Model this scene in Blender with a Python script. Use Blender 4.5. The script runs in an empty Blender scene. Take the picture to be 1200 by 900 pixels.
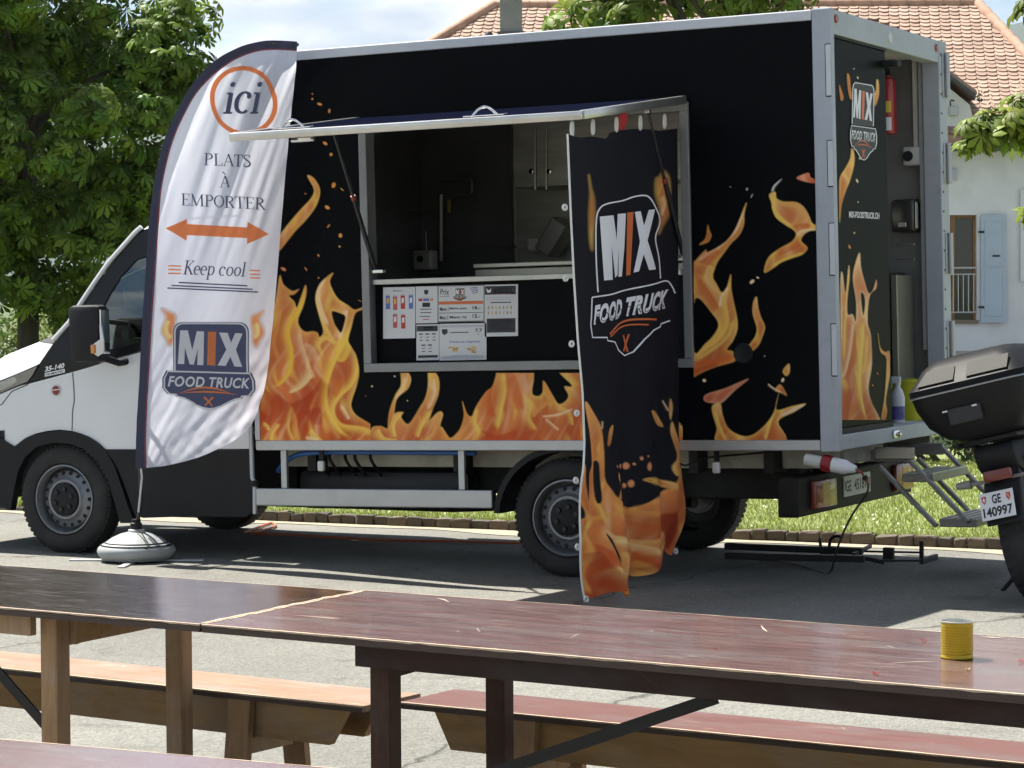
import bpy, bmesh, math, random
import numpy as np
from mathutils import Vector, Matrix
from mathutils.geometry import tessellate_polygon

random.seed(7); rng = np.random.default_rng(7)
SC = bpy.context.scene
COL = SC.collection

# ------------------------------------------------------------------ camera
F = 2992.7
YAW, PITCH, ROLL = -0.4604, 0.0240, 0.0238            # in the frame of the truck
RAKE = math.radians(-1.194)                            # the truck stands a little nose-down
def cam_axes(yaw, pitch, roll):
    cy, sy, cp, sp = math.cos(yaw), math.sin(yaw), math.cos(pitch), math.sin(pitch)
    f = np.array([sy*cp, cy*cp, -sp]); r = np.array([cy, -sy, 0.0]); d = np.cross(f, r)
    cr, sr = math.cos(roll), math.sin(roll)
    return np.array([cr*r+sr*d, -sr*r+cr*d, f])
MT = cam_axes(YAW, PITCH, ROLL)
CT = np.array([6.2616, -13.2306, 1.4777])
_c, _s = math.cos(RAKE), math.sin(RAKE)
ROT = np.array([[_c, 0, _s], [0, 1, 0], [-_s, 0, _c]])
MW = MT @ ROT.T
CW = ROT @ CT
cd = bpy.data.cameras.new('camera'); cam = bpy.data.objects.new('camera', cd); COL.objects.link(cam)
cd.sensor_width = 36.0; cd.lens = F/1200*36.0; cd.clip_start = 0.1; cd.clip_end = 20000
cam.matrix_world = Matrix(((MW[0][0], -MW[1][0], -MW[2][0], CW[0]), (MW[0][1], -MW[1][1], -MW[2][1], CW[1]),
                           (MW[0][2], -MW[1][2], -MW[2][2], CW[2]), (0, 0, 0, 1)))
SC.camera = cam

# ------------------------------------------------------------------ sky and sun
SUNV = Vector((-0.60, 0.161, 1.0)).normalized()       # towards the sun
sun_el = math.asin(SUNV.z); sun_rot = math.atan2(SUNV.x, SUNV.y)
wd = bpy.data.worlds.new('World'); SC.world = wd; wd.use_nodes = True
nt = wd.node_tree; nt.nodes.clear()
def wn(t, **k):
    n = nt.nodes.new(t)
    for a, b in k.items(): setattr(n, a, b)
    return n
sky = wn('ShaderNodeTexSky', sky_type='NISHITA', sun_disc=False, sun_elevation=sun_el, sun_rotation=sun_rot, altitude=400, air_density=1.0, dust_density=0.3, ozone_density=1.0)
geo = wn('ShaderNodeTexCoord')
mp = wn('ShaderNodeMapping'); mp.inputs['Scale'].default_value = (1.0, 1.0, 2.6); mp.inputs['Location'].default_value = (0.2, 0.1, 0.3)
nz = wn('ShaderNodeTexNoise'); nz.inputs['Scale'].default_value = 5.5; nz.inputs['Detail'].default_value = 9; nz.inputs['Roughness'].default_value = 0.55; nz.inputs['Distortion'].default_value = 0.3
rp = wn('ShaderNodeValToRGB'); rp.color_ramp.elements[0].position = 0.485; rp.color_ramp.elements[1].position = 0.58
nz2 = wn('ShaderNodeTexNoise'); nz2.inputs['Scale'].default_value = 16; nz2.inputs['Detail'].default_value = 6
cr2 = wn('ShaderNodeValToRGB'); cr2.color_ramp.elements[0].color = (5.2, 5.8, 6.6, 1); cr2.color_ramp.elements[1].color = (10.0, 10.1, 10.3, 1)
cr2.color_ramp.elements[0].position = 0.35; cr2.color_ramp.elements[1].position = 0.62
mx = wn('ShaderNodeMixRGB'); bg = wn('ShaderNodeBackground'); bg.inputs['Strength'].default_value = 0.05
out = wn('ShaderNodeOutputWorld')
L = nt.links.new
L(geo.outputs['Generated'], mp.inputs['Vector']); L(mp.outputs[0], nz.inputs['Vector']); L(mp.outputs[0], nz2.inputs['Vector'])
L(nz.outputs['Fac'], rp.inputs['Fac']); L(nz2.outputs['Fac'], cr2.inputs['Fac'])
L(rp.outputs['Color'], mx.inputs['Fac']); L(sky.outputs[0], mx.inputs['Color1']); L(cr2.outputs[0], mx.inputs['Color2'])
L(mx.outputs[0], bg.inputs['Color']); L(bg.outputs[0], out.inputs['Surface'])
sd = bpy.data.lights.new('sun', 'SUN'); sun = bpy.data.objects.new('sun', sd); COL.objects.link(sun)
sd.energy = 5.0; sd.angle = math.radians(0.53); sd.color = (1.0, 0.95, 0.86)
sun.rotation_euler = SUNV.to_track_quat('Z', 'Y').to_euler(); sun.location = (0, 0, 30)
SC.view_settings.view_transform = 'Standard'; SC.view_settings.look = 'None'
SC.view_settings.gamma = 1.0; SC.view_settings.use_curve_mapping = False
SC.view_settings.exposure = 1.28
SC.cycles.use_denoising = True
SC.cycles.use_adaptive_sampling = True; SC.cycles.adaptive_threshold = 0.025; SC.cycles.adaptive_min_samples = 16
SC.cycles.max_bounces = 6; SC.cycles.diffuse_bounces = 3; SC.cycles.glossy_bounces = 3; SC.cycles.volume_bounces = 0; SC.cycles.transparent_max_bounces = 12; SC.cycles.transmission_bounces = 6
SC.cycles.sample_clamp_indirect = 6.0; SC.cycles.caustics_reflective = False; SC.cycles.caustics_refractive = False

# ------------------------------------------------------------------ picture point -> place, on a known plane
def _ray(M, px, py): return ((px-600.0)/F)*M[0] + ((py-450.0)/F)*M[1] + M[2]
def TY(px, py, y=0.0):                                  # truck frame, plane y
    d = _ray(MT, px, py); return CT + (y-CT[1])/d[1]*d
def TX(px, py, x):                                      # truck frame, plane x
    d = _ray(MT, px, py); return CT + (x-CT[0])/d[0]*d
def TZ(px, py, z):
    d = _ray(MT, px, py); return CT + (z-CT[2])/d[2]*d
def WZ(px, py, z=0.0):                                  # world frame, height z
    d = _ray(MW, px, py); return CW + (z-CW[2])/d[2]*d
def WY(px, py, y=0.0):
    d = _ray(MW, px, py); return CW + (y-CW[1])/d[1]*d
def WX(px, py, x=0.0):
    d = _ray(MW, px, py); return CW + (x-CW[0])/d[0]*d
ER = np.array([MW[0][0], MW[0][1], 0.0]); ER /= np.linalg.norm(ER)   # to the right, level
EF = np.array([-ER[1], ER[0], 0.0])                                  # away, level
def WD(px, py, dist):                                   # point at a level distance
    d = _ray(MW, px, py); return CW + dist/np.dot(d, EF)*d
def XZ(p): return (p[0], p[2])
def YZ(p): return (p[1], p[2])

# ------------------------------------------------------------------ materials
def lin(c):
    if isinstance(c, str): c = tuple(int(c[i:i+2], 16)/255 for i in (0, 2, 4))
    return tuple(x/12.92 if x <= 0.04045 else ((x+0.055)/1.055)**2.4 for x in c)
MATS = {}
def mat(name, col, rough=0.5, metal=0.0, var=0.0, vscale=8.0, bump=0.0, bscale=60.0, stretch=None, coat=0.0, spec=0.5, dirt=None, dscale=3.0, damt=0.4, rvar=0.0, detail=6.0, coords='Object', aniso=0.0, trans=0.0):
    if name in MATS: return MATS[name]
    m = bpy.data.materials.new(name); MATS[name] = m; m.use_nodes = True
    n = m.node_tree.nodes; l = m.node_tree.links.new
    b = n['Principled BSDF']
    b.inputs['Base Color'].default_value = (*col, 1); b.inputs['Roughness'].default_value = rough
    b.inputs['Metallic'].default_value = metal; b.inputs['Coat Weight'].default_value = coat; b.inputs['Coat Roughness'].default_value = 0.06
    b.inputs['Specular IOR Level'].default_value = spec
    tc = n.new('ShaderNodeTexCoord'); mpn = n.new('ShaderNodeMapping'); l(tc.outputs[coords], mpn.inputs['Vector'])
    if stretch: mpn.inputs['Scale'].default_value = stretch
    last = None
    if var > 0:
        t = n.new('ShaderNodeTexNoise'); t.inputs['Scale'].default_value = vscale; t.inputs['Detail'].default_value = detail; t.inputs['Roughness'].default_value = 0.6
        l(mpn.outputs[0], t.inputs['Vector'])
        r = n.new('ShaderNodeValToRGB'); r.color_ramp.elements[0].position = 0.3; r.color_ramp.elements[1].position = 0.72
        r.color_ramp.elements[0].color = tuple(max(0, c*(1-var)) for c in col)+(1,)
        r.color_ramp.elements[1].color = tuple(min(1, c*(1+var)) for c in col)+(1,)
        l(t.outputs['Fac'], r.inputs['Fac']); last = r.outputs['Color']
        if rvar:
            q = n.new('ShaderNodeMapRange'); q.inputs['To Min'].default_value = max(0, rough-rvar); q.inputs['To Max'].default_value = min(1, rough+rvar)
            l(t.outputs['Fac'], q.inputs['Value']); l(q.outputs[0], b.inputs['Roughness'])
    if dirt is not None:
        t = n.new('ShaderNodeTexNoise'); t.inputs['Scale'].default_value = dscale; t.inputs['Detail'].default_value = 8; t.inputs['Roughness'].default_value = 0.7
        l(mpn.outputs[0], t.inputs['Vector'])
        r = n.new('ShaderNodeValToRGB'); r.color_ramp.elements[0].position = 0.5; r.color_ramp.elements[1].position = 0.75
        r.color_ramp.elements[1].color = (damt, damt, damt, 1)
        l(t.outputs['Fac'], r.inputs['Fac'])
        x = n.new('ShaderNodeMixRGB'); x.inputs['Color1'].default_value = (*col, 1); x.inputs['Color2'].default_value = (*dirt, 1)
        if last is not None: l(last, x.inputs['Color1'])
        l(r.outputs['Color'], x.inputs['Fac']); last = x.outputs[0]
    if last is not None: l(last, b.inputs['Base Color'])
    if bump > 0:
        t = n.new('ShaderNodeTexNoise'); t.inputs['Scale'].default_value = bscale; t.inputs['Detail'].default_value = 5
        l(mpn.outputs[0], t.inputs['Vector'])
        k = n.new('ShaderNodeBump'); k.inputs['Strength'].default_value = bump; k.inputs['Distance'].default_value = 0.01
        l(t.outputs['Fac'], k.inputs['Height']); l(k.outputs[0], b.inputs['Normal'])
    if trans > 0:
        tr = n.new('ShaderNodeBsdfTranslucent'); ms = n.new('ShaderNodeMixShader'); ms.inputs['Fac'].default_value = trans
        if last is not None: l(last, tr.inputs['Color'])
        else: tr.inputs['Color'].default_value = (*col, 1)
        l(b.outputs[0], ms.inputs[1]); l(tr.outputs[0], ms.inputs[2]); l(ms.outputs[0], n['Material Output'].inputs['Surface'])
    return m
def attr_mat(name, rough=0.4, coat=0.0, trans=0.0, spec=0.5, bump=0.0, bscale=30):
    if name in MATS: return MATS[name]
    m = mat(name, (0.5, 0.5, 0.5), rough, coat=coat, spec=spec, bump=bump, bscale=bscale)
    n = m.node_tree.nodes; l = m.node_tree.links.new
    a = n.new('ShaderNodeAttribute'); a.attribute_name = 'print'
    b = n['Principled BSDF']; l(a.outputs['Color'], b.inputs['Base Color'])
    if trans > 0:
        tr = n.new('ShaderNodeBsdfTranslucent'); ms = n.new('ShaderNodeMixShader'); ms.inputs['Fac'].default_value = trans
        l(a.outputs['Color'], tr.inputs['Color']); l(b.outputs[0], ms.inputs[1]); l(tr.outputs[0], ms.inputs[2]); l(ms.outputs[0], n['Material Output'].inputs['Surface'])
    return m
def glass_mat(name, tint=(0.6, 0.68, 0.66), refl=0.1):
    if name in MATS: return MATS[name]
    m = bpy.data.materials.new(name); MATS[name] = m; m.use_nodes = True
    n = m.node_tree.nodes; l = m.node_tree.links.new; n.remove(n['Principled BSDF'])
    t = n.new('ShaderNodeBsdfTransparent'); t.inputs['Color'].default_value = (*tint, 1)
    g = n.new('ShaderNodeBsdfGlossy'); g.inputs['Roughness'].default_value = 0.02
    f = n.new('ShaderNodeFresnel'); f.inputs['IOR'].default_value = 1.5
    a = n.new('ShaderNodeMath'); a.operation = 'ADD'; a.inputs[1].default_value = refl
    x = n.new('ShaderNodeMixShader'); l(f.outputs[0], a.inputs[0]); l(a.outputs[0], x.inputs['Fac']); l(t.outputs[0], x.inputs[1]); l(g.outputs[0], x.inputs[2])
    l(x.outputs[0], n['Material Output'].inputs['Surface'])
    return m

# ------------------------------------------------------------------ mesh helpers
class B:
    """collects shapes of one part, linked as ONE mesh object"""
    def __init__(s): s.bm = bmesh.new()
    def _bev(s, vs, bev, seg=2):
        if bev > 0:
            es = list({e for v in vs for e in v.link_edges})
            bmesh.ops.bevel(s.bm, geom=es, offset=bev, segments=seg, affect='EDGES', profile=0.5, clamp_overlap=True)
    def box(s, x0, x1, y0, y1, z0, z1, bev=0.0, mtx=None, mi=0):
        c = [(x, y, z) for x in (x0, x1) for y in (y0, y1) for z in (z0, z1)]
        vs = [s.bm.verts.new(p) for p in c]
        fs = [s.bm.faces.new([vs[i] for i in f]) for f in ((0, 1, 3, 2), (4, 6, 7, 5), (0, 4, 5, 1), (2, 3, 7, 6), (0, 2, 6, 4), (1, 5, 7, 3))]
        for f in fs: f.material_index = mi
        if mtx is not None:
            for v in vs: v.co = mtx @ v.co
        s._bev(vs, bev); return s
    def beam(s, a, b, w, h, up=(0, 0, 1), bev=0.0):
        a = Vector(a); b = Vector(b); d = (b-a); ln = d.length; d.normalize()
        side = d.cross(Vector(up)).normalized(); u = side.cross(d).normalized()
        m = Matrix(((d.x, side.x, u.x, a.x), (d.y, side.y, u.y, a.y), (d.z, side.z, u.z, a.z), (0, 0, 0, 1)))
        return s.box(0, ln, -w/2, w/2, -h/2, h/2, bev, m)
    def prism(s, poly, fn0, fn1, bev=0.0):
        n = len(poly)
        a = [s.bm.verts.new(fn0(*p)) for p in poly]; b = [s.bm.verts.new(fn1(*p)) for p in poly]
        tris = tessellate_polygon([[Vector((p[0], p[1], 0)) for p in poly]])
        if bev > 0:
            s.bm.faces.new(a); s.bm.faces.new(list(reversed(b)))
        else:
            for t in tris:
                try: s.bm.faces.new([a[i] for i in t]); s.bm.faces.new([b[i] for i in reversed(t)])
                except ValueError: pass
        for i in range(n): s.bm.faces.new([a[i], b[i], b[(i+1) % n], a[(i+1) % n]])
        s._bev(a+b, bev); return s
    def tube(s, pts, r, n=8, caps=True, closed=False):
        pts = [Vector(p) for p in pts]; rs = r if isinstance(r, (list, tuple)) else [r]*len(pts)
        rings = []; m = len(pts); prev = None
        for i, p in enumerate(pts):
            if closed: t = (pts[(i+1) % m]-pts[i-1])
            else: t = pts[min(i+1, m-1)]-pts[max(i-1, 0)]
            t.normalize()
            if prev is None:
                u = t.cross(Vector((0, 0, 1)))
                if u.length < 1e-3: u = t.cross(Vector((1, 0, 0)))
            else: u = prev - t*prev.dot(t)
            u.normalize(); prev = u; w = t.cross(u)
            rings.append([s.bm.verts.new(p+(u*math.cos(2*math.pi*k/n)+w*math.sin(2*math.pi*k/n))*rs[i]) for k in range(n)])
        for i in range(m if closed else m-1):
            A, C = rings[i], rings[(i+1) % m]
            for k in range(n): s.bm.faces.new([A[k], A[(k+1) % n], C[(k+1) % n], C[k]])
        if caps and not closed:
            s.bm.faces.new(list(reversed(rings[0]))); s.bm.faces.new(rings[-1])
        return s
    def lathe(s, prof, origin=(0, 0, 0), axis='z', n=32, a0=0.0, a1=2*math.pi):
        o = Vector(origin); full = abs(a1-a0-2*math.pi) < 1e-6; cnt = n if full else n+1
        def pt(r, h, a):
            c, q = r*math.cos(a), r*math.sin(a)
            return o+Vector({'z': (c, q, h), 'y': (c, h, q), 'x': (h, c, q)}[axis])
        rings = []
        for r, h in prof:
            if r < 1e-6: rings.append([s.bm.verts.new(pt(0, h, 0))])
            else: rings.append([s.bm.verts.new(pt(r, h, a0+(a1-a0)*k/n)) for k in range(cnt)])
        for A, C in zip(rings, rings[1:]):
            for k in range(n):
                k2 = (k+1) % cnt
                f = [A[k], A[k2], C[k2], C[k]] if len(A) > 1 and len(C) > 1 else ([A[0], C[k2], C[k]] if len(A) == 1 else [A[k], A[k2], C[0]])
                if len(A) == 1 and len(C) == 1: continue
                s.bm.faces.new(f)
        return s
    def raw(s, verts, faces, mi=0):
        vs = [s.bm.verts.new(v) for v in verts]
        for f in faces:
            try: s.bm.faces.new([vs[i] for i in f]).material_index = mi
            except ValueError: pass
        return s
    def panel(s, poly, fn, step=0.08, holes=()):
        """outline in 2-D, cut on a grid, lifted by fn(u, v) -> point"""
        loops = [list(poly)]+[list(h) for h in holes]
        flat = [p for lp in loops for p in lp]
        tris = tessellate_polygon([[Vector((p[0], p[1], 0)) for p in lp] for lp in loops])
        b2 = bmesh.new(); vs = [b2.verts.new((p[0], p[1], 0)) for p in flat]
        for t in tris:
            try: b2.faces.new([vs[i] for i in t])
            except ValueError: pass
        if step:
            us = [p[0] for p in flat]; ws = [p[1] for p in flat]
            for ax, lo, hi in ((0, min(us), max(us)), (1, min(ws), max(ws))):
                k = math.floor(lo/step)+1
                while k*step < hi-1e-6:
                    no = (1, 0, 0) if ax == 0 else (0, 1, 0); co = (k*step, 0, 0) if ax == 0 else (0, k*step, 0)
                    bmesh.ops.bisect_plane(b2, geom=b2.verts[:]+b2.edges[:]+b2.faces[:], plane_co=co, plane_no=no)
                    k += 1
        b2.verts.index_update()
        vs = [s.bm.verts.new(fn(v.co.x, v.co.y)) for v in b2.verts]
        for f in b2.faces:
            try: s.bm.faces.new([vs[v.index] for v in f.verts])
            except ValueError: pass
        b2.free(); return s
    def solidify(s, t):
        bmesh.ops.recalc_face_normals(s.bm, faces=s.bm.faces[:])
        bmesh.ops.solidify(s.bm, geom=s.bm.faces[:], thickness=t); return s
    def done(s, name, m, parent=None, smooth=False, recalc=True, loc=None, rot=None):
        if recalc: bmesh.ops.recalc_face_normals(s.bm, faces=s.bm.faces[:])
        me = bpy.data.meshes.new(name); s.bm.to_mesh(me); s.bm.free()
        for q in (m if isinstance(m, (list, tuple)) else [m]): me.materials.append(q)
        if smooth:
            me.polygons.foreach_set('use_smooth', [True]*len(me.polygons))
            if smooth != 'all':
                try: me.set_sharp_from_angle(angle=math.radians(38))
                except Exception: pass
        return link(name, me, parent, loc, rot)
def link(name, me, parent=None, loc=None, rot=None):
    o = bpy.data.objects.new(name, me); COL.objects.link(o)
    if parent is not None: o.parent = parent
    if loc is not None: o.location = loc
    if rot is not None: o.rotation_euler = rot
    return o
def np_obj(name, verts, faces, m, parent=None, smooth=False, cols=None):
    """verts (n,3), faces (m,3) or (m,4) arrays"""
    me = bpy.data.meshes.new(name); verts = np.asarray(verts, np.float32); faces = np.asarray(faces, np.int32)
    me.vertices.add(len(verts)); me.vertices.foreach_set('co', verts.ravel())
    k = faces.shape[1]; me.loops.add(faces.size); me.loops.foreach_set('vertex_index', faces.ravel())
    me.polygons.add(len(faces)); me.polygons.foreach_set('loop_start', np.arange(0, faces.size, k, dtype=np.int32))
    if smooth: me.polygons.foreach_set('use_smooth', np.ones(len(faces), bool))
    if cols is not None:
        a = me.color_attributes.new('print', 'FLOAT_COLOR', 'POINT')
        c4 = np.ones((len(verts), 4), np.float32); c4[:, :3] = cols; a.data.foreach_set('color', c4.ravel())
    me.update(calc_edges=True); me.validate()
    for q in (m if isinstance(m, (list, tuple)) else [m]): me.materials.append(q)
    return link(name, me, parent)
def thing(name, label, cat, loc=(0, 0, 0), rot=(0, 0, 0), group=None):
    o = bpy.data.objects.new(name, None); COL.objects.link(o); o.location = loc; o.rotation_euler = rot; o.empty_display_size = 0.2
    return tag(o, label, cat, group)
def tag(o, label=None, cat=None, group=None, kind=None):
    if label: o['label'] = label
    if cat: o['category'] = cat
    if group: o['group'] = group
    if kind: o['kind'] = kind
    return o
def copy_tree(o, parent=None):
    c = o.copy(); COL.objects.link(c); c.parent = parent
    for ch in list(o.children): copy_tree(ch, c)
    return c
def spline(pts, k=8, closed=False):
    P = [np.array(p, float) for p in pts]; n = len(P); outp = []
    for i in range(n if closed else n-1):
        if closed: a, b, c, d = P[i-1], P[i], P[(i+1) % n], P[(i+2) % n]
        else: a, b, c, d = P[max(i-1, 0)], P[i], P[i+1], P[min(i+2, n-1)]
        for j in range(k):
            t = j/k
            outp.append(0.5*((2*b)+(c-a)*t+(2*a-5*b+4*c-d)*t*t+(3*b-a-3*c+d)*t**3))
    if not closed: outp.append(P[-1])
    return [tuple(q) for q in outp]

# ------------------------------------------------------------------ print: lettering, emblem, flames
def text_tris(body, bold=0.0, shear=0.0, space=1.0):
    cu = bpy.data.curves.new('t', 'FONT'); cu.body = body; cu.offset = bold; cu.shear = shear; cu.space_character = space; cu.resolution_u = 3
    ob = bpy.data.objects.new('t', cu); COL.objects.link(ob)
    dg = bpy.context.evaluated_depsgraph_get(); me = bpy.data.meshes.new_from_object(ob.evaluated_get(dg))
    v = np.array([(q.co.x, q.co.y) for q in me.vertices]); me.calc_loop_triangles(); f = [tuple(t.vertices) for t in me.loop_triangles]
    bpy.data.objects.remove(ob); bpy.data.curves.remove(cu); bpy.data.meshes.remove(me)
    return v, f
def ribbon(pts, w, closed=False):
    P = np.array(pts, float); n = len(P); ws = np.asarray(w, float)*np.ones(n)
    T = (np.roll(P, -1, 0)-np.roll(P, 1, 0)) if closed else np.gradient(P, axis=0)
    T /= np.linalg.norm(T, axis=1)[:, None]+1e-9; N = np.stack([-T[:, 1], T[:, 0]], 1)
    v = np.concatenate([P+N*ws[:, None]/2, P-N*ws[:, None]/2]); f = []
    for i in range(n if closed else n-1):
        j = (i+1) % n; f += [(i, j, n+j), (i, n+j, n+i)]
    return v, f
def poly_tris(poly, holes=()):
    loops = [list(poly)]+[list(h) for h in holes]
    t = tessellate_polygon([[Vector((p[0], p[1], 0)) for p in lp] for lp in loops])
    return np.array([p for lp in loops for p in lp], float), [tuple(x) for x in t]
class Decal:
    def __init__(s): s.items = []
    def add(s, col, vf, layer=1): s.items.append((col, np.asarray(vf[0], float), vf[1], layer)); return s
    def poly(s, col, pts, layer=1, holes=()): return s.add(col, poly_tris(pts, holes), layer)
    def line(s, col, pts, w, layer=1, closed=False): return s.add(col, ribbon(pts, w, closed), layer)
    def text(s, col, body, x, y, w, h, layer=1, bold=0.0, shear=0.0, space=1.0, fit=None):
        v, f = text_tris(body, bold, shear, space); lo, hi = v.min(0), v.max(0)
        u = (v-lo)/(hi-lo+1e-9)
        if fit is None: v2 = np.stack([x+u[:, 0]*w, y+(1-u[:, 1])*h], 1)
        else: v2 = np.array([fit(x+a*w, y+(1-b)*h) for a, b in u])
        return s.add(col, (v2, f), layer)
    def build(s, name, fn, parent, mats, step=0, lift=0.0006):
        """fn(px, py, off) -> point; one part, one material slot per ink"""
        b = B(); names = []
        for col, v, f, layer in s.items:
            if col not in names: names.append(col)
            mi = names.index(col); k = len(b.bm.faces)
            b2 = bmesh.new(); vs = [b2.verts.new((p[0], p[1], 0)) for p in v]
            for t in f:
                try: b2.faces.new([vs[i] for i in t])
                except ValueError: pass
            if step:
                for ax in (0, 1):
                    lo, hi = v[:, ax].min(), v[:, ax].max(); q = math.floor(lo/step)+1
                    while q*step < hi:
                        bmesh.ops.bisect_plane(b2, geom=b2.verts[:]+b2.edges[:]+b2.faces[:], plane_co=(q*step, 0, 0) if ax == 0 else (0, q*step, 0), plane_no=(1, 0, 0) if ax == 0 else (0, 1, 0)); q += 1
            b2.verts.index_update()
            nv = [b.bm.verts.new(fn(p.co.x, p.co.y, layer*lift)) for p in b2.verts]
            for t in b2.faces:
                try: b.bm.faces.new([nv[p.index] for p in t.verts]).material_index = mi
                except ValueError: pass
            b2.free()
        return b.done(name, [mats[c] for c in names], parent, recalc=False)
def bilin(TL, TR, BR, BL):
    TL, TR, BR, BL = (np.array(q, float) for q in (TL, TR, BR, BL))
    return lambda u, v: tuple((TL*(1-u)+TR*u)*(1-v)+(BL*(1-u)+BR*u)*v)
_M = [(287, 265), (337, 265), (364, 395), (395, 270), (441, 272), (433, 495), (393, 495), (400, 385), (372, 493), (345, 491), (318, 380), (312, 490), (270, 490)]
_I = [(465, 272), (519, 273), (512, 497), (458, 495)]
_X = [(538, 278), (595, 280), (617, 345), (645, 281), (695, 283), (650, 388), (692, 502), (640, 500), (613, 437), (582, 498), (527, 495), (585, 390)]
def emblem(d, qa, qb, wpx, fill=None, white='white', orange='orange', gap=None, dark='ink'):
    """the badge: a rounded panel with three letters over a banner that ends in a point"""
    A = lambda p: qa((p[0]-240)/495, (p[1]-210)/330)
    Bq = lambda u, v: qb(u, v)
    arc = lambda cx, cy, r, a0, a1, n=6: [(cx+r*math.cos(math.radians(a0+(a1-a0)*i/n)), cy+r*math.sin(math.radians(a0+(a1-a0)*i/n))) for i in range(n+1)]
    pan = [(240, 545)]+arc(300, 270, 60, 180, 270)+arc(675, 270, 60, 270, 360)+[(735, 545)]
    bar = [(0.04, 0.0), (0.96, 0.0), (1.0, 0.2), (1.0, 0.45), (0.945, 0.62), (0.87, 0.63), (0.855, 0.69), (0.79, 0.72), (0.72, 0.80), (0.64, 0.91), (0.57, 0.975), (0.5, 1.0), (0.43, 0.975), (0.36, 0.91), (0.28, 0.80), (0.21, 0.72), (0.145, 0.69), (0.13, 0.63), (0.055, 0.62), (0.0, 0.45), (0.0, 0.2)]
    if fill:
        d.poly(fill, [A(p) for p in pan], 1); d.poly(fill, [Bq(*p) for p in bar], 2)
    inset = lambda pts, cx, cy, k: [(cx+(x-cx)*k, cy+(y-cy)*k) for x, y in pts]
    d.line(white, [A(p) for p in inset(pan, 487, 400, 0.955 if fill else 1.0)], wpx, 3)
    d.line(white, [Bq(*p) for p in inset(bar, 0.5, 0.45, 0.955 if fill else 1.0)], wpx, 4, closed=True)
    for g, c in ((_M, white), (_I, orange), (_X, white)): d.poly(c, [A(p) for p in g], 3)
    v, f = text_tris('FOOD TRUCK', bold=0.028, shear=0.22, space=1.08); lo, hi = v.min(0), v.max(0); u = (v-lo)/(hi-lo)
    d.add(white, (np.array([Bq(0.06+0.885*a, 0.42-0.28*b) for a, b in u]), f), 4)
    if dark:                                               # the dark cut through the lower half of the letters
        v, f = text_tris('FOOD TRUCK', bold=-0.012, shear=0.22, space=1.08); lo, hi = v.min(0), v.max(0); u = (v-lo)/(hi-lo)
        d.add(dark, (np.array([Bq(0.085+0.85*a, 0.405-0.115*b) for a, b in u]), f), 5)
    for k, (y0, yc) in enumerate(((0.60, 0.42), (0.585, 0.53))):
        pts = [(0.17+0.60*t+0.03*k, y0-(y0-yc)*math.sin(math.pi*t)**0.9) for t in np.linspace(0, 1, 13)]
        ws = [wpx*1.3*max(0.12, math.sin(math.pi*t)) for t in np.linspace(0, 1, 13)]
        d.line(orange, [Bq(*p) for p in pts], ws, 4+k)
    d.line(orange, [Bq(0.445, 0.665), Bq(0.535, 0.90)], [wpx*1.3, wpx*0.8], 4); d.line(orange, [Bq(0.54, 0.665), Bq(0.45, 0.90)], [wpx*1.5, wpx*0.8], 5)
    return d

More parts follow.
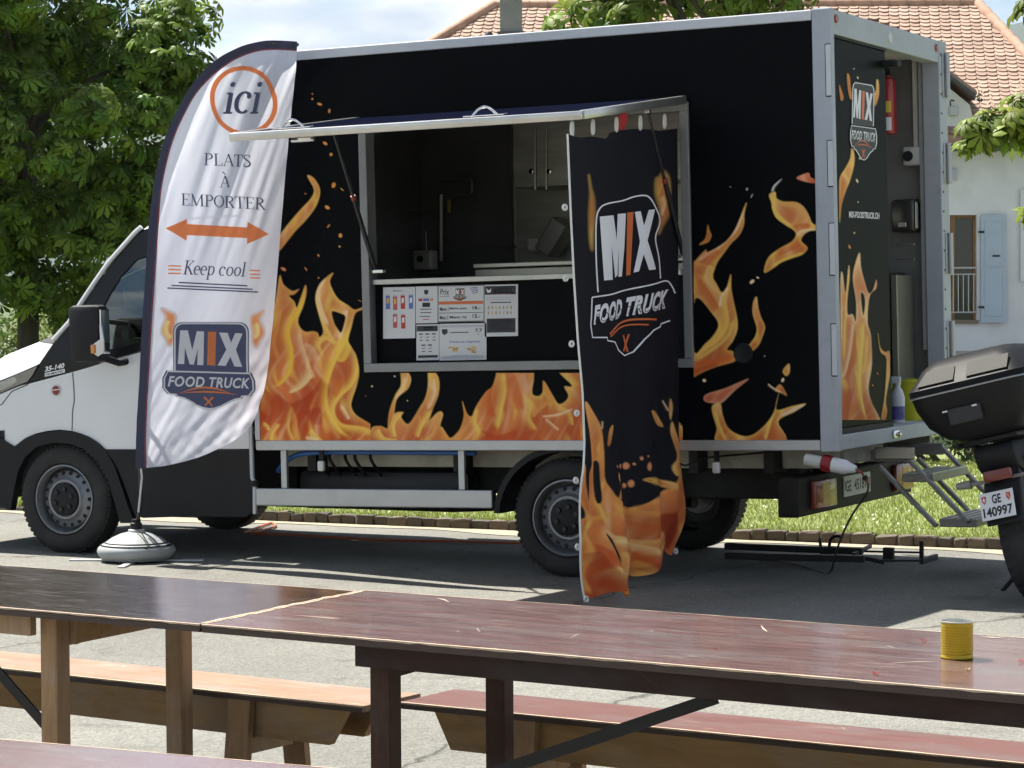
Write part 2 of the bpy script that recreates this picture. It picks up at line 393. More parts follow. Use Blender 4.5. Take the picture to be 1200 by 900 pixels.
# flames, painted point by point into a colour attribute: C = (rows, cols, 3), linear
GAIN = 1.2
def rgb(*c): return np.array(lin(tuple(x/255 for x in c)))*GAIN
DEEP, ORNG, AMBR, YELW, CREM = rgb(178, 70, 38), rgb(212, 112, 60), rgb(224, 152, 78), rgb(236, 198, 98), rgb(244, 216, 170)
class Canvas:
    def __init__(s, x0, y0, x1, y1, step=1.0, base=(0.0022, 0.0026, 0.0038)):
        s.nx = int(round((x1-x0)/step))+1; s.ny = int(round((y1-y0)/step))+1
        s.xs = np.linspace(x0, x1, s.nx); s.ys = np.linspace(y0, y1, s.ny)
        s.X, s.Y = np.meshgrid(s.xs, s.ys); s.C = np.ones((s.ny, s.nx, 3))*np.array(base); s.hit = np.zeros((s.ny, s.nx), bool); s.A = np.zeros((s.ny, s.nx))
    def _dist(s, pts, closed):
        d = np.full(s.X.shape, 1e9); P = np.array(pts, float); n = len(P); par = np.zeros(s.X.shape)
        ins = np.zeros(s.X.shape, bool)
        for i in range(n if closed else n-1):
            a, b = P[i], P[(i+1) % n]; ab = b-a; l2 = ab@ab+1e-9
            t = np.clip(((s.X-a[0])*ab[0]+(s.Y-a[1])*ab[1])/l2, 0, 1)
            q = np.hypot(s.X-a[0]-t*ab[0], s.Y-a[1]-t*ab[1]); m = q < d; d[m] = q[m]; par[m] = (i+t[m])/max(1, n-1)
            if closed and a[1] != b[1]:
                c = ((a[1] > s.Y) != (b[1] > s.Y)) & (s.X < (b[0]-a[0])*(s.Y-a[1])/(b[1]-a[1])+a[0]); ins ^= c
        return d, par, ins
    def blend(s, al, col):
        s.C = s.C*(1-al[..., None])+np.asarray(col)*al[..., None]; s.hit |= al > 0.01
    def flame(s, poly, holes=(), seed=0, edge=3.0, deep=DEEP, mid=ORNG, rim=YELW, soft=0.7, smooth=True, rimk=0.85, alpha=1.0):
        pts = spline(poly, 5, True) if smooth else poly
        d, _, ins = s._dist(pts, True); sd = np.where(ins, d, -d)
        for h in holes:
            dh, _, ih = s._dist(spline(h, 5, True), True); sd = np.minimum(sd, np.where(ih, -dh, dh))
        al = np.clip(sd/soft*0.5+0.5, 0, 1)*alpha
        r = np.random.default_rng(seed); ph = r.uniform(0, 6.28, 6)
        wx = s.X+7*np.sin(s.Y*0.045+ph[0])+3*np.sin(s.Y*0.11+s.X*0.03+ph[1]); wy = s.Y+6*np.sin(s.X*0.06+ph[2])
        n1 = 0.5+0.5*np.sin(wx*0.13+0.03*wy+ph[3]); n2 = 0.5+0.5*np.sin(wx*0.31-0.05*wy+ph[4]+2*n1); n3 = 0.5+0.5*np.sin(0.09*wy+0.05*wx+ph[5])
        k = np.clip(0.15+0.55*n1*n3+0.3*n2*n1, 0, 1)
        ya_, yb_ = min(q[1] for q in poly), max(q[1] for q in poly); tv_ = np.clip((s.Y-ya_)/(yb_-ya_+1e-6), 0, 1)
        col = deep*(1-k[..., None])+mid*k[..., None]
        up_ = (1-tv_)**1.2*(0.30+0.35*n1)*min(1.0, (yb_-ya_)/60.0); col = col*(1-up_[..., None])+rgb(236, 178, 112)*up_[..., None]
        n4 = (0.5+0.5*np.sin(wx*0.36+0.07*wy+ph[2]+4*n3))**4*np.clip(0.2+n1*n3, 0, 1)*0.38; col = col*(1-n4[..., None])+CREM*n4[..., None]
        e = np.exp(-np.maximum(sd, 0)/edge)*rimk*(0.45+0.55*n3)
        col = col*(1-e[..., None])+rim*e[..., None]
        hl = np.clip(n2*n3-0.62, 0, 1)*1.3
        col = col*(1-hl[..., None])+YELW*hl[..., None]
        s.A = np.maximum(s.A, al); s.blend(al, col); return s
    def streak(s, pts, w, col=YELW, a=0.8, hard=False, k=6):
        p = spline(pts, k); d, par, _ = s._dist(p, False)
        ww = np.interp(par, np.linspace(0, 1, len(w)), w) if isinstance(w, (list, tuple)) else w*np.clip(np.minimum(par, 1-par)*5+0.25, 0.25, 1)
        # one crisp side, one soft side, like the airbrushed folds of the print
        Q = np.array(p); i = np.clip((par*(len(Q)-1)).astype(int), 0, len(Q)-2); tx = Q[i+1, 0]-Q[i, 0]; ty = Q[i+1, 1]-Q[i, 1]
        sd = tx*(s.Y-Q[i, 1])-ty*(s.X-Q[i, 0]); ww = np.where(sd > 0, ww*1.9, np.minimum(ww*0.55, 1.3)) if not hard else ww
        a = a*np.clip(np.minimum(par, 1-par)*8+0.1, 0, 1)
        al = np.clip((ww-d)/0.9+0.5, 0, 1)*a if hard else np.exp(-(d/np.maximum(ww, 0.15))**2)*a
        if (max(w) if isinstance(w, (list, tuple)) else w) > 1.25: al = al*s.A
        s.blend(al, col); return s
    def ember(s, x, y, rx, ry, ang=0, col=AMBR):
        c, q = math.cos(math.radians(ang)), math.sin(math.radians(ang)); u = ((s.X-x)*c+(s.Y-y)*q)/rx; v = (-(s.X-x)*q+(s.Y-y)*c)/ry
        s.blend(np.clip(2.6-2.6*np.hypot(u, v), 0, 1), col); return s
def canvas_quads(c, keep_all=False):
    """cells of the canvas: fine where printed, run-merged where plain; -> vertex ids, faces"""
    ny, nx = c.ny, c.nx
    h = c.hit; cell = h[:-1, :-1] | h[1:, :-1] | h[:-1, 1:] | h[1:, 1:]
    if keep_all: cell[:] = True
    fs = []; I = lambda j, i: j*nx+i
    for j in range(ny-1):
        i = 0
        while i < nx-1:
            if cell[j, i]: fs.append((I(j, i), I(j+1, i), I(j+1, i+1), I(j, i+1))); i += 1
            else:
                k = i
                while k < nx-1 and not cell[j, k]: k += 1
                fs.append((I(j, i), I(j+1, i), I(j+1, k), I(j, k))); i = k
    return fs
def canvas_obj(c, name, fn, m, parent=None, keep_all=False, smooth=False):
    fs = np.array(canvas_quads(c, keep_all), np.int32)
    used, inv = np.unique(fs, return_inverse=True); fs = inv.reshape(fs.shape)
    xs = c.X.ravel()[used]; ys = c.Y.ravel()[used]
    v = np.array([fn(x, y) for x, y in zip(xs, ys)])
    return np_obj(name, v, fs, m, parent, smooth, c.C.reshape(-1, 3)[used])

# serif lettering from strokes: each glyph is a list of polygons in a cell 1 high
def _st(pts, w): return ('r', pts, w)
def _arc(cx, cy, rx, ry, a0, a1, w0, w1, n=14):
    a = np.radians(np.linspace(a0, a1, n)); pts = np.stack([cx+rx*np.cos(a), cy+ry*np.sin(a)], 1)
    ws = w1+(w0-w1)*np.abs(np.cos(a)); return ('r', pts, ws)
TK, TN, SR = 0.115, 0.05, 0.045
def _bar(x0, x1, y, t=SR): return ('r', [(x0, y), (x1, y)], t)
GLY = {
 'P': (0.62, [_st([(0.17, 0.02), (0.17, 0.98)], TK), _bar(0.03, 0.33, 0.02), _bar(0.03, 0.30, 0.98), _arc(0.30, 0.74, 0.26, 0.235, -90, 90, TK, TN), _bar(0.17, 0.31, 0.505), _bar(0.2, 0.31, 0.975)]),
 'L': (0.60, [_st([(0.17, 0.02), (0.17, 0.98)], TK), _bar(0.03, 0.57, 0.02), _bar(0.03, 0.32, 0.98), _st([(0.55, 0.0), (0.57, 0.24)], 0.05)]),
 'A': (0.76, [_st([(0.10, 0.0), (0.37, 1.0)], TN), _st([(0.37, 1.0), (0.67, 0.0)], TK), _bar(0.0, 0.22, 0.02), _bar(0.54, 0.78, 0.02), _bar(0.19, 0.56, 0.36)]),
 'T': (0.66, [_st([(0.33, 0.02), (0.33, 0.97)], TK), _bar(0.02, 0.64, 0.97, 0.055), _bar(0.19, 0.47, 0.02), _st([(0.035, 0.98), (0.02, 0.76)], 0.05), _st([(0.625, 0.98), (0.64, 0.76)], 0.05)]),
 'S': (0.52, [('r', spline([(0.43, 0.78), (0.40, 0.94), (0.25, 0.98), (0.10, 0.90), (0.09, 0.73), (0.24, 0.56), (0.40, 0.42), (0.44, 0.22), (0.32, 0.04), (0.15, 0.02), (0.06, 0.10), (0.05, 0.26)], 4), [TN]*8+[0.07]*8+[TK]*21+[TN]*8), _st([(0.435, 0.97), (0.43, 0.75)], 0.04), _st([(0.05, 0.03), (0.05, 0.26)], 0.04)]),
 'E': (0.62, [_st([(0.17, 0.02), (0.17, 0.98)], TK), _bar(0.03, 0.57, 0.02), _bar(0.03, 0.54, 0.98), _bar(0.17, 0.42, 0.52), _st([(0.55, 0.0), (0.58, 0.22)], 0.05), _st([(0.53, 1.0), (0.54, 0.79)], 0.05), _st([(0.42, 0.42), (0.42, 0.62)], 0.045)]),
 'M': (0.95, [_st([(0.15, 0.02), (0.17, 0.98)], TN), _st([(0.15, 0.98), (0.47, 0.04)], TK), _st([(0.47, 0.04), (0.79, 0.98)], TN), _st([(0.80, 0.02), (0.79, 0.98)], TK), _bar(0.03, 0.28, 0.02), _bar(0.66, 0.94, 0.02), _bar(0.04, 0.17, 0.98), _bar(0.79, 0.92, 0.98)]),
 'O': (0.78, [_arc(0.39, 0.5, 0.32, 0.475, 0, 360, TK, TN, 30)]),
 'R': (0.70, [_st([(0.17, 0.02), (0.17, 0.98)], TK), _bar(0.03, 0.33, 0.02), _bar(0.03, 0.30, 0.98), _arc(0.30, 0.745, 0.24, 0.23, -90, 90, TK, TN), _bar(0.17, 0.31, 0.515), _bar(0.2, 0.31, 0.975), _st([(0.32, 0.52), (0.62, 0.02)], TK), _bar(0.56, 0.74, 0.02)]),
 'K': (0.70, [_st([(0.17, 0.02), (0.17, 0.98)], TK), _bar(0.03, 0.30, 0.02), _bar(0.03, 0.32, 0.98), _st([(0.20, 0.45), (0.58, 0.97)], TN), _st([(0.30, 0.56), (0.62, 0.02)], TK), _bar(0.44, 0.68, 0.98), _bar(0.52, 0.72, 0.02)]),
 'e': (0.47, [_arc(0.24, 0.33, 0.185, 0.31, 0, 300, 0.10, TN, 18), _bar(0.06, 0.43, 0.36, 0.05)]),
 'p': (0.54, [_st([(0.13, -0.30), (0.13, 0.64)], 0.10), _arc(0.29, 0.33, 0.185, 0.31, -150, 150, 0.10, TN, 18), _bar(0.02, 0.25, -0.30), _bar(0.02, 0.14, 0.63)]),
 'c': (0.46, [_arc(0.24, 0.33, 0.19, 0.31, 50, 310, 0.10, TN, 18), _arc(0.36, 0.52, 0.035, 0.05, 0, 360, 0.05, 0.05, 8)]),
 'o': (0.52, [_arc(0.26, 0.33, 0.19, 0.31, 0, 360, 0.10, TN, 20)]),
 'l': (0.28, [_st([(0.14, 0.0), (0.14, 1.02)], 0.10), _bar(0.02, 0.27, 0.015), _bar(0.02, 0.15, 1.0)]),
 'i': (0.28, [_st([(0.14, 0.0), (0.14, 0.62)], 0.10), _bar(0.02, 0.26, 0.015), _bar(0.02, 0.15, 0.61), _arc(0.14, 0.88, 0.035, 0.035, 0, 360, 0.07, 0.07, 10)]),
}
GLY['À'] = (0.76, GLY['A'][1]+[_st([(0.22, 1.34), (0.40, 1.10)], [0.10, 0.05])])
def serif(d, col, body, x, y, w, h, shear=0.0, layer=2, slope=0.0, bold=1.0):
    """body set in px: left x, baseline y, width w, capital height h"""
    adv = [0.28 if ch == ' ' else GLY[ch][0] for ch in body]; tot = sum(adv); kx = w/tot; cx = 0.0; k = 0
    for ch, a in zip(body, adv):
        if ch != ' ':
            for _, pts, ws in GLY[ch][1]:
                P = np.array(pts, float); q = np.asarray(ws, float)*bold*np.ones(len(P)) if np.ndim(ws) == 0 or len(ws) == len(P) else np.interp(np.linspace(0, 1, len(P)), np.linspace(0, 1, len(ws)), ws)*bold
                v, f = ribbon(P, q); X = x+(cx+v[:, 0]+shear*v[:, 1])*kx; Y = y-v[:, 1]*h+slope*(X-x)
                d.add(col, (np.stack([X, Y], 1), f), layer+0.12*(k % 8)); k += 1
        cx += a

# ------------------------------------------------------------------ inks and common materials
INK = {
 'white': mat('ink_white', (0.80, 0.80, 0.82), 0.5), 'orange': mat('ink_orange', lin('d9703f'), 0.5), 'black': mat('ink_black', (0.012, 0.012, 0.014), 0.5),
 'navy': mat('ink_navy', lin('4a4d68'), 0.7), 'grey': mat('ink_grey', lin('6f7078'), 0.6), 'dark': mat('ink_dark', lin('35353c'), 0.6), 'ink': mat('ink_char', (0.02, 0.02, 0.025), 0.5),
 'red': mat('ink_red', lin('b8362c'), 0.5), 'blue': mat('ink_blue', lin('5b74b8'), 0.5), 'green': mat('ink_green', lin('8fa05a'), 0.5), 'tan': mat('ink_tan', lin('c99a5c'), 0.5), 'pink': mat('ink_pink', lin('c25560'), 0.5), 'pale': mat('ink_pale', lin('b9bcc4'), 0.5), 'yellow': mat('ink_yellow', lin('d9b84a'), 0.5)}
BLACKP = mat('black_wrap', (0.0022, 0.0026, 0.0038), 0.42, spec=0.06, bump=0.02, bscale=3)
PRINT = attr_mat('printed_wrap', 0.42, spec=0.06)
ALU = mat('aluminium', (0.46, 0.47, 0.48), 0.42, 0.7, var=0.06, vscale=5, dirt=(0.25, 0.23, 0.2), dscale=4, damt=0.15)
ALUW = mat('aluminium_pale', (0.60, 0.62, 0.66), 0.5, 0.25, var=0.05, vscale=4, dirt=(0.3, 0.28, 0.25), dscale=5, damt=0.2)
STEEL = mat('steel_brushed', (0.42, 0.41, 0.38), 0.33, 0.9, var=0.12, vscale=3, stretch=(1, 1, 14))
CHROME = mat('chrome', (0.75, 0.75, 0.76), 0.14, 1.0)
DARKST = mat('dark_steel', (0.035, 0.035, 0.034), 0.4, 0.3, var=0.2, vscale=3)
BLKPL = mat('black_plastic', (0.010, 0.010, 0.012), 0.6, spec=0.3, var=0.25, vscale=5, bump=0.08, bscale=300)
BLKMET = mat('black_chassis', (0.010, 0.0095, 0.009), 0.6, 0.0, spec=0.25, var=0.4, vscale=9, dirt=(0.035, 0.032, 0.026), dscale=5, damt=0.5)
WPAINT = mat('white_paint', (0.72, 0.74, 0.76), 0.3, coat=0.5, var=0.02, vscale=2, dirt=(0.45, 0.43, 0.38), dscale=2, damt=0.15)
RUBBER = mat('tyre_rubber', (0.016, 0.016, 0.016), 0.8, var=0.3, vscale=14, dirt=(0.06, 0.055, 0.05), dscale=6, damt=0.5)
RIMST = mat('wheel_steel', (0.22, 0.23, 0.25), 0.40, 0.5, var=0.15, vscale=10, dirt=(0.05, 0.045, 0.04), dscale=12, damt=0.5)
BEIGE = mat('subframe_beige', (0.38, 0.36, 0.29), 0.7, var=0.15, vscale=6, dirt=(0.08, 0.07, 0.05), dscale=5, damt=0.6)
GLASS = glass_mat('window_glass', (0.62, 0.70, 0.67), 0.07)
LENSG = glass_mat('lamp_glass', (0.85, 0.87, 0.88), 0.12)

# ------------------------------------------------------------------ the truck
X0, X1, WID, ZB, ZT = -2.0515, 1.6822, 2.14, 0.7375, 3.1415
truck = thing('food_truck', 'white box truck with black flame-printed body and open serving hatch', 'truck', rot=(0, RAKE, 0))
OX0, OX1, OZ0, OZ1 = -1.275, 0.838, 1.203, 2.688        # outer edge of the hatch frame
# black skin round the hatch
b = B()
b.box(X0+0.02, OX0+0.02, 0.004, 0.05, ZB+0.03, ZT-0.03); b.box(OX1-0.02, X1-0.09, 0.0045, 0.05, ZB+0.03, ZT-0.03)
b.box(OX0+0.02, OX1-0.02, 0.004, 0.05, ZB+0.03, OZ0+0.02); b.box(OX0+0.02, OX1-0.02, 0.004, 0.05, OZ1-0.02, ZT-0.03)
b.done('side_panel', BLACKP, truck)
b = B(); b.box(X0+0.02, X1-0.02, WID-0.05, WID-0.004, ZB+0.03, ZT-0.03); b.done('side_panel', BLACKP, truck)
b = B(); b.box(X0+0.004, X0+0.05, 0.05, WID-0.05, ZB+0.03, ZT-0.03); b.done('front_panel', BLACKP, truck)
b = B(); b.box(X0+0.02, X1-0.02, 0.02, WID-0.02, ZT-0.028, ZT-0.004); b.done('roof', mat('roof_white', (0.7, 0.7, 0.7), 0.5), truck)
# rails and posts
for y0, y1 in ((-0.004, 0.06), (WID-0.06, WID+0.004)):
    B().box(X0, X1-0.112, y0, y1, ZT-0.058, ZT, 0.006).done('top_rail', ALUW, truck)
    B().box(X0, X1-0.112, y0, y1, ZB, ZB+0.060, 0.006).done('bottom_rail', ALU, truck)
    B().box(X0-0.002, X0+0.034, y0-0.001, y1, ZB+0.062, ZT-0.060, 0.005).done('front_post', ALU, truck)
B().box(X0, X0+0.06, 0.062, WID-0.062, ZT-0.058, ZT, 0.006).done('top_rail', ALUW, truck)
POSTM = mat('post_grey', (0.42, 0.45, 0.50), 0.55, 0.2, var=0.07, vscale=3, dirt=(0.2, 0.19, 0.18), dscale=16, damt=0.22)
for y0, y1 in ((-0.006, 0.050), (WID-0.150, WID+0.006)):
    p = B().box(X1-0.110, X1, y0, y1, ZB-0.004, ZT+0.004, 0.006).done('rear_post', POSTM, truck)
# hinge leaves let into the near rear post, and their pins
for (ya, yb) in ((52, 112), (165, 218), (262, 322), (380, 440)):
    za, zb_ = TY(974, ya)[2], TY(974, yb)[2]
    h = B().box(X1-0.032, X1-0.004, -0.0105, -0.0065, zb_, za, 0.001).done('hinge', ALUW, truck)
    B().box(X1-0.036, X1-0.0325, -0.0085, -0.0062, zb_-0.004, za+0.004).box(X1-0.0325, X1-0.004, -0.0085, -0.0062, zb_-0.006, zb_-0.0005).box(X1-0.0325, X1-0.004, -0.0085, -0.0062, za+0.0005, za+0.005).done('hinge_gap', BLKPL, h)
for (ya, yb) in ((63, 115), (168, 216), (273, 321), (376, 424)):
    za, zb_ = TX(1108, ya, X1)[2], TX(1110, yb, X1)[2]
    B().tube([(X1+0.018, WID-0.045, zb_), (X1+0.018, WID-0.045, za)], 0.017, 10).box(X1+0.0005, X1+0.006, WID-0.10, WID-0.02, zb_, za, 0.002).done('hinge', ALU, truck, smooth=True)
b = B()
for k in range(19): b.lathe([(0.0, 0.006), (0.007, 0.004), (0.008, 0.0005)], (X1, WID-0.118, ZB+0.16+0.12*k), 'x', 8)
b.done('rivet', mat('rivet_dark', (0.10, 0.10, 0.10), 0.4, 0.6), truck)
# rear header and sill
hd = B().box(X1-0.10, X1-0.003, 0.052, WID-0.152, ZT-0.135, ZT+0.001, 0.006).done('rear_header', POSTM, truck)
for yy in (0.085, WID-0.20): B().lathe([(0.0, 0.012), (0.022, 0.010), (0.026, -0.002)], (X1-0.003, yy, ZT-0.05), 'x', 12).done('marker_lamp', mat('lamp_red', (0.30, 0.05, 0.03), 0.25), hd, smooth=True)
B().lathe([(0.0, 0.012), (0.03, 0.010), (0.036, -0.002)], (X1-0.003, 1.02, ZT-0.07), 'x', 16).done('round_cap', mat('cap_white', (0.6, 0.6, 0.56), 0.5), hd, smooth=True)
sl = B().box(X1-0.10, X1-0.003, 0.052, WID-0.152, ZB, ZB+0.085, 0.006).done('rear_sill', POSTM, truck)
B().box(X1-0.0025, X1+0.012, 0.93, 1.04, ZB+0.02, ZB+0.065, 0.004).lathe([(0, 0.02), (0.012, 0.018), (0.014, 0)], (X1+0.012, 0.99, ZB+0.042), 'x', 12).done('latch', CHROME, sl, smooth=True)

# near rear door leaf, shut
DX = X1-0.018
dr = B().box(DX-0.035, DX, 0.062, 0.985, ZB+0.118, ZT-0.150, 0.006).done('rear_door', mat('door_black', (0.006, 0.007, 0.004), 0.36, spec=0.02), truck)
B().box(DX-0.01, DX+0.006, 0.055, 0.985, ZB+0.088, ZB+0.117, 0.003).done('door_seal', BLKPL, dr)
B().box(DX-0.035, DX+0.006, 0.052, 1.00, ZT-0.149, ZT-0.137, 0.002).done('door_seal', BLKPL, dr)
B().box(DX-0.06, DX+0.09, 0.93, 1.02, ZT-0.245, ZT-0.205, 0.016).done('door_closer', BLKPL, dr, smooth=True)
# print on the door
cv = Canvas(983, 80, 1043, 492, 0.75, base=(0.006, 0.007, 0.004)); cv.hit[:] = False
def D36(p, oy): return [(970+x/3.6, oy+y/3.6) for x, y in p]
cv.flame(D36([(50, 830), (48, 700), (52, 640), (75, 600), (95, 560), (100, 520), (110, 530), (112, 580), (95, 650), (75, 700), (58, 760)], 30), seed=3, edge=1.6, mid=AMBR)
cv.flame(D36([(48, 250), (66, 300), (56, 315)], 30), seed=4, edge=1.2); cv.flame(D36([(82, 205), (92, 215), (98, 270), (104, 300), (96, 310), (86, 270)], 30), seed=5, edge=1.2); cv.flame(D36([(206, 230), (214, 235), (216, 290), (200, 340), (194, 300), (204, 270)], 30), seed=6, edge=1.4, mid=AMBR)
big = [(56, 870), (52, 700), (54, 500), (54, 250), (62, 215), (75, 300), (88, 185), (92, 230), (82, 330), (84, 390), (105, 390), (118, 420), (120, 340), (106, 240), (118, 170), (135, 130), (140, 190), (158, 260), (172, 300), (190, 290), (205, 245), (204, 280), (176, 315), (168, 420), (182, 480), (186, 600), (172, 700), (185, 760), (205, 800), (220, 835), (215, 850), (100, 866)]
cv.flame(D36(big, 260), [D36([(140, 300), (154, 310), (158, 350), (150, 395), (142, 350)], 260)], seed=7, edge=2.2, mid=AMBR, rim=CREM)
cv.streak(D36([(150, 420), (150, 500), (140, 600), (140, 720), (165, 840)], 260), [2, 3, 2.5, 2, 1], YELW, 0.9); cv.streak(D36([(170, 470), (165, 560), (150, 640), (130, 560), (120, 460)], 260), 2.0, YELW, 0.6); cv.streak(D36([(110, 420), (100, 520), (80, 620), (62, 660)], 260), 1.6, CREM, 0.6); cv.streak(D36([(66, 600), (70, 450), (80, 320), (88, 200)], 260), 1.3, YELW, 0.8)
cv.streak(D36([(110, 700), (90, 780), (80, 840)], 260), 6, DEEP, 0.6)
cv.flame(D36([(212, 470), (222, 530), (246, 550), (258, 545), (268, 600), (262, 650), (245, 750), (250, 800), (240, 840), (226, 830), (240, 740), (248, 620), (246, 570), (222, 545)], 260), seed=8, edge=1.4, mid=AMBR)
for x, y, rx, ry, a in ((110, 180, 5, 2, 60), (127, 220, 5, 2, 80), (124, 655, 8, 3, 70), (128, 745, 4, 1.5, 110), (112, 875, 3, 3, 0), (135, 560, 5, 3, 70)): cv.ember(970+x/3.6, 30+y/3.6, rx/3.6*1.3, ry/3.6*1.6, a, CREM)
for x, y, rx, ry, a in ((92, 105, 9, 3, 70), (210, 640, 3, 3, 0), (112, 45, 2, 2, 0), (190, 690, 3, 3, 0)): cv.ember(970+x/3.6, 260+y/3.6, rx/3.6*1.2, ry/3.6*1.6, a, AMBR)
def door_pt(px, py, off=0.0015):
    p = TX(px, py, DX+off); return (DX+off, min(max(p[1], 0.066), 0.98), min(max(p[2], ZB+0.122), ZT-0.155))
def canvas_sheet(c, name, fn, m, parent):
    h = c.hit; cell = h[:-1, :-1] | h[1:, :-1] | h[:-1, 1:] | h[1:, 1:]
    j, i = np.nonzero(cell); nx = c.nx; a = j*nx+i; fs = np.stack([a, a+nx, a+nx+1, a+1], 1)
    used, inv = np.unique(fs, return_inverse=True); xs = c.X.ravel()[used]; ys = c.Y.ravel()[used]
    return np_obj(name, np.array([fn(x, y) for x, y in zip(xs, ys)]), inv.reshape(fs.shape), m, parent, False, c.C.reshape(-1, 3)[used])
canvas_sheet(cv, 'flame_print', door_pt, attr_mat('printed_door', 0.36, spec=0.02), dr)
d = Decal()
emblem(d, bilin((999, 95), (1025, 99.5), (1024, 148), (998, 145)), bilin((996, 146), (1028, 150.5), (1028, 190), (996, 187)), 1.0, fill='black')
d.text('white', 'MIX-FOODTRUCK.CH', 995.0, 247.5, 35.5, 7.6, 3, bold=0.03, fit=lambda x, y: (x, y+(x-995)*0.05))
d.build('lettering', lambda x, y, o: door_pt(x, y, 0.0025+o), dr, INK)
# far rear leaf, folded back along the far side
B().box(X1+0.02, X1+0.055, WID+0.03, WID+0.85, ZB+0.10, ZT-0.15, 0.004, Matrix.Translation((X1, WID, 0)) @ Matrix.Rotation(math.radians(82), 4, 'Z') @ Matrix.Translation((-X1-0.06, -WID-0.02, 0))).done('rear_door', BLACKP, truck)

# hatch frame, opening reveals
b = B(); fw = 0.052
for x0, x1, z0, z1 in ((OX0, OX0+fw, OZ0+fw, OZ1-fw), (OX1-fw, OX1, OZ0+fw, OZ1-fw)): b.box(x0, x1, -0.014, 0.09, z0, z1, 0.004)
b.box(OX0, OX1, -0.014, 0.09, OZ0, OZ0+fw, 0.004).box(OX0, OX1, -0.013, 0.09, OZ1-fw, OZ1, 0.004)
b.done('hatch_frame', mat('frame_grey', (0.26, 0.265, 0.265), 0.5, 0.45, var=0.08, vscale=6), truck)
# interior shell
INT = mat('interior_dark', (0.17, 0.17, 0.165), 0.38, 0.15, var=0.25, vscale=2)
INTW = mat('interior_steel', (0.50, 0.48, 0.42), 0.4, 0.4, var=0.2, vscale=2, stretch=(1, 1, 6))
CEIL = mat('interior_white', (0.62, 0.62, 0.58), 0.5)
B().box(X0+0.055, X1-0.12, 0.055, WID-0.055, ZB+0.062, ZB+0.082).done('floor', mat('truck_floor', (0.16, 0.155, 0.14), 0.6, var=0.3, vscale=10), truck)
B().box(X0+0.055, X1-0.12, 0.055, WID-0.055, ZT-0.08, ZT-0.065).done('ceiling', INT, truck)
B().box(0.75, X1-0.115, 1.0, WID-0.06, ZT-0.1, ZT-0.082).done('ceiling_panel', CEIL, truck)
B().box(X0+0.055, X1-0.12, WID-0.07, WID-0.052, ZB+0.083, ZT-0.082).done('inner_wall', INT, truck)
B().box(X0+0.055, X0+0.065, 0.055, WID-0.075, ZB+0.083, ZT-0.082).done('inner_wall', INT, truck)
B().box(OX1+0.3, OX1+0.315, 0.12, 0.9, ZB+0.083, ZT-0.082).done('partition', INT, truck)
# counter: recessed black front, pale edge
B().box(OX0+fw+0.001, OX1-fw-0.001, 0.055, 0.075, OZ0+fw+0.001, 1.722).done('counter_front', BLACKP, truck)
B().box(OX0+fw+0.001, OX1-fw-0.001, 0.02, 0.62, 1.7225, 1.752, 0.003).done('counter', mat('counter_steel', (0.5, 0.5, 0.47), 0.35, 0.7, var=0.1, vscale=4), truck)
# cooking line seen through the hatch
def WP(px, py, y): return tuple(TY(px, py, y))
g = WP(561, 330, 0.75); g2 = WP(680, 306, 0.75)
fr = B().box(g[0], 0.72, 0.70, 1.25, 1.40, g2[2]-0.03, 0.006).done('fryer', mat('fryer_beige', (0.52, 0.49, 0.40), 0.4, 0.5, var=0.15, vscale=3), truck)
B().box(g[0]-0.005, 0.725, 0.69, 1.27, g2[2]-0.022, g2[2]+0.004, 0.004).done('lid', mat('fryer_lid', (0.62, 0.59, 0.50), 0.35, 0.6), fr)
a0, a1 = WP(606, 300, 1.93), WP(606, 150, 1.93)
B().box(a0[0], 0.9, 1.915, 1.985, 1.5, ZT-0.09).done('steel_backsplash', INTW, truck)
B().box(a0[0]-0.012, a0[0], 1.90, 1.985, 1.5, ZT-0.09).done('edge_strip', STEEL, truck)
q0, q1 = WP(622, 222, 1.7), WP(668, 222, 1.7)
hood = B().box(q0[0], 0.9, 1.45, 1.91, q0[2], ZT-0.09, 0.005).done('extractor_hood', mat('hood_steel', (0.42, 0.41, 0.36), 0.36, 0.5, var=0.25, vscale=3, stretch=(1, 1, 5)), truck)
for px in (627, 640): B().tube([WP(px, 222, 1.44), WP(px, 150, 1.44)], 0.008, 8).done('rail', STEEL, hood)
for px in (623, 644):
    p = WP(px, 201, 1.44); B().lathe([(0, -0.012), (0.016, -0.010), (0.018, 0.004)], p, 'y', 12).done('knob', CHROME, hood, smooth=True)
PIPE = mat('gas_pipe', (0.20, 0.19, 0.17), 0.35, 0.4); PIPES = mat('gas_pipe_pale', (0.55, 0.52, 0.45), 0.4, 0.3)
pp = B().tube([WP(517, 306, 1.9), WP(517, 228, 1.9)], 0.012, 8).done('gas_pipe', PIPES, truck, smooth=True)
B().tube([WP(519, 211, 1.9), WP(550, 210, 1.9), WP(553, 213, 1.9), WP(553, 225, 1.9), WP(550, 228, 1.9), WP(531, 229, 1.9), WP(527, 232, 1.9)], 0.009, 8).done('gas_pipe', PIPE, truck, smooth=True)
B().tube([WP(526, 234, 1.88), WP(526, 249, 1.88)], 0.014, 8).done('valve_handle', mat('valve_yellow', lin('b59a35'), 0.5), pp, smooth=True)
B().tube([WP(446, 250, 1.9), WP(512, 250, 1.9)], 0.008, 6).tube([WP(535, 289, 1.9), WP(608, 289, 1.9)], 0.008, 6).done('gas_pipe', PIPE, truck)
g = WP(500, 316, 1.5); rg = B().box(g[0]-0.075, g[0]+0.06, 1.45, 1.55, g[2], g[2]+0.125, 0.012).done('gas_regulator', mat('regulator', (0.5, 0.48, 0.42), 0.5, 0.3), truck)
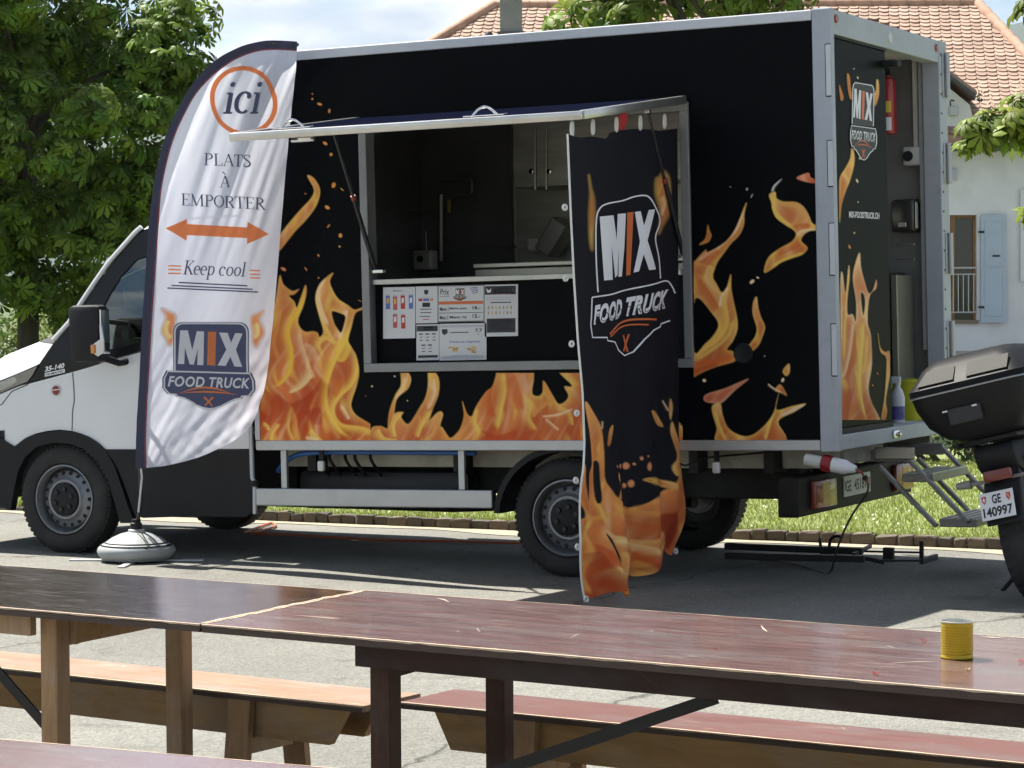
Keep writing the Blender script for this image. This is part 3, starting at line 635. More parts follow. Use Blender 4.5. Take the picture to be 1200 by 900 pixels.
B().lathe([(0, -0.012), (0.022, -0.010), (0.024, 0)], (g[0]-0.02, 1.45, g[2]+0.07), 'y', 14).done('dial', BLKPL, rg); B().tube([(g[0]+0.0, 1.5, g[2]+0.125), (g[0]+0.0, 1.5, g[2]+0.25)], 0.006, 8).done('stem', PIPE, rg)
g = WP(630, 288, 1.85); B().box(g[0]-0.045, g[0]+0.05, 1.78, 1.88, g[2]-0.04, g[2]+0.05, 0.014).done('junction_valve', mat('valve_white', (0.7, 0.68, 0.6), 0.5), truck)
B().box(g[0]-0.14, g[0]-0.045, 1.82, 1.84, g[2]-0.01, g[2]+0.01).done('valve_stem', PIPES, truck)
m4 = Matrix.Translation((g[0]+0.15, 1.75, g[2]+0.02)) @ Matrix.Rotation(0.6, 4, 'Y'); B().box(-0.05, 0.07, -0.09, 0.09, -0.08, 0.16, 0.01, m4).done('fryer_basket', STEEL, truck)
# a black ladle tray on the counter
g = WP(512, 322, 0.45)
tray = tag(B().lathe([(0.0, 0.003), (0.10, 0.006), (0.135, 0.035), (0.14, 0.036), (0.10, 0.0), (0.0, 0.0)], (g[0], 0.42, 1.753), 'z', 20).done('serving_dish', DARKST, None, smooth=True), 'shallow dark metal dish on the serving counter', 'dish')
tray.rotation_euler = (0, RAKE, 0)

# hatch flap, raised: hinge at the top of the frame, sloping a little down and outwards
HZ, OZ, OY = 2.706, 2.532, -1.41
fdir = Vector((0, OY, OZ-HZ)).normalized(); fnor = Vector((0, -fdir.z, fdir.y)); fl = math.hypot(OY, OZ-HZ)
if fnor.z < 0: fnor = -fnor
FM = Matrix(((1, 0, 0, 0), (0, fdir.y, fnor.y, -0.016), (0, fdir.z, fnor.z, HZ), (0, 0, 0, 1)))   # local: x, out, up
NAVY = mat('flap_black', (0.004, 0.005, 0.013), 0.8, spec=0.0)
fp = B().box(OX0+0.03, OX1-0.03, 0.0, fl-0.03, -0.022, 0.008, 0.002, FM).done('hatch_flap', NAVY, truck)
B().box(OX0+0.034, OX1-0.034, 0.0, fl-0.034, -0.027, -0.0225, 0, FM).done('underside', mat('flap_under', (0.42, 0.43, 0.44), 0.4), fp)
FLE = mat('flap_edge', (0.62, 0.61, 0.58), 0.28, 0.85, var=0.1, vscale=6)
B().box(OX0, OX1, fl-0.03, fl+0.01, -0.034, 0.012, 0.010, FM).done('edge_profile', FLE, fp, smooth=True)
B().box(OX1-0.03, OX1+0.004, 0.01, fl-0.031, -0.034, 0.014, 0.008, FM).done('edge_profile', FLE, fp, smooth=True)
B().box(OX0-0.004, OX0+0.03, 0.01, fl-0.031, -0.034, 0.014, 0.008, FM).done('edge_profile', FLE, fp, smooth=True)
for px in (342, 568):
    x = TY(px, 140, -1.38)[0]
    lk = B().tube([FM @ Vector((x-0.08+0.16*i/12, fl-0.05, 0.010+0.052*math.sin(math.pi*i/12))) for i in range(13)], 0.007, 8).done('lock_handle', CHROME, fp, smooth=True)
    B().box(x-0.12, x+0.12, fl-0.075, fl-0.032, 0.0165, 0.022, 0.002, FM).done('lock_plate', CHROME, lk)
x = TY(356, 163, -1.36)[0]
B().tube([FM @ Vector((x-0.07, fl-0.05, -0.05)), FM @ Vector((x+0.07, fl-0.05, -0.05))], 0.011, 8).box(x-0.02, x+0.06, fl-0.07, fl-0.03, -0.05, -0.037, 0.002, FM).done('bolt', CHROME, fp, smooth=True)
for s, xa in ((0, OX0+fw+0.02), (1, OX1-fw-0.012)):
    top = FM @ Vector((xa, 0.42, -0.045)); low = Vector((xa, 0.03, TY(443, 316)[2] if s == 0 else TY(800, 298)[2]))
    d_ = low-top
    st = B().tube([top, top+d_*0.55], 0.009, 8).tube([top+d_*0.48, low], 0.014, 10).done('gas_strut', mat('strut_black', (0.012, 0.012, 0.014), 0.3), fp, smooth=True)
    B().tube([top+d_*0.46, top+d_*0.49], 0.016, 10).done('strut_collar', mat('strut_red', (0.25, 0.04, 0.03), 0.5), st)
    B().box(low.x-0.02, low.x+0.06*(1-2*s), 0.01, 0.05, low.z-0.02, low.z, 0.003).done('strut_bracket', CHROME, st)
    B().box(top.x-0.014, top.x+0.014, top.y-0.016, top.y+0.016, top.z-0.012, top.z+0.020, 0.003).done('strut_bracket', CHROME, st)
B().box(-0.02, OX1-0.25, 0.35, 0.38, -0.05, -0.0275, 0.004, FM).done('light_strip', mat('strip_white', (0.7, 0.69, 0.6), 0.4), fp)

# ---- flames printed on the side
def side_pt(px, py, off=0.0015): p = TY(px, py, 0.004-off); return tuple(p)
def C39(p): return [(290+x/3.9125, 300+y/3.9125) for x, y in p]
def C375(p): return [(640+x/3.75, 320+y/3.75) for x, y in p]
def C667(p): return [(800+x/6.667, 180+y/6.667) for x, y in p]
cl = Canvas(302, 190, 434, 517, 0.9)
cl.flame([(360, 206), (368, 209), (375, 223), (371, 240), (360, 256), (345, 272), (330, 291), (320, 300), (322, 285), (335, 266), (352, 246), (364, 233), (368, 222)], seed=11, edge=2.2, mid=AMBR)
left = [(40, 870), (45, 700), (90, 400), (130, 200), (148, 90), (165, 130), (205, 160), (236, 152), (215, 175), (190, 182), (216, 210), (226, 238), (245, 190), (266, 134), (270, 170), (255, 230), (232, 290), (240, 325), (265, 347), (300, 345), (322, 352), (330, 372), (348, 345), (328, 270), (312, 195), (328, 135), (365, 95), (394, 78), (378, 112), (388, 150), (415, 195), (460, 225), (492, 246), (532, 234), (530, 244), (495, 262), (478, 320), (462, 385), (478, 420), (500, 460), (512, 530), (500, 595), (482, 650), (476, 690), (500, 730), (560, 768), (600, 805), (612, 870)]
hole = [(387, 254), (425, 262), (449, 276), (445, 310), (430, 352), (410, 330), (395, 300)]
cl.flame(C39(left), [C39(hole)], seed=12, edge=5, deep=rgb(170, 58, 30), mid=rgb(214, 112, 56))
for pts, w, col, a in (
  ([(330, 140), (318, 200), (345, 290), (380, 360), (400, 400), (360, 380), (330, 410), (350, 460)], 3.2, YELW, 0.75), ([(262, 140), (250, 230), (205, 300), (190, 360), (205, 430), (200, 520), (160, 580), (110, 605)], [1.5, 2.5, 3.4, 3.6, 3.2, 2.6, 2, 0.8], rgb(232, 188, 70), 0.95),
  ([(478, 320), (455, 380), (430, 430), (395, 500), (365, 600), (370, 700), (420, 790), (470, 830)], [2, 2.6, 4, 4, 3.4, 3, 2.4, 1], rgb(238, 196, 78), 0.9), ([(490, 440), (505, 520), (480, 590), (430, 640), (395, 700), (430, 770), (540, 790), (600, 840)], [1.6, 2.5, 3, 3.6, 3.6, 3.0, 4, 1], rgb(240, 198, 90), 0.8),
  ([(400, 400), (440, 380), (470, 420), (440, 480), (400, 470)], 5, rgb(236, 196, 84), 0.7), ([(360, 100), (330, 160), (340, 240), (375, 320)], 2.6, CREM, 0.65), ([(460, 240), (440, 330), (425, 385)], 2.6, CREM, 0.7), ([(240, 330), (250, 400), (270, 460), (290, 520), (310, 560)], 3, CREM, 0.45),
  ([(300, 545), (250, 600), (190, 630)], [5, 4, 1], rgb(236, 214, 150), 0.7), ([(160, 230), (140, 330), (125, 400), (150, 480)], 2.2, AMBR, 0.7), ([(190, 670), (220, 740), (225, 800), (215, 850)], 2.2, AMBR, 0.9), ([(205, 690), (190, 780), (215, 850)], 1.6, YELW, 0.7),
  ([(150, 770), (120, 810), (110, 850)], 2.0, YELW, 0.85), ([(70, 760), (95, 780), (100, 800)], 1.6, YELW, 0.9), ([(290, 790), (320, 830), (345, 850)], 2.8, YELW, 0.8), ([(265, 830), (300, 835), (330, 850)], 2.4, CREM, 0.6), ([(330, 620), (300, 680), (290, 720)], 1.2, AMBR, 0.7),
  ([(430, 680), (455, 720), (470, 750)], 1.6, CREM, 0.7), ([(360, 745), (390, 790), (430, 840)], 1.6, AMBR, 0.6), ([(130, 620), (200, 680), (300, 620), (340, 560)], 8, rgb(160, 48, 26), 0.55), ([(80, 560), (60, 700), (100, 740)], 9, rgb(168, 52, 26), 0.6), ([(260, 720), (330, 700), (340, 780)], 7, rgb(166, 54, 28), 0.6), ([(440, 560), (420, 620), (400, 650)], 3.4, rgb(206, 112, 40), 0.6), ([(260, 400), (300, 420), (330, 480)], 5, CREM, 0.35)):
    cl.streak(C39(pts), w, col, a)
for x, y, rx, ry, a in ((268, 60, 12, 4, 55), (165, 60, 16, 9, 30), (326, 100, 4, 4, 0), (515, 205, 10, 2, 30), (572, 595, 4, 4, 0), (542, 642, 3, 3, 0), (326, 0, 4, 4, 0)): cl.ember(290+x/3.9125, 300+y/3.9125, rx/3.9, ry/3.9, a, rgb(206, 128, 84))
for x, y, rx, ry, a in ((374.5, 122, 3.5, 1.7, 15), (386, 130, 1.5, 3, 10), (381, 168, 3.4, 2, 35), (391, 217, 2.6, 4, 20), (383.5, 243, 3.6, 2.4, 30), (399, 276, 2.6, 3, 0), (385, 265, 3, .8, 130), (358, 227, 2, .6, 20), (401, 222, 3, .8, 40), (388, 181, 2, 2.4, 40), (373, 299, 1.2, 1.2, 0), (398, 289, 1.4, 1.4, 0), (366, 116, 1.4, 1.4, 0), (366, 110, 1, 1, 0)):
    if y > 189: cl.ember(x, y, rx, ry, a, AMBR)
canvas_sheet(cl, 'flame_print', side_pt, PRINT, truck)
ce = Canvas(355, 105, 420, 190, 0.9)
for x, y, rx, ry, a in ((374.5, 122, 3.5, 1.7, 15), (386, 130, 1.5, 3, 10), (381, 168, 3.4, 2, 35), (388, 181, 2, 2.4, 40), (366, 116, 1.4, 1.4, 0), (366, 110, 1, 1, 0), (398, 181, 1.2, 1.2, 0)): ce.ember(x, y, rx, ry, a, AMBR)
canvas_sheet(ce, 'ember_print', side_pt, PRINT, truck)
def C43(p): return [(420+x/4.286, 280+y/4.286) for x, y in p]
cb = Canvas(434, 437, 800, 517, 0.9)
cb.flame(C43([(212, 640), (262, 690), (250, 750), (195, 800), (180, 880), (185, 960), (150, 960), (155, 870), (185, 785), (215, 730)]), seed=21, edge=2, mid=AMBR)
cb.flame(C43([(350, 640), (385, 668), (405, 710), (402, 780), (375, 850), (330, 960), (250, 960), (300, 860), (335, 800), (350, 730)]), seed=22, edge=2.4, mid=AMBR)
cb.flame(C43([(40, 1100), (60, 960), (110, 940), (150, 950), (180, 880), (225, 870), (215, 895), (250, 930), (300, 880), (330, 930), (400, 870), (425, 880), (410, 940), (430, 960), (470, 1100)]), seed=23, edge=3)
cb.flame(C43([(390, 1100), (395, 940), (400, 890), (420, 960), (460, 1000), (500, 970), (520, 930), (530, 880), (522, 815), (545, 875), (570, 890), (592, 840), (640, 770), (672, 742), (690, 690), (715, 600), (860, 600), (882, 680), (872, 770), (900, 790), (925, 770), (930, 712), (972, 780), (1005, 828), (1040, 815), (1055, 785), (1035, 742), (1072, 735), (1000, 640), (1200, 600), (1500, 800), (1600, 1100)]), seed=24, edge=5, deep=rgb(182, 66, 34), mid=rgb(222, 128, 66))
for pts, w, col, a in (([(730, 660), (740, 760), (720, 860), (700, 960)], 3.2, YELW, 0.85), ([(600, 850), (590, 930), (640, 990)], 2.6, YELW, 0.8), ([(840, 800), (870, 830), (860, 900), (900, 960)], 2.6, YELW, 0.7), ([(930, 720), (975, 800), (920, 850), (870, 900)], 2.6, AMBR, 0.9), ([(680, 720), (660, 800), (690, 900)], 5, rgb(200, 90, 44), 0.7), ([(1000, 840), (1060, 870), (1080, 940)], 2, YELW, 0.7), ([(920, 890), (1000, 880), (1080, 850)], 1.2, CREM, 0.8), ([(940, 900), (1010, 960)], 1.2, CREM, 0.7), ([(780, 680), (810, 760), (830, 860)], 7, rgb(204, 92, 48), 0.6), ([(830, 670), (850, 740), (880, 700)], 4, rgb(226, 176, 150), 0.5), ([(220, 880), (180, 930), (190, 1000)], 2, YELW, 0.9), ([(100, 950), (130, 1000), (200, 1010)], 3.5, YELW, 0.8), ([(370, 860), (320, 940), (300, 1000)], 2.2, YELW, 0.8), ([(380, 700), (385, 780), (350, 860)], 2, CREM, 0.6), ([(250, 690), (225, 760), (190, 810)], 1.8, CREM, 0.6), ([(430, 960), (470, 990), (520, 950)], 3, AMBR, 0.8), ([(610, 960), (700, 990), (800, 960)], 5, rgb(190, 66, 34), 0.7)):
    cb.streak(C43(pts), w, col, a)
for x, y, r in ((68, 740, 4), (36, 790, 3), (246, 812, 3), (182, 690, 3)): cb.ember(420+x/4.286, 280+y/4.286, r/3.5, r/3, 0, CREM)
canvas_sheet(cb, 'flame_print', side_pt, PRINT, truck)
cr = Canvas(813, 200, 958, 517, 0.9)
cr.flame(C667([(60, 880), (100, 835), (180, 752), (190, 772), (260, 740), (340, 685), (400, 610), (450, 500), (480, 420), (500, 385), (482, 470), (478, 560), (440, 640), (380, 700), (320, 780), (270, 850), (240, 930), (220, 1000), (60, 1000)]), seed=31, edge=2.6, mid=AMBR)
main = [(600, -40), (730, -30), (728, 10), (750, 50), (772, 85), (795, 60), (812, 5), (815, 80), (842, 220), (825, 290), (795, 335), (822, 345), (832, 385), (760, 408), (700, 430), (590, 482), (560, 440), (640, 380), (650, 100)]
cr.flame(C375(main), [C375([(655, 112), (735, 185), (757, 230), (735, 275), (700, 310), (650, 345)])], seed=32, edge=4, mid=AMBR)
for pts, w, col, a in (([(815, 20), (790, 120), (800, 220), (760, 290), (690, 340), (660, 370)], [1.5, 3, 4, 4, 3, 2], rgb(236, 190, 92), 0.9), ([(830, 200), (800, 280), (730, 340), (660, 385)], 2.2, YELW, 0.7), ([(600, 400), (700, 390), (820, 360)], 5, rgb(206, 98, 50), 0.8), ([(670, 20), (720, 90), (760, 160)], 5, rgb(202, 98, 52), 0.7), ([(760, 150), (770, 100), (800, 60)], 1.6, CREM, 0.8), ([(600, 450), (680, 420), (760, 395)], 4, DEEP, 0.6)):
    cr.streak(C375(pts), w, col, a)
cr.streak(C667([(480, 440), (430, 580), (330, 690), (200, 790), (110, 850)]), [0.8, 2, 2.2, 2, 1], CREM, 0.7); cr.streak(C667([(300, 760), (200, 860), (160, 960)]), 6, rgb(204, 92, 50), 0.6)
cr.flame(C667([(130, 712), (175, 668), (188, 620), (196, 556), (210, 600), (224, 640), (200, 690)]), seed=33, edge=1.8)
cr.flame(C667([(675, 330), (690, 308), (725, 300), (735, 350), (790, 375), (880, 378), (940, 410), (980, 470), (1010, 540), (1050, 565), (1070, 598), (1000, 602), (950, 630), (925, 680), (975, 735), (940, 785), (860, 815), (770, 850), (700, 900), (640, 930), (645, 870), (680, 800), (760, 740), (850, 690), (885, 640), (870, 600), (800, 555), (730, 500), (700, 430), (695, 385)]), seed=34, edge=3, mid=AMBR)
for pts, w, col, a in (([(715, 320), (720, 420), (770, 500), (860, 570)], [2, 3.5, 4, 2], YELW, 0.9), ([(750, 390), (880, 400), (960, 460), (1005, 540)], [1, 3, 4, 2], rgb(222, 166, 96), 0.8), ([(860, 570), (940, 550), (1000, 560)], 5, rgb(206, 104, 50), 0.8), ([(890, 640), (930, 600), (1040, 590)], 2, CREM, 0.7), ([(930, 710), (850, 750), (740, 800)], 5, rgb(200, 92, 54), 0.7), ([(700, 880), (800, 820), (950, 770)], 1.6, YELW, 0.7)): cr.streak(C667(pts), w, col, a)
cr.streak(C667([(695, 295), (715, 250), (775, 195)]), [0.9, 0.9, 0.3], rgb(225, 222, 214), 0.95)
cr.flame(C667([(890, 190), (980, 150), (1000, 185), (1055, 215), (1045, 232), (960, 220)]), seed=35, edge=1.6, mid=rgb(206, 108, 72), rim=rgb(226, 140, 110))
cr.flame(C375([(925, 103), (932, 150), (945, 195), (962, 236), (950, 280), (935, 315), (905, 343), (890, 322), (918, 280), (925, 240), (908, 180), (910, 130)]), seed=36, edge=1.8, mid=AMBR)
cr.flame(C375([(693, 545), (715, 528), (790, 505), (890, 464), (830, 515), (775, 568), (745, 572), (700, 565)]), seed=37, edge=2.2, mid=rgb(214, 130, 96), rim=rgb(236, 190, 160))
cr.flame(C375([(728, 590), (765, 572), (775, 620), (800, 680), (850, 712), (900, 714), (955, 675), (1000, 615), (1022, 530), (1012, 600), (1080, 585), (1142, 574), (1090, 610), (1020, 652), (1045, 745), (765, 745), (750, 680)]), seed=38, edge=3, mid=AMBR)
cr.streak(C375([(1018, 545), (985, 660), (965, 735)]), [1, 2.6, 1], YELW, 0.9); cr.streak(C375([(1030, 625), (1090, 595), (1135, 578)]), 1.5, rgb(226, 206, 190), 0.8); cr.streak(C375([(745, 600), (760, 660), (790, 730)]), 1.8, YELW, 0.8)
cr.flame(C375([(1040, 430), (1068, 398), (1070, 435), (1055, 452)]), seed=39, edge=1.2, mid=AMBR); cr.flame(C375([(1005, 515), (1030, 490), (1058, 538), (1030, 525)]), seed=40, edge=1.2, mid=AMBR)
cr.streak(C375([(975, 485), (1000, 505), (1040, 525)]), 0.8, CREM, 0.8)
for x, y, rx, ry, a in ((930, 20, 6, 4, 20), (905, 38, 12, 7, 140), (960, 365, 3, 3, 0), (1040, 470, 6, 10, 20), (695, 472, 8, 7, 20), (895, 375, 3, 3, 0)): cr.ember(640+x/3.75, 320+y/3.75, rx/3.75*1.2, ry/3.75*1.2, a, CREM)
for x, y, rx, ry, a in ((503, 278, 9, 14, 30), (540, 330, 22, 6, 118), (1058, 656, 12, 10, 0), (372, 260, 8, 4, 40)): cr.ember(800+x/6.667, 180+y/6.667, rx/6.667, ry/6.667, a, rgb(190, 180, 170))
canvas_sheet(cr, 'flame_print', side_pt, PRINT, truck)
# round vent set into the print
p = TY(871, 414); B().lathe([(0, -0.004), (0.03, -0.005), (0.05, -0.012), (0.056, -0.008), (0.058, 0.003)], (p[0], 0.003, p[2]), 'y', 24).done('round_vent', BLKPL, truck, smooth=True)

# ---- wheels
def wheel(parent, loc, flip=False):
    w = B().lathe([(0.223, 0.030), (0.236, 0.010), (0.270, 0.0), (0.305, 0.003), (0.327, 0.016), (0.340, 0.036), (0.345, 0.062), (0.345, 0.150), (0.338, 0.180), (0.320, 0.198), (0.270, 0.205), (0.223, 0.19)], (0, 0, 0), 'y', 64)
    for k in range(60):                                     # shoulder blocks
        a = 2*math.pi*k/60; m = Matrix.Rotation(-a, 4, 'Y') @ Matrix.Translation((0.3435, 0, 0))
        w.box(-0.006, 0.004, 0.032, 0.17, -0.011, 0.011, 0, m)
    w = w.done('wheel', RUBBER, parent, smooth=True, loc=loc)
    if flip: w.rotation_euler = (0, 0, math.pi)
    B().lathe([(0.224, 0.032), (0.222, 0.014), (0.214, 0.012), (0.209, 0.020), (0.204, 0.050), (0.199, 0.095), (0.190, 0.100), (0.186, 0.070), (0.176, 0.060), (0.150, 0.052), (0.134, 0.036), (0.126, 0.024), (0.112, 0.024), (0.108, 0.034), (0.0, 0.034)], (0, 0, 0), 'y', 48).done('rim', RIMST, w, smooth=True)
    for k in range(18):
        a = 2*math.pi*k/18; B().lathe([(0, 0.0565), (0.0125, 0.0565), (0.0135, 0.0625)], (0.166*math.cos(a), -0.003, 0.166*math.sin(a)), 'y', 8).done('rim_hole', BLKMET, w)
    cap = B().lathe([(0, 0.008), (0.09, 0.008), (0.104, 0.016), (0.106, 0.0315)], (0, 0, 0), 'y', 24).done('hub_cap', BLKPL, w, smooth=True)
    for k in range(6):
        a = 2*math.pi*(k+0.3)/6; B().lathe([(0, -0.014), (0.014, -0.012), (0.019, 0.004)], (0.066*math.cos(a), 0.0085, 0.066*math.sin(a)), 'y', 10).done('lug', mat('lug_black', (0.008, 0.008, 0.009), 0.5), w, smooth=True)
    return w
XF = -3.5439; ZF = 0.345+0.0737
wheel(truck, (0, 0.055, 0.345)); wheel(truck, (XF, 0.055, ZF)); wheel(truck, (0, WID-0.055, 0.345), True); wheel(truck, (XF, WID-0.055, ZF), True)

# ---- chassis
for y in (0.62, 1.42): B().box(-3.9, 1.28, y, y+0.08, 0.44, 0.60, 0.004).done('chassis_rail', BLKMET, truck)
for y in (0.24, 1.84): B().box(X0+0.05, X1-0.06, y, y+0.05, 0.625, 0.732, 0.003).done('subframe_beam', BEIGE, truck)
for x in (-1.75, -0.75, 0.75, 1.2): B().box(x, x+0.06, 0.10, 2.04, 0.605, 0.735, 0.003).done('cross_member', BLKMET, truck)
B().box(-0.06, 0.06, 0.25, 1.9, 0.28, 0.40, 0.03).done('rear_axle', BLKMET, truck)
B().lathe([(0, -0.16), (0.10, -0.14), (0.16, -0.05), (0.16, 0.05), (0.10, 0.14), (0, 0.16)], (0, 1.07, 0.34), 'y', 16).done('differential', BLKMET, truck, smooth=True)
B().box(-1.95, -0.75, 0.30, 0.62, 0.36, 0.60, 0.05).done('fuel_tank', mat('tank_black', (0.010, 0.010, 0.010), 0.5), truck, smooth=True)
B().box(-1.9, -0.1, 0.45, 0.55, 0.46, 0.62, 0.01).done('service_box', BLKMET, truck)
B().box(0.45, 1.3, 0.40, 0.55, 0.44, 0.62, 0.01).done('service_box', BLKMET, truck)
B().tube([(-2.9, 0.95, 0.36), (-1.2, 0.95, 0.33), (-0.4, 1.15, 0.35), (0.2, 1.2, 0.36), (0.35, 1.15, 0.36)], 0.035, 10).done('exhaust_pipe', BLKMET, truck, smooth=True)
# side guard
r0, r1 = TY(300, 575, 0.02), TY(577, 596, 0.02)
sg = B().box(r0[0], r1[0], 0.015, 0.05, r1[2], TY(440, 573.5, 0.02)[2], 0.008).done('side_guard', ALU, truck)
B().box(r1[0]+0.0005, r1[0]+0.012, 0.012, 0.053, r1[2]-0.003, TY(440, 573.5, 0.02)[2]+0.003, 0.003).done('end_cap', BLKPL, sg)
for px in (333, 541):
    x = TY(px, 550, 0.04)[0]; B().box(x-0.02, x+0.02, 0.035, 0.06, TY(440, 573.5, 0.02)[2]+0.0005, ZB-0.0005, 0.003).done('guard_post', ALU, sg)
for px, py in ((377, 546), (840, 548)):
    p = TY(px, py, 0.05); ml = B().box(p[0]-0.022, p[0]+0.022, 0.03, 0.06, p[2]-0.032, p[2]+0.032, 0.010).done('marker_lamp', mat('lamp_clear', (0.6, 0.6, 0.58), 0.3), truck, smooth=True)
    B().box(p[0]-0.014, p[0]+0.014, 0.045, 0.058, p[2]+0.0325, ZB-0.001).done('bracket', BLKMET, ml)
# looms and hoses under the body
B().tube(spline([(-2.02, 0.2, 0.60), (-1.9, 0.12, 0.67), (-1.75, 0.10, 0.715), (-1.3, 0.10, 0.722), (-0.6, 0.10, 0.718)], 6), 0.016, 8).done('air_hose', mat('hose_blue', lin('2a5a9c'), 0.5), truck, smooth=True)
for k in range(5):
    x = -1.72+0.09*k+random.uniform(-.02, .02); B().tube(spline([(x, 0.2, 0.73), (x+0.01, 0.17, 0.68), (x+0.03, 0.2, 0.62), (x+0.02, 0.28, 0.57)], 5), 0.010, 6).done('cable_loop', BLKMET, truck, smooth=True)
B().tube(spline([(0.62, 0.12, 0.735), (0.72, 0.10, 0.65), (0.84, 0.10, 0.69), (1.2, 0.10, 0.722)], 6), 0.006, 6).done('cable_loop', BLKMET, truck, smooth=True)
# rear wheel arch
b = B()
for (ra, rb_, ya, yb) in ((0.40, 0.43, 0.0, 0.30),):
    pts = [(math.cos(a), math.sin(a)) for a in np.linspace(0.02*math.pi, 0.98*math.pi, 20)]
    ou = [(0.45*c, 0.345+0.42*s_) for c, s_ in pts]; inn = [(0.415*c, 0.345+0.385*s_) for c, s_ in pts]
    poly = [(x, min(z, ZB-0.004)) for x, z in ou]+[(x, min(z, ZB-0.006)) for x, z in reversed(inn)]
    b.prism(poly, lambda x, z: (x, 0.02, z), lambda x, z: (x, 0.32, z))
b.done('mudguard', BLKPL, truck); bm_ = B(); 
bm_.prism(poly, lambda x, z: (x, 1.82, z), lambda x, z: (x, 2.12, z)); bm_.done('mudguard', BLKPL, truck)
# rear bumper beam with lamps and plate
b0, b1 = TX(936, 560, 1.60), TX(1050, 560, 1.60)
RB = 1.42
bp = B().box(RB-0.12, RB, 0.04, 2.1, 0.365, 0.585, 0.01).done('rear_bumper', BLKMET, truck)
for ya, yb in ((0.24, 0.60), (1.70, 2.04)):
    lp = B().box(RB+0.0005, RB+0.035, ya, yb, 0.395, 0.555, 0.010).done('tail_lamp', mat('lens_red', (0.28, 0.05, 0.025), 0.25, coat=0.4, var=0.2, vscale=30), bp, smooth=True)
    B().box(RB+0.030, RB+0.0375, ya+0.11, ya+0.23, 0.41, 0.54, 0.003).done('indicator_lens', mat('lens_amber', (0.48, 0.20, 0.05), 0.25, coat=0.4), lp)
PLW = mat('plate_white', (0.70, 0.70, 0.66), 0.4)
pl = B().box(RB+0.001, RB+0.006, 0.80, 1.28, 0.425, 0.545, 0.002).done('number_plate', PLW, bp)
d = Decal(); d.text('black', 'GE', 0.05, 0.2, 0.20, 0.6, bold=0.02); d.text('black', '451811', 0.37, 0.2, 0.55, 0.6, bold=0.02); d.poly('red', [(0.005, 0.2), (0.042, 0.2), (0.042, 0.6), (0.024, 0.8), (0.005, 0.6)]); d.poly('red', [(0.945, 0.2), (0.985, 0.2), (0.985, 0.6), (0.965, 0.8), (0.945, 0.6)])
d.build('plate_number', lambda x, y, o: (RB+0.0066+o, 0.81+0.46*x, 0.54-0.11*y), pl, INK)
B().box(1.53, 1.60, 0.06, 1.0, 0.640, 0.734, 0.003).done('rear_beam', BEIGE, truck)
# ---- fold-down step at the rear door
SL = mat('step_metal', (0.24, 0.24, 0.225), 0.45, 0.7, var=0.25, vscale=12)
st = B().box(1.45, 1.80, 0.78, 0.82, 0.63, 0.70, 0.006).done('folding_step', SL, truck)
B().box(1.45, 1.80, 1.52, 1.56, 0.63, 0.70, 0.006).done('bracket', SL, st)
for ys in (0.80, 1.54):
    for (pa, pb) in (((1030, 546), (1098, 617)), ((1058, 531), (1135, 612))):
        a, c = TY(*pa, 0.80), TY(*pb, 0.80)
        B().beam((a[0], ys, a[2]), (c[0], ys, c[2]), 0.022, 0.045, (0, 1, 0), 0.004).done('side_arm', SL, st)
for (pa, pb) in (((1056, 560), (1086, 556)), ((1100, 617), (1137, 609))):
    a, c = TY(*pa, 0.80), TY(*pb, 0.80); tr = B().box(a[0], c[0]+0.03, 0.815, 1.525, c[2]-0.045, c[2], 0.005).done('tread', SL, st)
    for k in range(4): B().box(a[0]+0.01+0.05*k, a[0]+0.03+0.05*k, 0.83, 1.51, c[2]+0.0005, c[2]+0.006).done('grip_rib', STEEL, tr)
B().box(1.62, 1.86, 0.77, 0.785, 0.645, 0.715, 0.01).done('bracket', STEEL, st)
# ---- interior seen through the open rear door (on the far wall)
YW = WID-0.072
def FW(px, py, y=YW): return TY(px, py, y)
a, c = FW(1073, 68), FW(1072, 176); B().box(a[0]-0.016, a[0]+0.016, YW-0.03, YW, c[2], a[2], 0.004).done('cable_duct', CEIL, truck)
a, c = FW(1081, 70), FW(1087, 410); B().box(a[0]-0.014, a[0]+0.014, YW-0.06, YW-0.031, c[2], a[2], 0.004).done('door_seal', mat('seal_grey', (0.35, 0.35, 0.35), 0.5), truck)
a, c = FW(1062, 173), FW(1081, 194); so = B().box(a[0], c[0], YW-0.07, YW, c[2], a[2], 0.010).done('wall_socket', mat('socket_grey', (0.50, 0.50, 0.48), 0.5), truck, smooth=True)
B().lathe([(0, -0.006), (0.030, -0.006), (0.034, 0.002)], ((a[0]+c[0])/2-0.02, YW-0.07, (a[2]+c[2])/2), 'y', 16).done('socket_hole', BLKPL, so)
a, c = FW(1055, 235), FW(1080, 272); dp = B().box(a[0]-0.02, c[0], YW-0.14, YW, c[2], a[2], 0.02).done('paper_dispenser', mat('disp_steel', (0.10, 0.10, 0.09), 0.3, 0.8), truck, smooth=True)
B().box(c[0]+0.0005, c[0]+0.008, YW-0.13, YW-0.09, c[2]+0.02, a[2]-0.02, 0.003).done('bright_edge', mat('disp_edge', (0.6, 0.58, 0.5), 0.3, 0.6), dp); B().box(a[0]+0.03, a[0]+0.08, YW-0.148, YW-0.1405, c[2]+0.03, c[2]+0.06, 0.002).done('lock', CHROME, dp)
for py in (287, 304): 
    a = FW(1055, py, YW-0.45); B().tube([(a[0]-0.02, YW-0.46, a[2]), (a[0]+0.09, YW-0.46, a[2])], 0.006, 8).done('drawer_handle', STEEL, truck)
a = FW(1066, 322, YW-0.4)
B().box(0.2, 1.42, YW-0.50, YW-0.02, 0.90, a[2]+0.02, 0.006).done('side_cabinet', DARKST, truck)
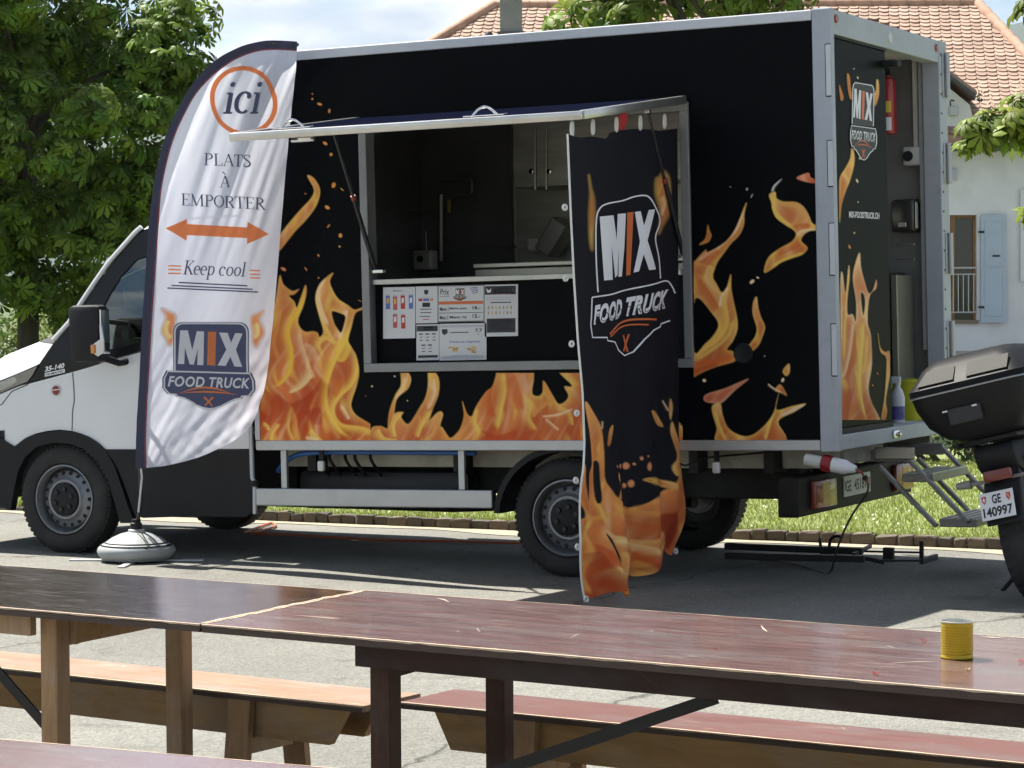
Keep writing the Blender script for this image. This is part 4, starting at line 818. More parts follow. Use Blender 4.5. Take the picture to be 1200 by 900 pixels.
a, c = FW(1066, 322, YW-0.2), FW(1086, 480, YW-0.2); B().box(1.43, 1.47, YW-0.34, YW-0.02, ZB+0.09, a[2], 0.005).done('cabinet_door', mat('cab_beige', (0.36, 0.35, 0.27), 0.35, 0.6, var=0.1, vscale=3), truck)
B().box(X1-0.4, X1-0.101, 1.0, WID-0.16, ZB+0.0825, ZB+0.09).done('door_threshold', ALU, truck)
# ---- power inlet plug under the near corner
a = TY(930, 541, 0.0); p0 = Vector(TY(944, 538, 0.02)); p1 = Vector(TY(1003, 550, 0.02))
dv = (p1-p0); 
pg = B().tube([p0, p0+dv*0.34], [0.034, 0.036], 14).done('power_inlet', CEIL, truck, smooth=True)
B().tube([p0+dv*0.34, p0+dv*0.36, p0+dv*0.52, p0+dv*0.54], [0.043, 0.048, 0.048, 0.043], 14).done('red_collar', mat('cee_red', lin('8f1f25'), 0.4), pg, smooth=True)
B().tube([p0+dv*0.54, p0+dv*0.80, p0+dv*0.86, p0+dv], [0.042, 0.040, 0.030, 0.020], 14).done('plug_body', mat('cee_white', (0.70, 0.72, 0.74), 0.45), pg, smooth=True)

# ------------------------------------------------------------------ the cab
def cab_y(z, x=0.0):
    y = 0.075+0.10*max(0.0, 0.75-z)**2
    if z > 1.30: y += 0.16*(z-1.30)+0.05*(z-1.30)**2
    return y
def cab_pt(px, py, off=0.0):
    y = 0.075
    for _ in range(5): q = TY(px, py, y-off); y = cab_y(q[2])
    q = TY(px, py, y-off); return (q[0], q[1], q[2])
def mir(fn): return lambda u, v: (lambda q: (q[0], WID-q[1], q[2]))(fn(u, v))
def cab_panel(name, poly, m, parent=None, off=0.0, thick=0.012, holes=(), far=True, step=9, sm=True):
    o = None
    for side in ((0, 1) if far else (0,)):
        fn = lambda u, v: cab_pt(u, v, off)
        bb = B().panel(poly, fn if side == 0 else mir(fn), step, holes)
        n0 = len(bb.bm.faces)
        bmesh.ops.recalc_face_normals(bb.bm, faces=bb.bm.faces[:])
        # thicken inwards
        r = bmesh.ops.extrude_face_region(bb.bm, geom=bb.bm.faces[:]); sgn = 1 if side == 0 else -1
        for v in [e for e in r['geom'] if isinstance(e, bmesh.types.BMVert)]: v.co.y += thick*sgn
        q = bb.done(name, m, parent or truck, smooth=sm)
        if side == 0: o = q
    return o
white_side = [(33, 450), (85, 436), (106, 430), (125, 424), (165, 412.5), (206, 403), (208, 340), (206, 280), (230, 268), (292, 262), (294, 400), (295, 526), (200, 526.5), (123.5, 526.5), (114, 518), (105, 512), (95, 508), (85, 505), (70, 503.5), (55, 505), (42, 508), (30, 513), (17, 523), (0, 512), (-30, 500), (-66, 492), (-74, 475), (-50, 468), (-20, 466), (0, 462), (12, 457), (24, 452)]
cab = cab_panel('cab_side', white_side, WPAINT)
trim = [(33.5, 448.5), (48, 427), (56, 413), (64, 401), (74, 390), (83, 381), (97, 358), (113, 334), (129, 311), (145, 293), (160, 276), (172, 268), (205, 267), (207, 340), (205, 401.5), (165, 411), (125, 422.5), (106, 428.5), (85, 434.5)]
glass_h = [(160, 304), (143, 322), (129, 344), (120, 361), (119.5, 411.5), (152, 404.5), (198, 394), (200, 340), (198, 300), (178, 298)]
tr = cab_panel('door_frame', trim, mat('gloss_black', (0.008, 0.008, 0.009), 0.3, spec=0.3), off=0.004, holes=[glass_h])
cab_panel('side_window', [(p[0], p[1]) for p in glass_h], GLASS, off=-0.004, thick=0.004)
# window rubber along the belt, chrome-less
sk = [(123.5, 527.5), (200, 527.5), (294, 527.5), (297, 560), (298, 597), (288, 606), (230, 605), (168, 607), (158, 604), (150, 580), (141, 556), (133, 540)]
cab_panel('lower_sill', sk, BLKPL, off=0.012, thick=0.05)
B().panel([(160, 588.5), (296, 585.5), (296, 587), (160, 590)], lambda u, v: cab_pt(u, v, 0.0155), 0).done('step_groove', mat('gap_black', (0.004, 0.004, 0.004), 0.7), truck)
arch = [(17, 524), (30, 514), (42, 509.3), (55, 506.3), (70, 504.8), (85, 506.3), (95, 509.2), (105, 513.2), (114, 519), (123, 527.5), (134, 546), (142, 570), (150, 594), (157, 613), (141, 613), (134, 588), (126, 562), (114, 540), (98, 526), (80, 519.5), (60, 519), (42, 524), (29, 536), (21, 552), (16, 575), (12, 598), (0, 594), (-40, 588), (-76, 578), (-78, 500), (-66, 494), (-30, 502), (0, 514)]
cab_panel('wheel_arch_trim', arch, BLKPL, off=0.016, thick=0.06)
# dark wheel well and inner cab
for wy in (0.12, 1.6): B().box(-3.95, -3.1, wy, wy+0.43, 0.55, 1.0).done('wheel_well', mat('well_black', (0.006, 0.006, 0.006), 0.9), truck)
B().box(-4.4, X0-0.02, 0.5, 1.64, 0.45, 0.80).done('cab_floor', BLKMET, truck)
# A-pillars, windscreen, roof, bonnet as lofts across the cab
def loft(name, lines, m, parent=truck, smooth=True, thick=0.0):
    vs = [p for ln in lines for p in ln]; n = len(lines[0]); fs = []
    for i in range(len(lines)-1):
        for k in range(n-1): fs.append((i*n+k, i*n+k+1, (i+1)*n+k+1, (i+1)*n+k))
    return B().raw(vs, fs).done(name, m, parent, smooth='all' if smooth else False)
pil = [cab_pt(x, y, 0.004) for x, y in ((64.5, 400.5), (83, 380), (97, 357), (113, 333), (129, 310), (145, 292), (160, 275), (168, 268))]
def across(p, bulge, n=9):
    """near edge point -> curve to the far side, bulging forward and up"""
    o = []
    for k in range(n):
        t = k/(n-1); e = 4*t*(1-t); o.append((p[0]-bulge[0]*e, p[1]+(WID-2*p[1])*t, p[2]+bulge[1]*e))
    return o
loft('windscreen', [across(p, (0.16, 0.01)) for p in pil], GLASS)
for sgn in (0, 1):
    pts = [p if sgn == 0 else (p[0], WID-p[1], p[2]) for p in pil]
    B().tube([(p[0]-0.012, p[1]-0.004 if sgn == 0 else p[1]+0.004, p[2]+0.012) for p in pts], 0.016, 8).done('pillar', WPAINT, truck, smooth=True)
top = [cab_pt(x, y, 0.0) for x, y in ((160, 275), (164, 267), (174, 260.5), (200, 258), (292, 254))]
edge = [cab_pt(x, y, 0.0) for x, y in ((168, 269), (178, 268), (186, 267), (210, 266), (292, 262))]
def roofline(e, t, n=11):
    o = []
    for k in range(n):
        s_ = k/(n-1); w = min(s_, 1-s_)*2; y = e[1]+(WID-2*e[1])*s_; f_ = 1-(1-min(1, w*3.2))**2
        o.append((e[0]+(t[0]-e[0])*f_, y, e[2]+(t[2]+0.06-e[2])*f_))
    return o
loft('cab_roof', [roofline(e, t) for e, t in zip(edge, top)], WPAINT)
# bonnet: near edge along the lamp and trim, crest behind it
near = [cab_pt(x, y, 0.0) for x, y in ((62, 403), (46, 426.5), (27, 435), (0, 446))]; near += [(-4.25, 0.10, 1.10), (-4.42, 0.16, 0.98), (-4.50, 0.22, 0.86)]
cres = [TY(x, y, 0.5) for x, y in ((66, 399), (45, 405), (28, 412), (0, 429))]; cres = [(p[0], 0.45, p[2]) for p in cres]+[(-4.30, 0.45, 1.20), (-4.47, 0.45, 1.05), (-4.54, 0.45, 0.88)]
bon = []
for a, c in zip(near, cres):
    ys = [a[1], a[1]+0.03, a[1]+0.09, a[1]+0.18, 0.45, 0.75, WID/2]; hz = [0, 0.30, 0.62, 0.85, 1.0, 1.04, 1.06]
    half = [(a[0]+(c[0]-a[0])*h, y, a[2]+(c[2]-a[2])*h) for y, h in zip(ys, hz)]
    bon.append(half+[(p[0], WID-p[1], p[2]) for p in reversed(half[:-1])])
loft('bonnet', bon, WPAINT)
cow = [[(p[0], p[1], p[2]+0.004) for p in bon[0]], [(p[0]+0.10, p[1], p[2]+0.035) for p in bon[0]]]
loft('cowl', cow, BLKPL)
fr_ = [bon[-1], [(p[0]-0.01, p[1], 0.70) for p in bon[-1]]]
gr = loft('front_face', fr_, WPAINT); 
B().box(-4.60, -4.50, 0.40, WID-0.40, 0.66, 0.86, 0.02).done('grille', BLKPL, gr)
bmp = [[(-4.0, 0.07, z), (-4.3, 0.09, z), (-4.48, 0.18, z), (-4.58, 0.45, z), (-4.60, WID/2, z), (-4.58, WID-0.45, z), (-4.48, WID-0.18, z), (-4.3, WID-0.09, z), (-4.0, WID-0.07, z)] for z in (0.86, 0.68, 0.52, 0.36)]
loft('front_bumper', bmp, BLKPL)
# head lamp
hl = [(0, 447.5), (14, 441), (27, 436.3), (43.5, 428.8), (38.5, 438.5), (32, 447), (22, 451), (12, 455.3), (0, 460.5), (-30, 466), (-62, 470), (-50, 460), (-26, 452)]
lamp = cab_panel('head_lamp', hl, mat('lamp_black', (0.03, 0.03, 0.035), 0.25), off=-0.004, thick=0.02)
cab_panel('lamp_reflector', [(-40, 462), (-10, 450), (4, 446.5), (17, 441.5), (20, 447), (12, 452.5), (-2, 458)], mat('lamp_silver', (0.75, 0.76, 0.78), 0.18, 0.8), lamp, off=0.001, thick=0.003, far=False)
cab_panel('lamp_cover', hl, LENSG, lamp, off=0.006, thick=0.003, far=False)
# shut lines, badge, lettering
GAP = mat('gap_black', (0.004, 0.004, 0.004), 0.7)
d = Decal(); d.line('ink', [(85, 436.5), (86.5, 455), (87, 470), (84.8, 482), (84.4, 504)], 1.1); d.line('ink', [(-20, 480), (2, 474), (14, 458.5), (33, 450.5)], 1.2)
d.line('ink', [(206, 403), (236, 400), (237, 526)], 1.0)
d.build('shut_line', lambda x, y, o: cab_pt(x, y, 0.001+o), cab, INK, step=10)
p = cab_pt(66.3, 457.5); bd = B().lathe([(0, -0.008), (0.026, -0.008), (0.030, -0.006), (0.031, 0.002)], (p[0], p[1], p[2]), 'y', 20).done('badge', mat('badge_red', lin('8c2a2c'), 0.35), cab, smooth=True)
B().lathe([(0.0305, -0.0085), (0.036, -0.0085), (0.0365, 0.001)], (p[0], p[1], p[2]), 'y', 20).done('badge_ring', ALUW, bd, smooth=True)
d = Decal(); d.line('white', [(62, 457.3), (70.5, 456.2)], 1.0); d.build('badge_print', lambda x, y, o: (lambda q: (q[0], q[1]-0.009-o, q[2]))(cab_pt(x, y)), bd, INK)
sh = lambda x, y: (x, y-(x-52)*0.21)
d = Decal(); d.text('white', '35-140', 52.5, 430.0, 23, 6.2, bold=0.035, shear=0.18, fit=sh)
d.poly('white', [sh(52.5, 437.3), sh(76, 437.3), sh(76, 441.6), sh(52.5, 441.6)]); d.text('black', 'HI-MATIC', 53.5, 438.2, 21, 2.6, 2, bold=0.03, fit=sh)
d.build('lettering', lambda x, y, o: cab_pt(x, y, 0.0055+o), tr, INK)
# wing mirror on its arm
ym = -0.16
a, c = TY(82.5, 425, ym), TY(118, 357, ym)
mm = B().box(a[0], c[0], ym-0.03, ym+0.10, a[2], c[2], 0.035)
for v in mm.bm.verts:
    if v.co.z < a[2]+0.12: v.co.x += 0.018*(1-(v.co.z-a[2])/0.12)*(1 if v.co.x < (a[0]+c[0])/2 else -0.2)
mi_ = mm.done('wing_mirror', BLKPL, truck, smooth=True)
B().box(c[0]-0.008, c[0]+0.003, ym-0.01, ym+0.085, a[2]+0.05, c[2]-0.03, 0.004).done('mirror_glass', mat('mirror', (0.8, 0.8, 0.82), 0.04, 1.0), mi_)
q0, q1 = TY(114, 417, ym-0.03), TY(122, 380, ym-0.03)
B().prism([(q0[0]-0.03, q0[2]+0.02), (q0[0]+0.01, q0[2]-0.004), (q1[0]+0.0, q0[2]+0.02), (q1[0]+0.002, q0[2]+0.09), (q1[0]-0.015, q1[2]), (q1[0]-0.03, q1[2]), (q1[0]-0.022, q0[2]+0.10), (q0[0]-0.02, q0[2]+0.075)], lambda x, z: (x, ym-0.042, z), lambda x, z: (x, ym-0.028, z), 0.003).done('indicator_strip', mat('ind_clear', (0.62, 0.63, 0.66), 0.15, 0.6), mi_, smooth=True)
B().box(q0[0]-0.036, q0[0]-0.006, ym-0.049, ym-0.0425, q0[2]+0.015, q0[2]+0.07, 0.006).done('indicator_lens', mat('lens_orange', (0.65, 0.25, 0.04), 0.2, coat=0.5), mi_, smooth=True)
B().tube([(c[0]-0.06, ym+0.08, a[2]+0.03), (c[0]-0.0, 0.02, a[2]-0.01), (c[0]+0.02, 0.10, a[2]+0.0)], 0.022, 8).done('mirror_arm', BLKPL, mi_, smooth=True); B().tube([(c[0]-0.06, ym+0.08, c[2]-0.1), (c[0]+0.02, 0.09, c[2]-0.12)], 0.016, 8).done('mirror_arm', BLKPL, mi_, smooth=True)
# inside the cab: seats, wheel, dashboard, a sheet of paper on the far window
SEAT = mat('seat_cloth', (0.03, 0.032, 0.036), 0.9)
for y0 in (0.28, 1.25):
    B().box(-2.75, -2.30, y0, y0+0.5, 0.85, 1.05, 0.05).box(-2.42, -2.25, y0, y0+0.5, 1.05, 1.62, 0.05).box(-2.40, -2.30, y0+0.12, y0+0.38, 1.62, 1.86, 0.04).done('seat', SEAT, truck, smooth=True)
B().box(-3.45, -3.0, 0.2, WID-0.2, 0.95, 1.30, 0.06).done('dashboard', BLKPL, truck, smooth=True)
B().tube([(-2.88+0.10*math.cos(a), 0.55+0.2*math.sin(a), 1.30+0.17*math.cos(a)) for a in np.linspace(0, 2*math.pi, 25)[:-1]], 0.014, 8, closed=True).done('steering_wheel', BLKPL, truck, smooth=True)
p = cab_pt(146, 393, -0.02); B().box(p[0]-0.033, p[0]+0.022, p[1]+0.012, p[1]+0.014, p[2]-0.065, p[2]+0.03).done('window_notice', mat('notice_paper', (0.55, 0.6, 0.58), 0.6), truck)
B().box(X0-0.05, X0-0.006, 0.12, WID-0.12, 0.85, 2.05, 0.02).done('cab_back', WPAINT, truck)
# grey drain pipe between cab and box
B().tube([TY(294, 500, 0.05), TY(296, 560, 0.05), TY(299, 566, 0.04), TY(299, 602, 0.04)], 0.016, 10).done('drain_pipe', ALU, truck, smooth=True)
B().tube([TY(298.5, 563, 0.04), TY(299, 570, 0.04)], 0.028, 10).done('pipe_clip', BLKPL, truck, smooth=True)

# ------------------------------------------------------------------ feather flag in front of the cab door
fb = WZ(160, 657.5); FX, FY = fb[0], fb[1]
flag = thing('feather_flag', 'white feather flag with dark sleeve on a domed grey base beside the cab', 'flag', (FX, FY, 0))
PFY = FY-0.02                                             # plane of the cloth
BASEG = mat('flag_base_grey', (0.30, 0.315, 0.32), 0.6, var=0.08, vscale=6)
bs = B().lathe([(0, 0.0), (0.20, 0.0), (0.235, 0.03), (0.242, 0.055), (0.235, 0.075), (0.215, 0.092), (0.19, 0.106), (0.15, 0.135), (0.10, 0.158), (0.05, 0.170), (0.045, 0.172), (0, 0.172)], (0, 0, 0.012), 'z', 40).done('base', BASEG, flag, smooth=True)
B().tube([(0.2175*math.cos(a), 0.2175*math.sin(a), 0.1045) for a in np.linspace(0, 2*math.pi, 49)[:-1]], 0.004, 6, closed=True).tube([(0.193*math.cos(a), 0.193*math.sin(a), 0.1185) for a in np.linspace(0, 2*math.pi, 49)[:-1]], 0.0035, 6, closed=True).done('groove_ring', BLKPL, bs)
B().lathe([(0.036, 0.183), (0.036, 0.235), (0.028, 0.24), (0.028, 0.26), (0, 0.26)], (0, 0, 0), 'z', 20).done('socket', BLKPL, bs, smooth=True)
B().lathe([(0.048, 0.183), (0.05, 0.195), (0.03, 0.20)], (0, 0, 0), 'z', 20).done('collar', mat('collar_white', (0.6, 0.6, 0.6), 0.5), bs, smooth=True)
B().tube(spline([(0.03, -0.05, 0.20), (0.10, -0.09, 0.185), (0.15, -0.12, 0.15), (0.19, -0.14, 0.11), (0.14, -0.15, 0.09)], 6), 0.004, 6).done('tie_cord', BLKPL, bs, smooth=True)
LEGM = mat('flag_foot', (0.50, 0.51, 0.52), 0.5, 0.3)
for ang in (8, 98, 188, 278):
    m4 = Matrix.Rotation(math.radians(ang+14), 4, 'Z'); B().box(0.05, 0.42, -0.022, 0.022, 0.001, 0.011, 0.002, m4).done('foot_bar', LEGM, flag)
edgeL = spline([(163, 549), (163.5, 520), (165.5, 470), (169, 400), (173, 340), (177, 285), (181, 240), (187, 200), (196, 165), (210, 133), (230, 101), (256, 75), (284, 58.5), (316, 51.5), (353, 53)], 6)
edgeR = [(353, 53), (347, 100), (340, 160), (333, 235), (327.5, 300), (322, 357), (317, 400), (313, 433), (308, 455), (302, 474), (296, 490), (287, 503), (272, 516), (252, 527), (230, 536.5), (200, 544.5), (182, 547.5), (163.2, 549)]
eL = np.array(edgeL); eR = np.array(spline(edgeR, 6))
NV = 150
def resample(e, n):
    s_ = np.concatenate([[0], np.cumsum(np.hypot(*np.diff(e, axis=0).T))]); t = np.linspace(0, s_[-1], n); return np.stack([np.interp(t, s_, e[:, 0]), np.interp(t, s_, e[:, 1])], 1)
def flag_y(px, py):
    # diagonal tension folds running down from the sleeve, crumple low on the free edge
    s_ = (px-165)*0.86-(549-py)*0.36; q = (px-165)/150.0
    s2 = s_+9*math.sin(py*0.013)+5*math.sin(px*0.05+py*0.02)
    w = 0.010*math.sin(s2*0.085)+0.006*math.sin(s2*0.19+1.3+0.006*py)*(0.5+0.5*math.sin(py*0.017+px*0.02))+0.0035*math.sin(s2*0.43+0.4+0.02*py)*(0.5+0.5*math.sin(py*0.029+1.0))
    w += 0.0045*(abs(math.sin(s2*0.115+0.5))**0.7)*(0.4+0.6*math.sin(py*0.009+0.2)**2)+0.0022*abs(math.sin(s2*0.31+2.0))
    w *= (0.6+0.4*math.sin(py*0.011+0.6))
    cr_ = max(0.0, (py-390)/160.0)*max(0.0, min(1.0, q*1.3)); w += cr_*(0.0035*math.sin(px*0.13+py*0.19+2*math.sin(px*0.05))+0.002*math.sin(px*0.31-py*0.27+2*math.sin(py*0.04))+0.0015*math.sin(py*0.41+0.33*px))
    return w+0.05*math.sin(q*1.6)*((py-52)/500.0)-0.03*q
def flag_pt(px, py, off=0.0):
    p = WY(px, py, PFY); return (p[0]-FX, p[1]-FY+flag_y(px, py)-off, p[2])
# grid between the two edges: rows by height
ys = np.linspace(52.2, 548.6, 260); rows = []
def xat(e, y, pick):
    xs = []
    for a, c in zip(e[:-1], e[1:]):
        if (a[1]-y)*(c[1]-y) <= 0 and a[1] != c[1]: xs.append(a[0]+(c[0]-a[0])*(y-a[1])/(c[1]-a[1]))
    return (min(xs) if pick < 0 else max(xs)) if xs else None
NU = 72; vv = []; ok = []
both = np.concatenate([eL, eR])
for y in ys:
    a, c = xat(both, y, -1), xat(both, y, 1)
    if a is None or c is None or c-a < 0.5: continue
    ok.append(y); vv += [flag_pt(a+(c-a)*k/NU, y) for k in range(NU+1)]
fs = [(j*(NU+1)+k, (j+1)*(NU+1)+k, (j+1)*(NU+1)+k+1, j*(NU+1)+k+1) for j in range(len(ok)-1) for k in range(NU)]
CLOTH = mat('flag_cloth', (0.79, 0.80, 0.90), 0.8, spec=0.1, bump=0.05, bscale=400, trans=0.5)
sail = np_obj('sail', vv, fs, CLOTH, flag, True)
sleeve = [(p[0], p[1]) for p in edgeL]
sx = np.array(sleeve); tn = np.gradient(sx, axis=0); tn /= np.linalg.norm(tn, axis=1)[:, None]; nn_ = np.stack([-tn[:, 1], tn[:, 0]], 1)
if nn_[0][0] < 0: nn_ = -nn_
def strip(name, o0, o1, m, off, par):
    n = len(sx); P = [[flag_pt(*(sx[i]+nn_[i]*(o0+(o1-o0)*k/4)), off) for k in range(5)] for i in range(n)]
    return np_obj(name, [q for r in P for q in r], [(i*5+k, i*5+k+1, i*5+k+6, i*5+k+5) for i in range(n-1) for k in range(4)], m, par, True)
strip('sleeve', -3.5, 6.0, mat('sleeve_navy', lin('2b2c44'), 0.7), 0.004, flag); strip('red_piping', 6.0, 7.6, mat('piping_red', lin('7c2a3a'), 0.7), 0.0035, sail)
pole = [(0, 0, 0.2)]+[(lambda q: (q[0], q[1]+0.008, q[2]))(flag_pt(163.8, 590))]+[(lambda q: (q[0], q[1]+0.006, q[2]))(flag_pt(*p)) for p in edgeL[::3]]
B().tube(pole, [0.012]*3+[0.010]*(len(pole)-3), 8).done('pole', mat('pole_black', (0.02, 0.02, 0.022), 0.4), flag, smooth=True)
B().tube([flag_pt(165.5, 549, 0.012), flag_pt(166.3, 560, 0.014), flag_pt(164.5, 585, 0.014), flag_pt(163.2, 600, 0.013)], 0.007, 6).done('tie_strap', mat('strap_white', (0.6, 0.6, 0.62), 0.7), flag, smooth=True)
# printed lettering
d = Decal(); rot = math.radians(0)
d.line('orange', [(287.3+38.2*math.cos(a)+2*math.sin(a), 118.5+38.5*math.sin(a)) for a in np.linspace(0, 2*math.pi, 49)[:-1]], 5.2, 2, closed=True)
serif(d, 'navy', 'ici', 261.5, 133.0, 45, 38.5, shear=0.16, bold=1.25)
serif(d, 'navy', 'PLATS', 239, 193.5, 57.5, 14.2, slope=0.045, bold=0.9); serif(d, 'navy', 'À', 257, 219.5, 14, 13.5, bold=0.9); serif(d, 'navy', 'EMPORTER', 211.5, 240.5, 100, 14.0, slope=0.055, bold=0.9)
d.poly('orange', [(194, 267.5), (219, 256.5), (219, 262.5), (290, 266.5), (290.5, 260), (316, 274.5), (289.5, 286), (290, 279), (219, 275.5), (218.5, 282)], 2)
d.line('white', [(222, 256.3), (262, 253.6), (284, 252.8)], [1.4, 2.2, 1.2], 3)
serif(d, 'navy', 'Keep cool', 213.5, 321.5, 73, 16.5, shear=0.18, slope=0.035, bold=0.95)
for x0, x1, ys_ in ((197, 212, (311.5, 315.8, 320.2)), (292.5, 305, (317, 321.3, 325.6))):
    for y in ys_: d.line('orange', [(x0, y), (x1, y+0.3)], 1.5, 2)
for x0, x1, y0, y1 in ((209, 290, 331, 335), (201, 296, 334.5, 339), (196, 303, 337.5, 342.3)): d.line('navy', [(x0, y0), (x1, y1)], 1.5, 2)
k56 = lambda x, y: (160+x/5.62, 340+y/5.62)
emblem(d, bilin(k56(240, 210), k56(737, 212), k56(735, 545), k56(240, 535)), bilin(k56(170, 528), k56(777, 545), k56(777, 797), k56(168, 780)), 1.9, fill='navy', dark=None)
inkf = dict(INK); inkf['white'] = mat('flag_ink_white', (0.82, 0.82, 0.86), 0.8, trans=0.35); inkf['orange'] = mat('flag_ink_orange', lin('ef8e58'), 0.8, trans=0.4); inkf['navy'] = mat('flag_ink_navy', lin('4c4f6c'), 0.8, trans=0.25)
d.build('lettering', lambda x, y, o: flag_pt(x, y, 0.0026+o), sail, inkf, step=4, lift=0.0007)
for cx, flip in ((196, 1), (291, -1)):                     # little flames either side of the badge
    cf = Canvas(cx-15, 355, cx+20, 412, 0.6, base=(0.8, 0.8, 0.84))
    k = (lambda p: [(160+x/5.62, 340+y/5.62) for x, y in p]) if flip == 1 else (lambda p: [(160+(1000-x)/5.62+0.5, 340+y/5.62+2) for x, y in p])
    cf.flame(k([(165, 125), (215, 145), (250, 165), (250, 215), (240, 270), (240, 330), (215, 365), (190, 320), (165, 280), (170, 240), (185, 210), (190, 170)]), seed=50, edge=2.2, deep=rgb(214, 130, 84), mid=rgb(226, 150, 96), rim=rgb(232, 170, 128), soft=2.4)
    cf.streak(k([(215, 200), (200, 240), (205, 285), (235, 310)]), 3.5, rgb(238, 222, 150), 0.8)
    canvas_sheet(cf, 'flame_print', lambda x, y: flag_pt(x, y, 0.0016), attr_mat('flag_print', 0.8, trans=0.35, spec=0.1), sail)

# ------------------------------------------------------------------ banner hung as a curtain from the side edge of the flap
tw = lambda p: tuple(ROT @ np.array(p))
CXL = 0.742
CX_W = tw((CXL, 0, 1.5))[0]
ban = thing('hanging_banner', 'black banner with flames at its foot hung from the hatch flap', 'banner', (CX_W, -0.7, 0))
CLp = [(663.5, 157), (665, 200), (667, 260), (670, 330), (674, 400), (679, 460), (681, 520), (679, 560), (682, 600), (684, 650), (690, 702)]
CRp = [(804, 150), (803, 220), (801, 300), (800, 380), (800, 440), (798, 500), (796, 560), (796, 610), (795, 646)]
def lerp_edge(E, y):
    E = np.array(E); return float(np.interp(y, E[:, 1], E[:, 0]))
TOPB = spline([(663.5, 157), (676, 161), (694, 160), (710, 162), (716, 155), (735, 152), (752, 151), (772, 153), (790, 151), (804, 150)], 5)
BOTB = spline([(690, 702), (700, 700), (708, 692), (716, 698), (724, 686), (731, 690), (738, 683), (742, 668), (749, 664), (755, 676), (763, 668), (768, 644), (774, 636), (783, 650), (795, 648)], 5)
def ban_uv(u, v):
    """u across (0 outer .. 1 at the truck), v down; -> picture point"""
    T = np.array(TOPB); Bt = np.array(BOTB)
    yt = float(np.interp(663.5+u*140.5, T[:, 0], T[:, 1])); yb = float(np.interp(690+u*105, Bt[:, 0], Bt[:, 1]))
    y = yt+(yb-yt)*v; yl = 157+(702-157)*v; yr = 150+(646-150)*v
    xl, xr_ = lerp_edge(CLp, yl), lerp_edge(CRp, yr); return xl+(xr_-xl)*u, y
def ban_x(u, v):
    w = 0.020*math.sin(9.0*u+0.6)*(0.4+0.6*v)+0.012*math.sin(19*u+1.0+1.5*v)*(0.3+v)
    low = max(0.0, (v-0.72)/0.28); w += low*(0.055*math.sin(11*u+5*v)+0.035*math.sin(23*u-9*v)+0.03*math.sin(14*v+3*u))
    rgt = max(0.0, (u-0.80)/0.20)*max(0, (v-0.45)/0.55); return w-0.015*rgt+low*(0.014*math.sin(37*u+6*v+2*math.sin(9*v))+0.012*math.sin(31*v-8*u)+0.010*math.sin(52*u+23*v))
NU, NVV = 150, 560
uu, v_ = np.meshgrid(np.linspace(0, 1, NU), np.linspace(0, 1, NVV))
PXY = np.array([ban_uv(a, c) for a, c in zip(uu.ravel(), v_.ravel())])
cb2 = Canvas(0, 0, 1, 1, 1.0, base=(0.010, 0.0098, 0.013)); cb2.X = PXY[:, 0].reshape(uu.shape); cb2.Y = PXY[:, 1].reshape(uu.shape); cb2.C = np.ones(uu.shape+(3,))*np.array((0.014, 0.0135, 0.019)); cb2.hit = np.zeros(uu.shape, bool); cb2.A = np.zeros(uu.shape)
def K(p): return [(660+x/3.4615, 460+y/3.4615) for x, y in p]
cb2.flame(K([(75, 40), (115, 75), (150, 140), (160, 240), (163, 340), (185, 390), (225, 440), (290, 468), (340, 440), (410, 385), (470, 330), (480, 900), (60, 900), (60, 560), (95, 500), (60, 420), (62, 350), (75, 290), (85, 370), (110, 440), (100, 340), (110, 300), (112, 280), (100, 180)]), [K([(118, 285), (140, 282), (150, 350), (160, 438), (140, 445), (128, 370)]), K([(155, 570), (180, 600), (200, 660), (198, 700), (180, 660), (160, 600)])], seed=61, edge=6, deep=rgb(176, 66, 30), mid=rgb(226, 122, 56), rim=rgb(236, 160, 84))
for pts, w, col, a in (([(150, 540), (190, 580), (250, 590), (275, 560), (230, 525)], 5, rgb(238, 196, 130), 0.75), ([(100, 520), (150, 500), (250, 480), (400, 490)], 2.5, AMBR, 0.8), ([(180, 600), (260, 600), (340, 625), (370, 660)], 3, rgb(240, 206, 140), 0.7), ([(240, 660), (275, 690), (300, 740), (290, 765)], [4, 8, 9, 5], rgb(226, 214, 226), 0.9), ([(120, 520), (100, 580), (95, 640), (105, 700)], 2.4, YELW, 0.6), ([(200, 700), (210, 760), (180, 820)], 2.2, YELW, 0.7), ([(115, 280), (140, 260), (152, 200), (130, 110)], 2.2, AMBR, 0.8), ([(165, 350), (150, 440), (170, 520)], 2.2, YELW, 0.6), ([(330, 680), (350, 720), (330, 760)], 3, YELW, 0.6), ([(90, 600), (150, 640), (170, 720), (140, 800)], 9, rgb(186, 66, 30), 0.65), ([(250, 520), (350, 540), (400, 600)], 7, rgb(206, 98, 46), 0.6), ([(420, 480), (430, 560), (420, 640)], 11, rgb(140, 38, 24), 0.8), ([(260, 640), (320, 650), (360, 700)], 4, rgb(206, 92, 36), 0.6), ([(100, 560), (120, 640), (110, 740), (130, 820)], 3, rgb(238, 176, 90), 0.7), ([(160, 700), (190, 760), (230, 790)], 3.4, rgb(244, 206, 130), 0.7), ([(210, 640), (230, 700), (215, 770)], 2.4, rgb(240, 190, 100), 0.7), ([(300, 600), (350, 600), (390, 560)], 3, rgb(240, 190, 110), 0.6), ([(130, 640), (150, 700), (200, 800)], 6, rgb(150, 40, 22), 0.5), ([(330, 720), (360, 690), (370, 640)], 5, rgb(160, 46, 24), 0.5)): cb2.streak(K(pts), w, col, a)
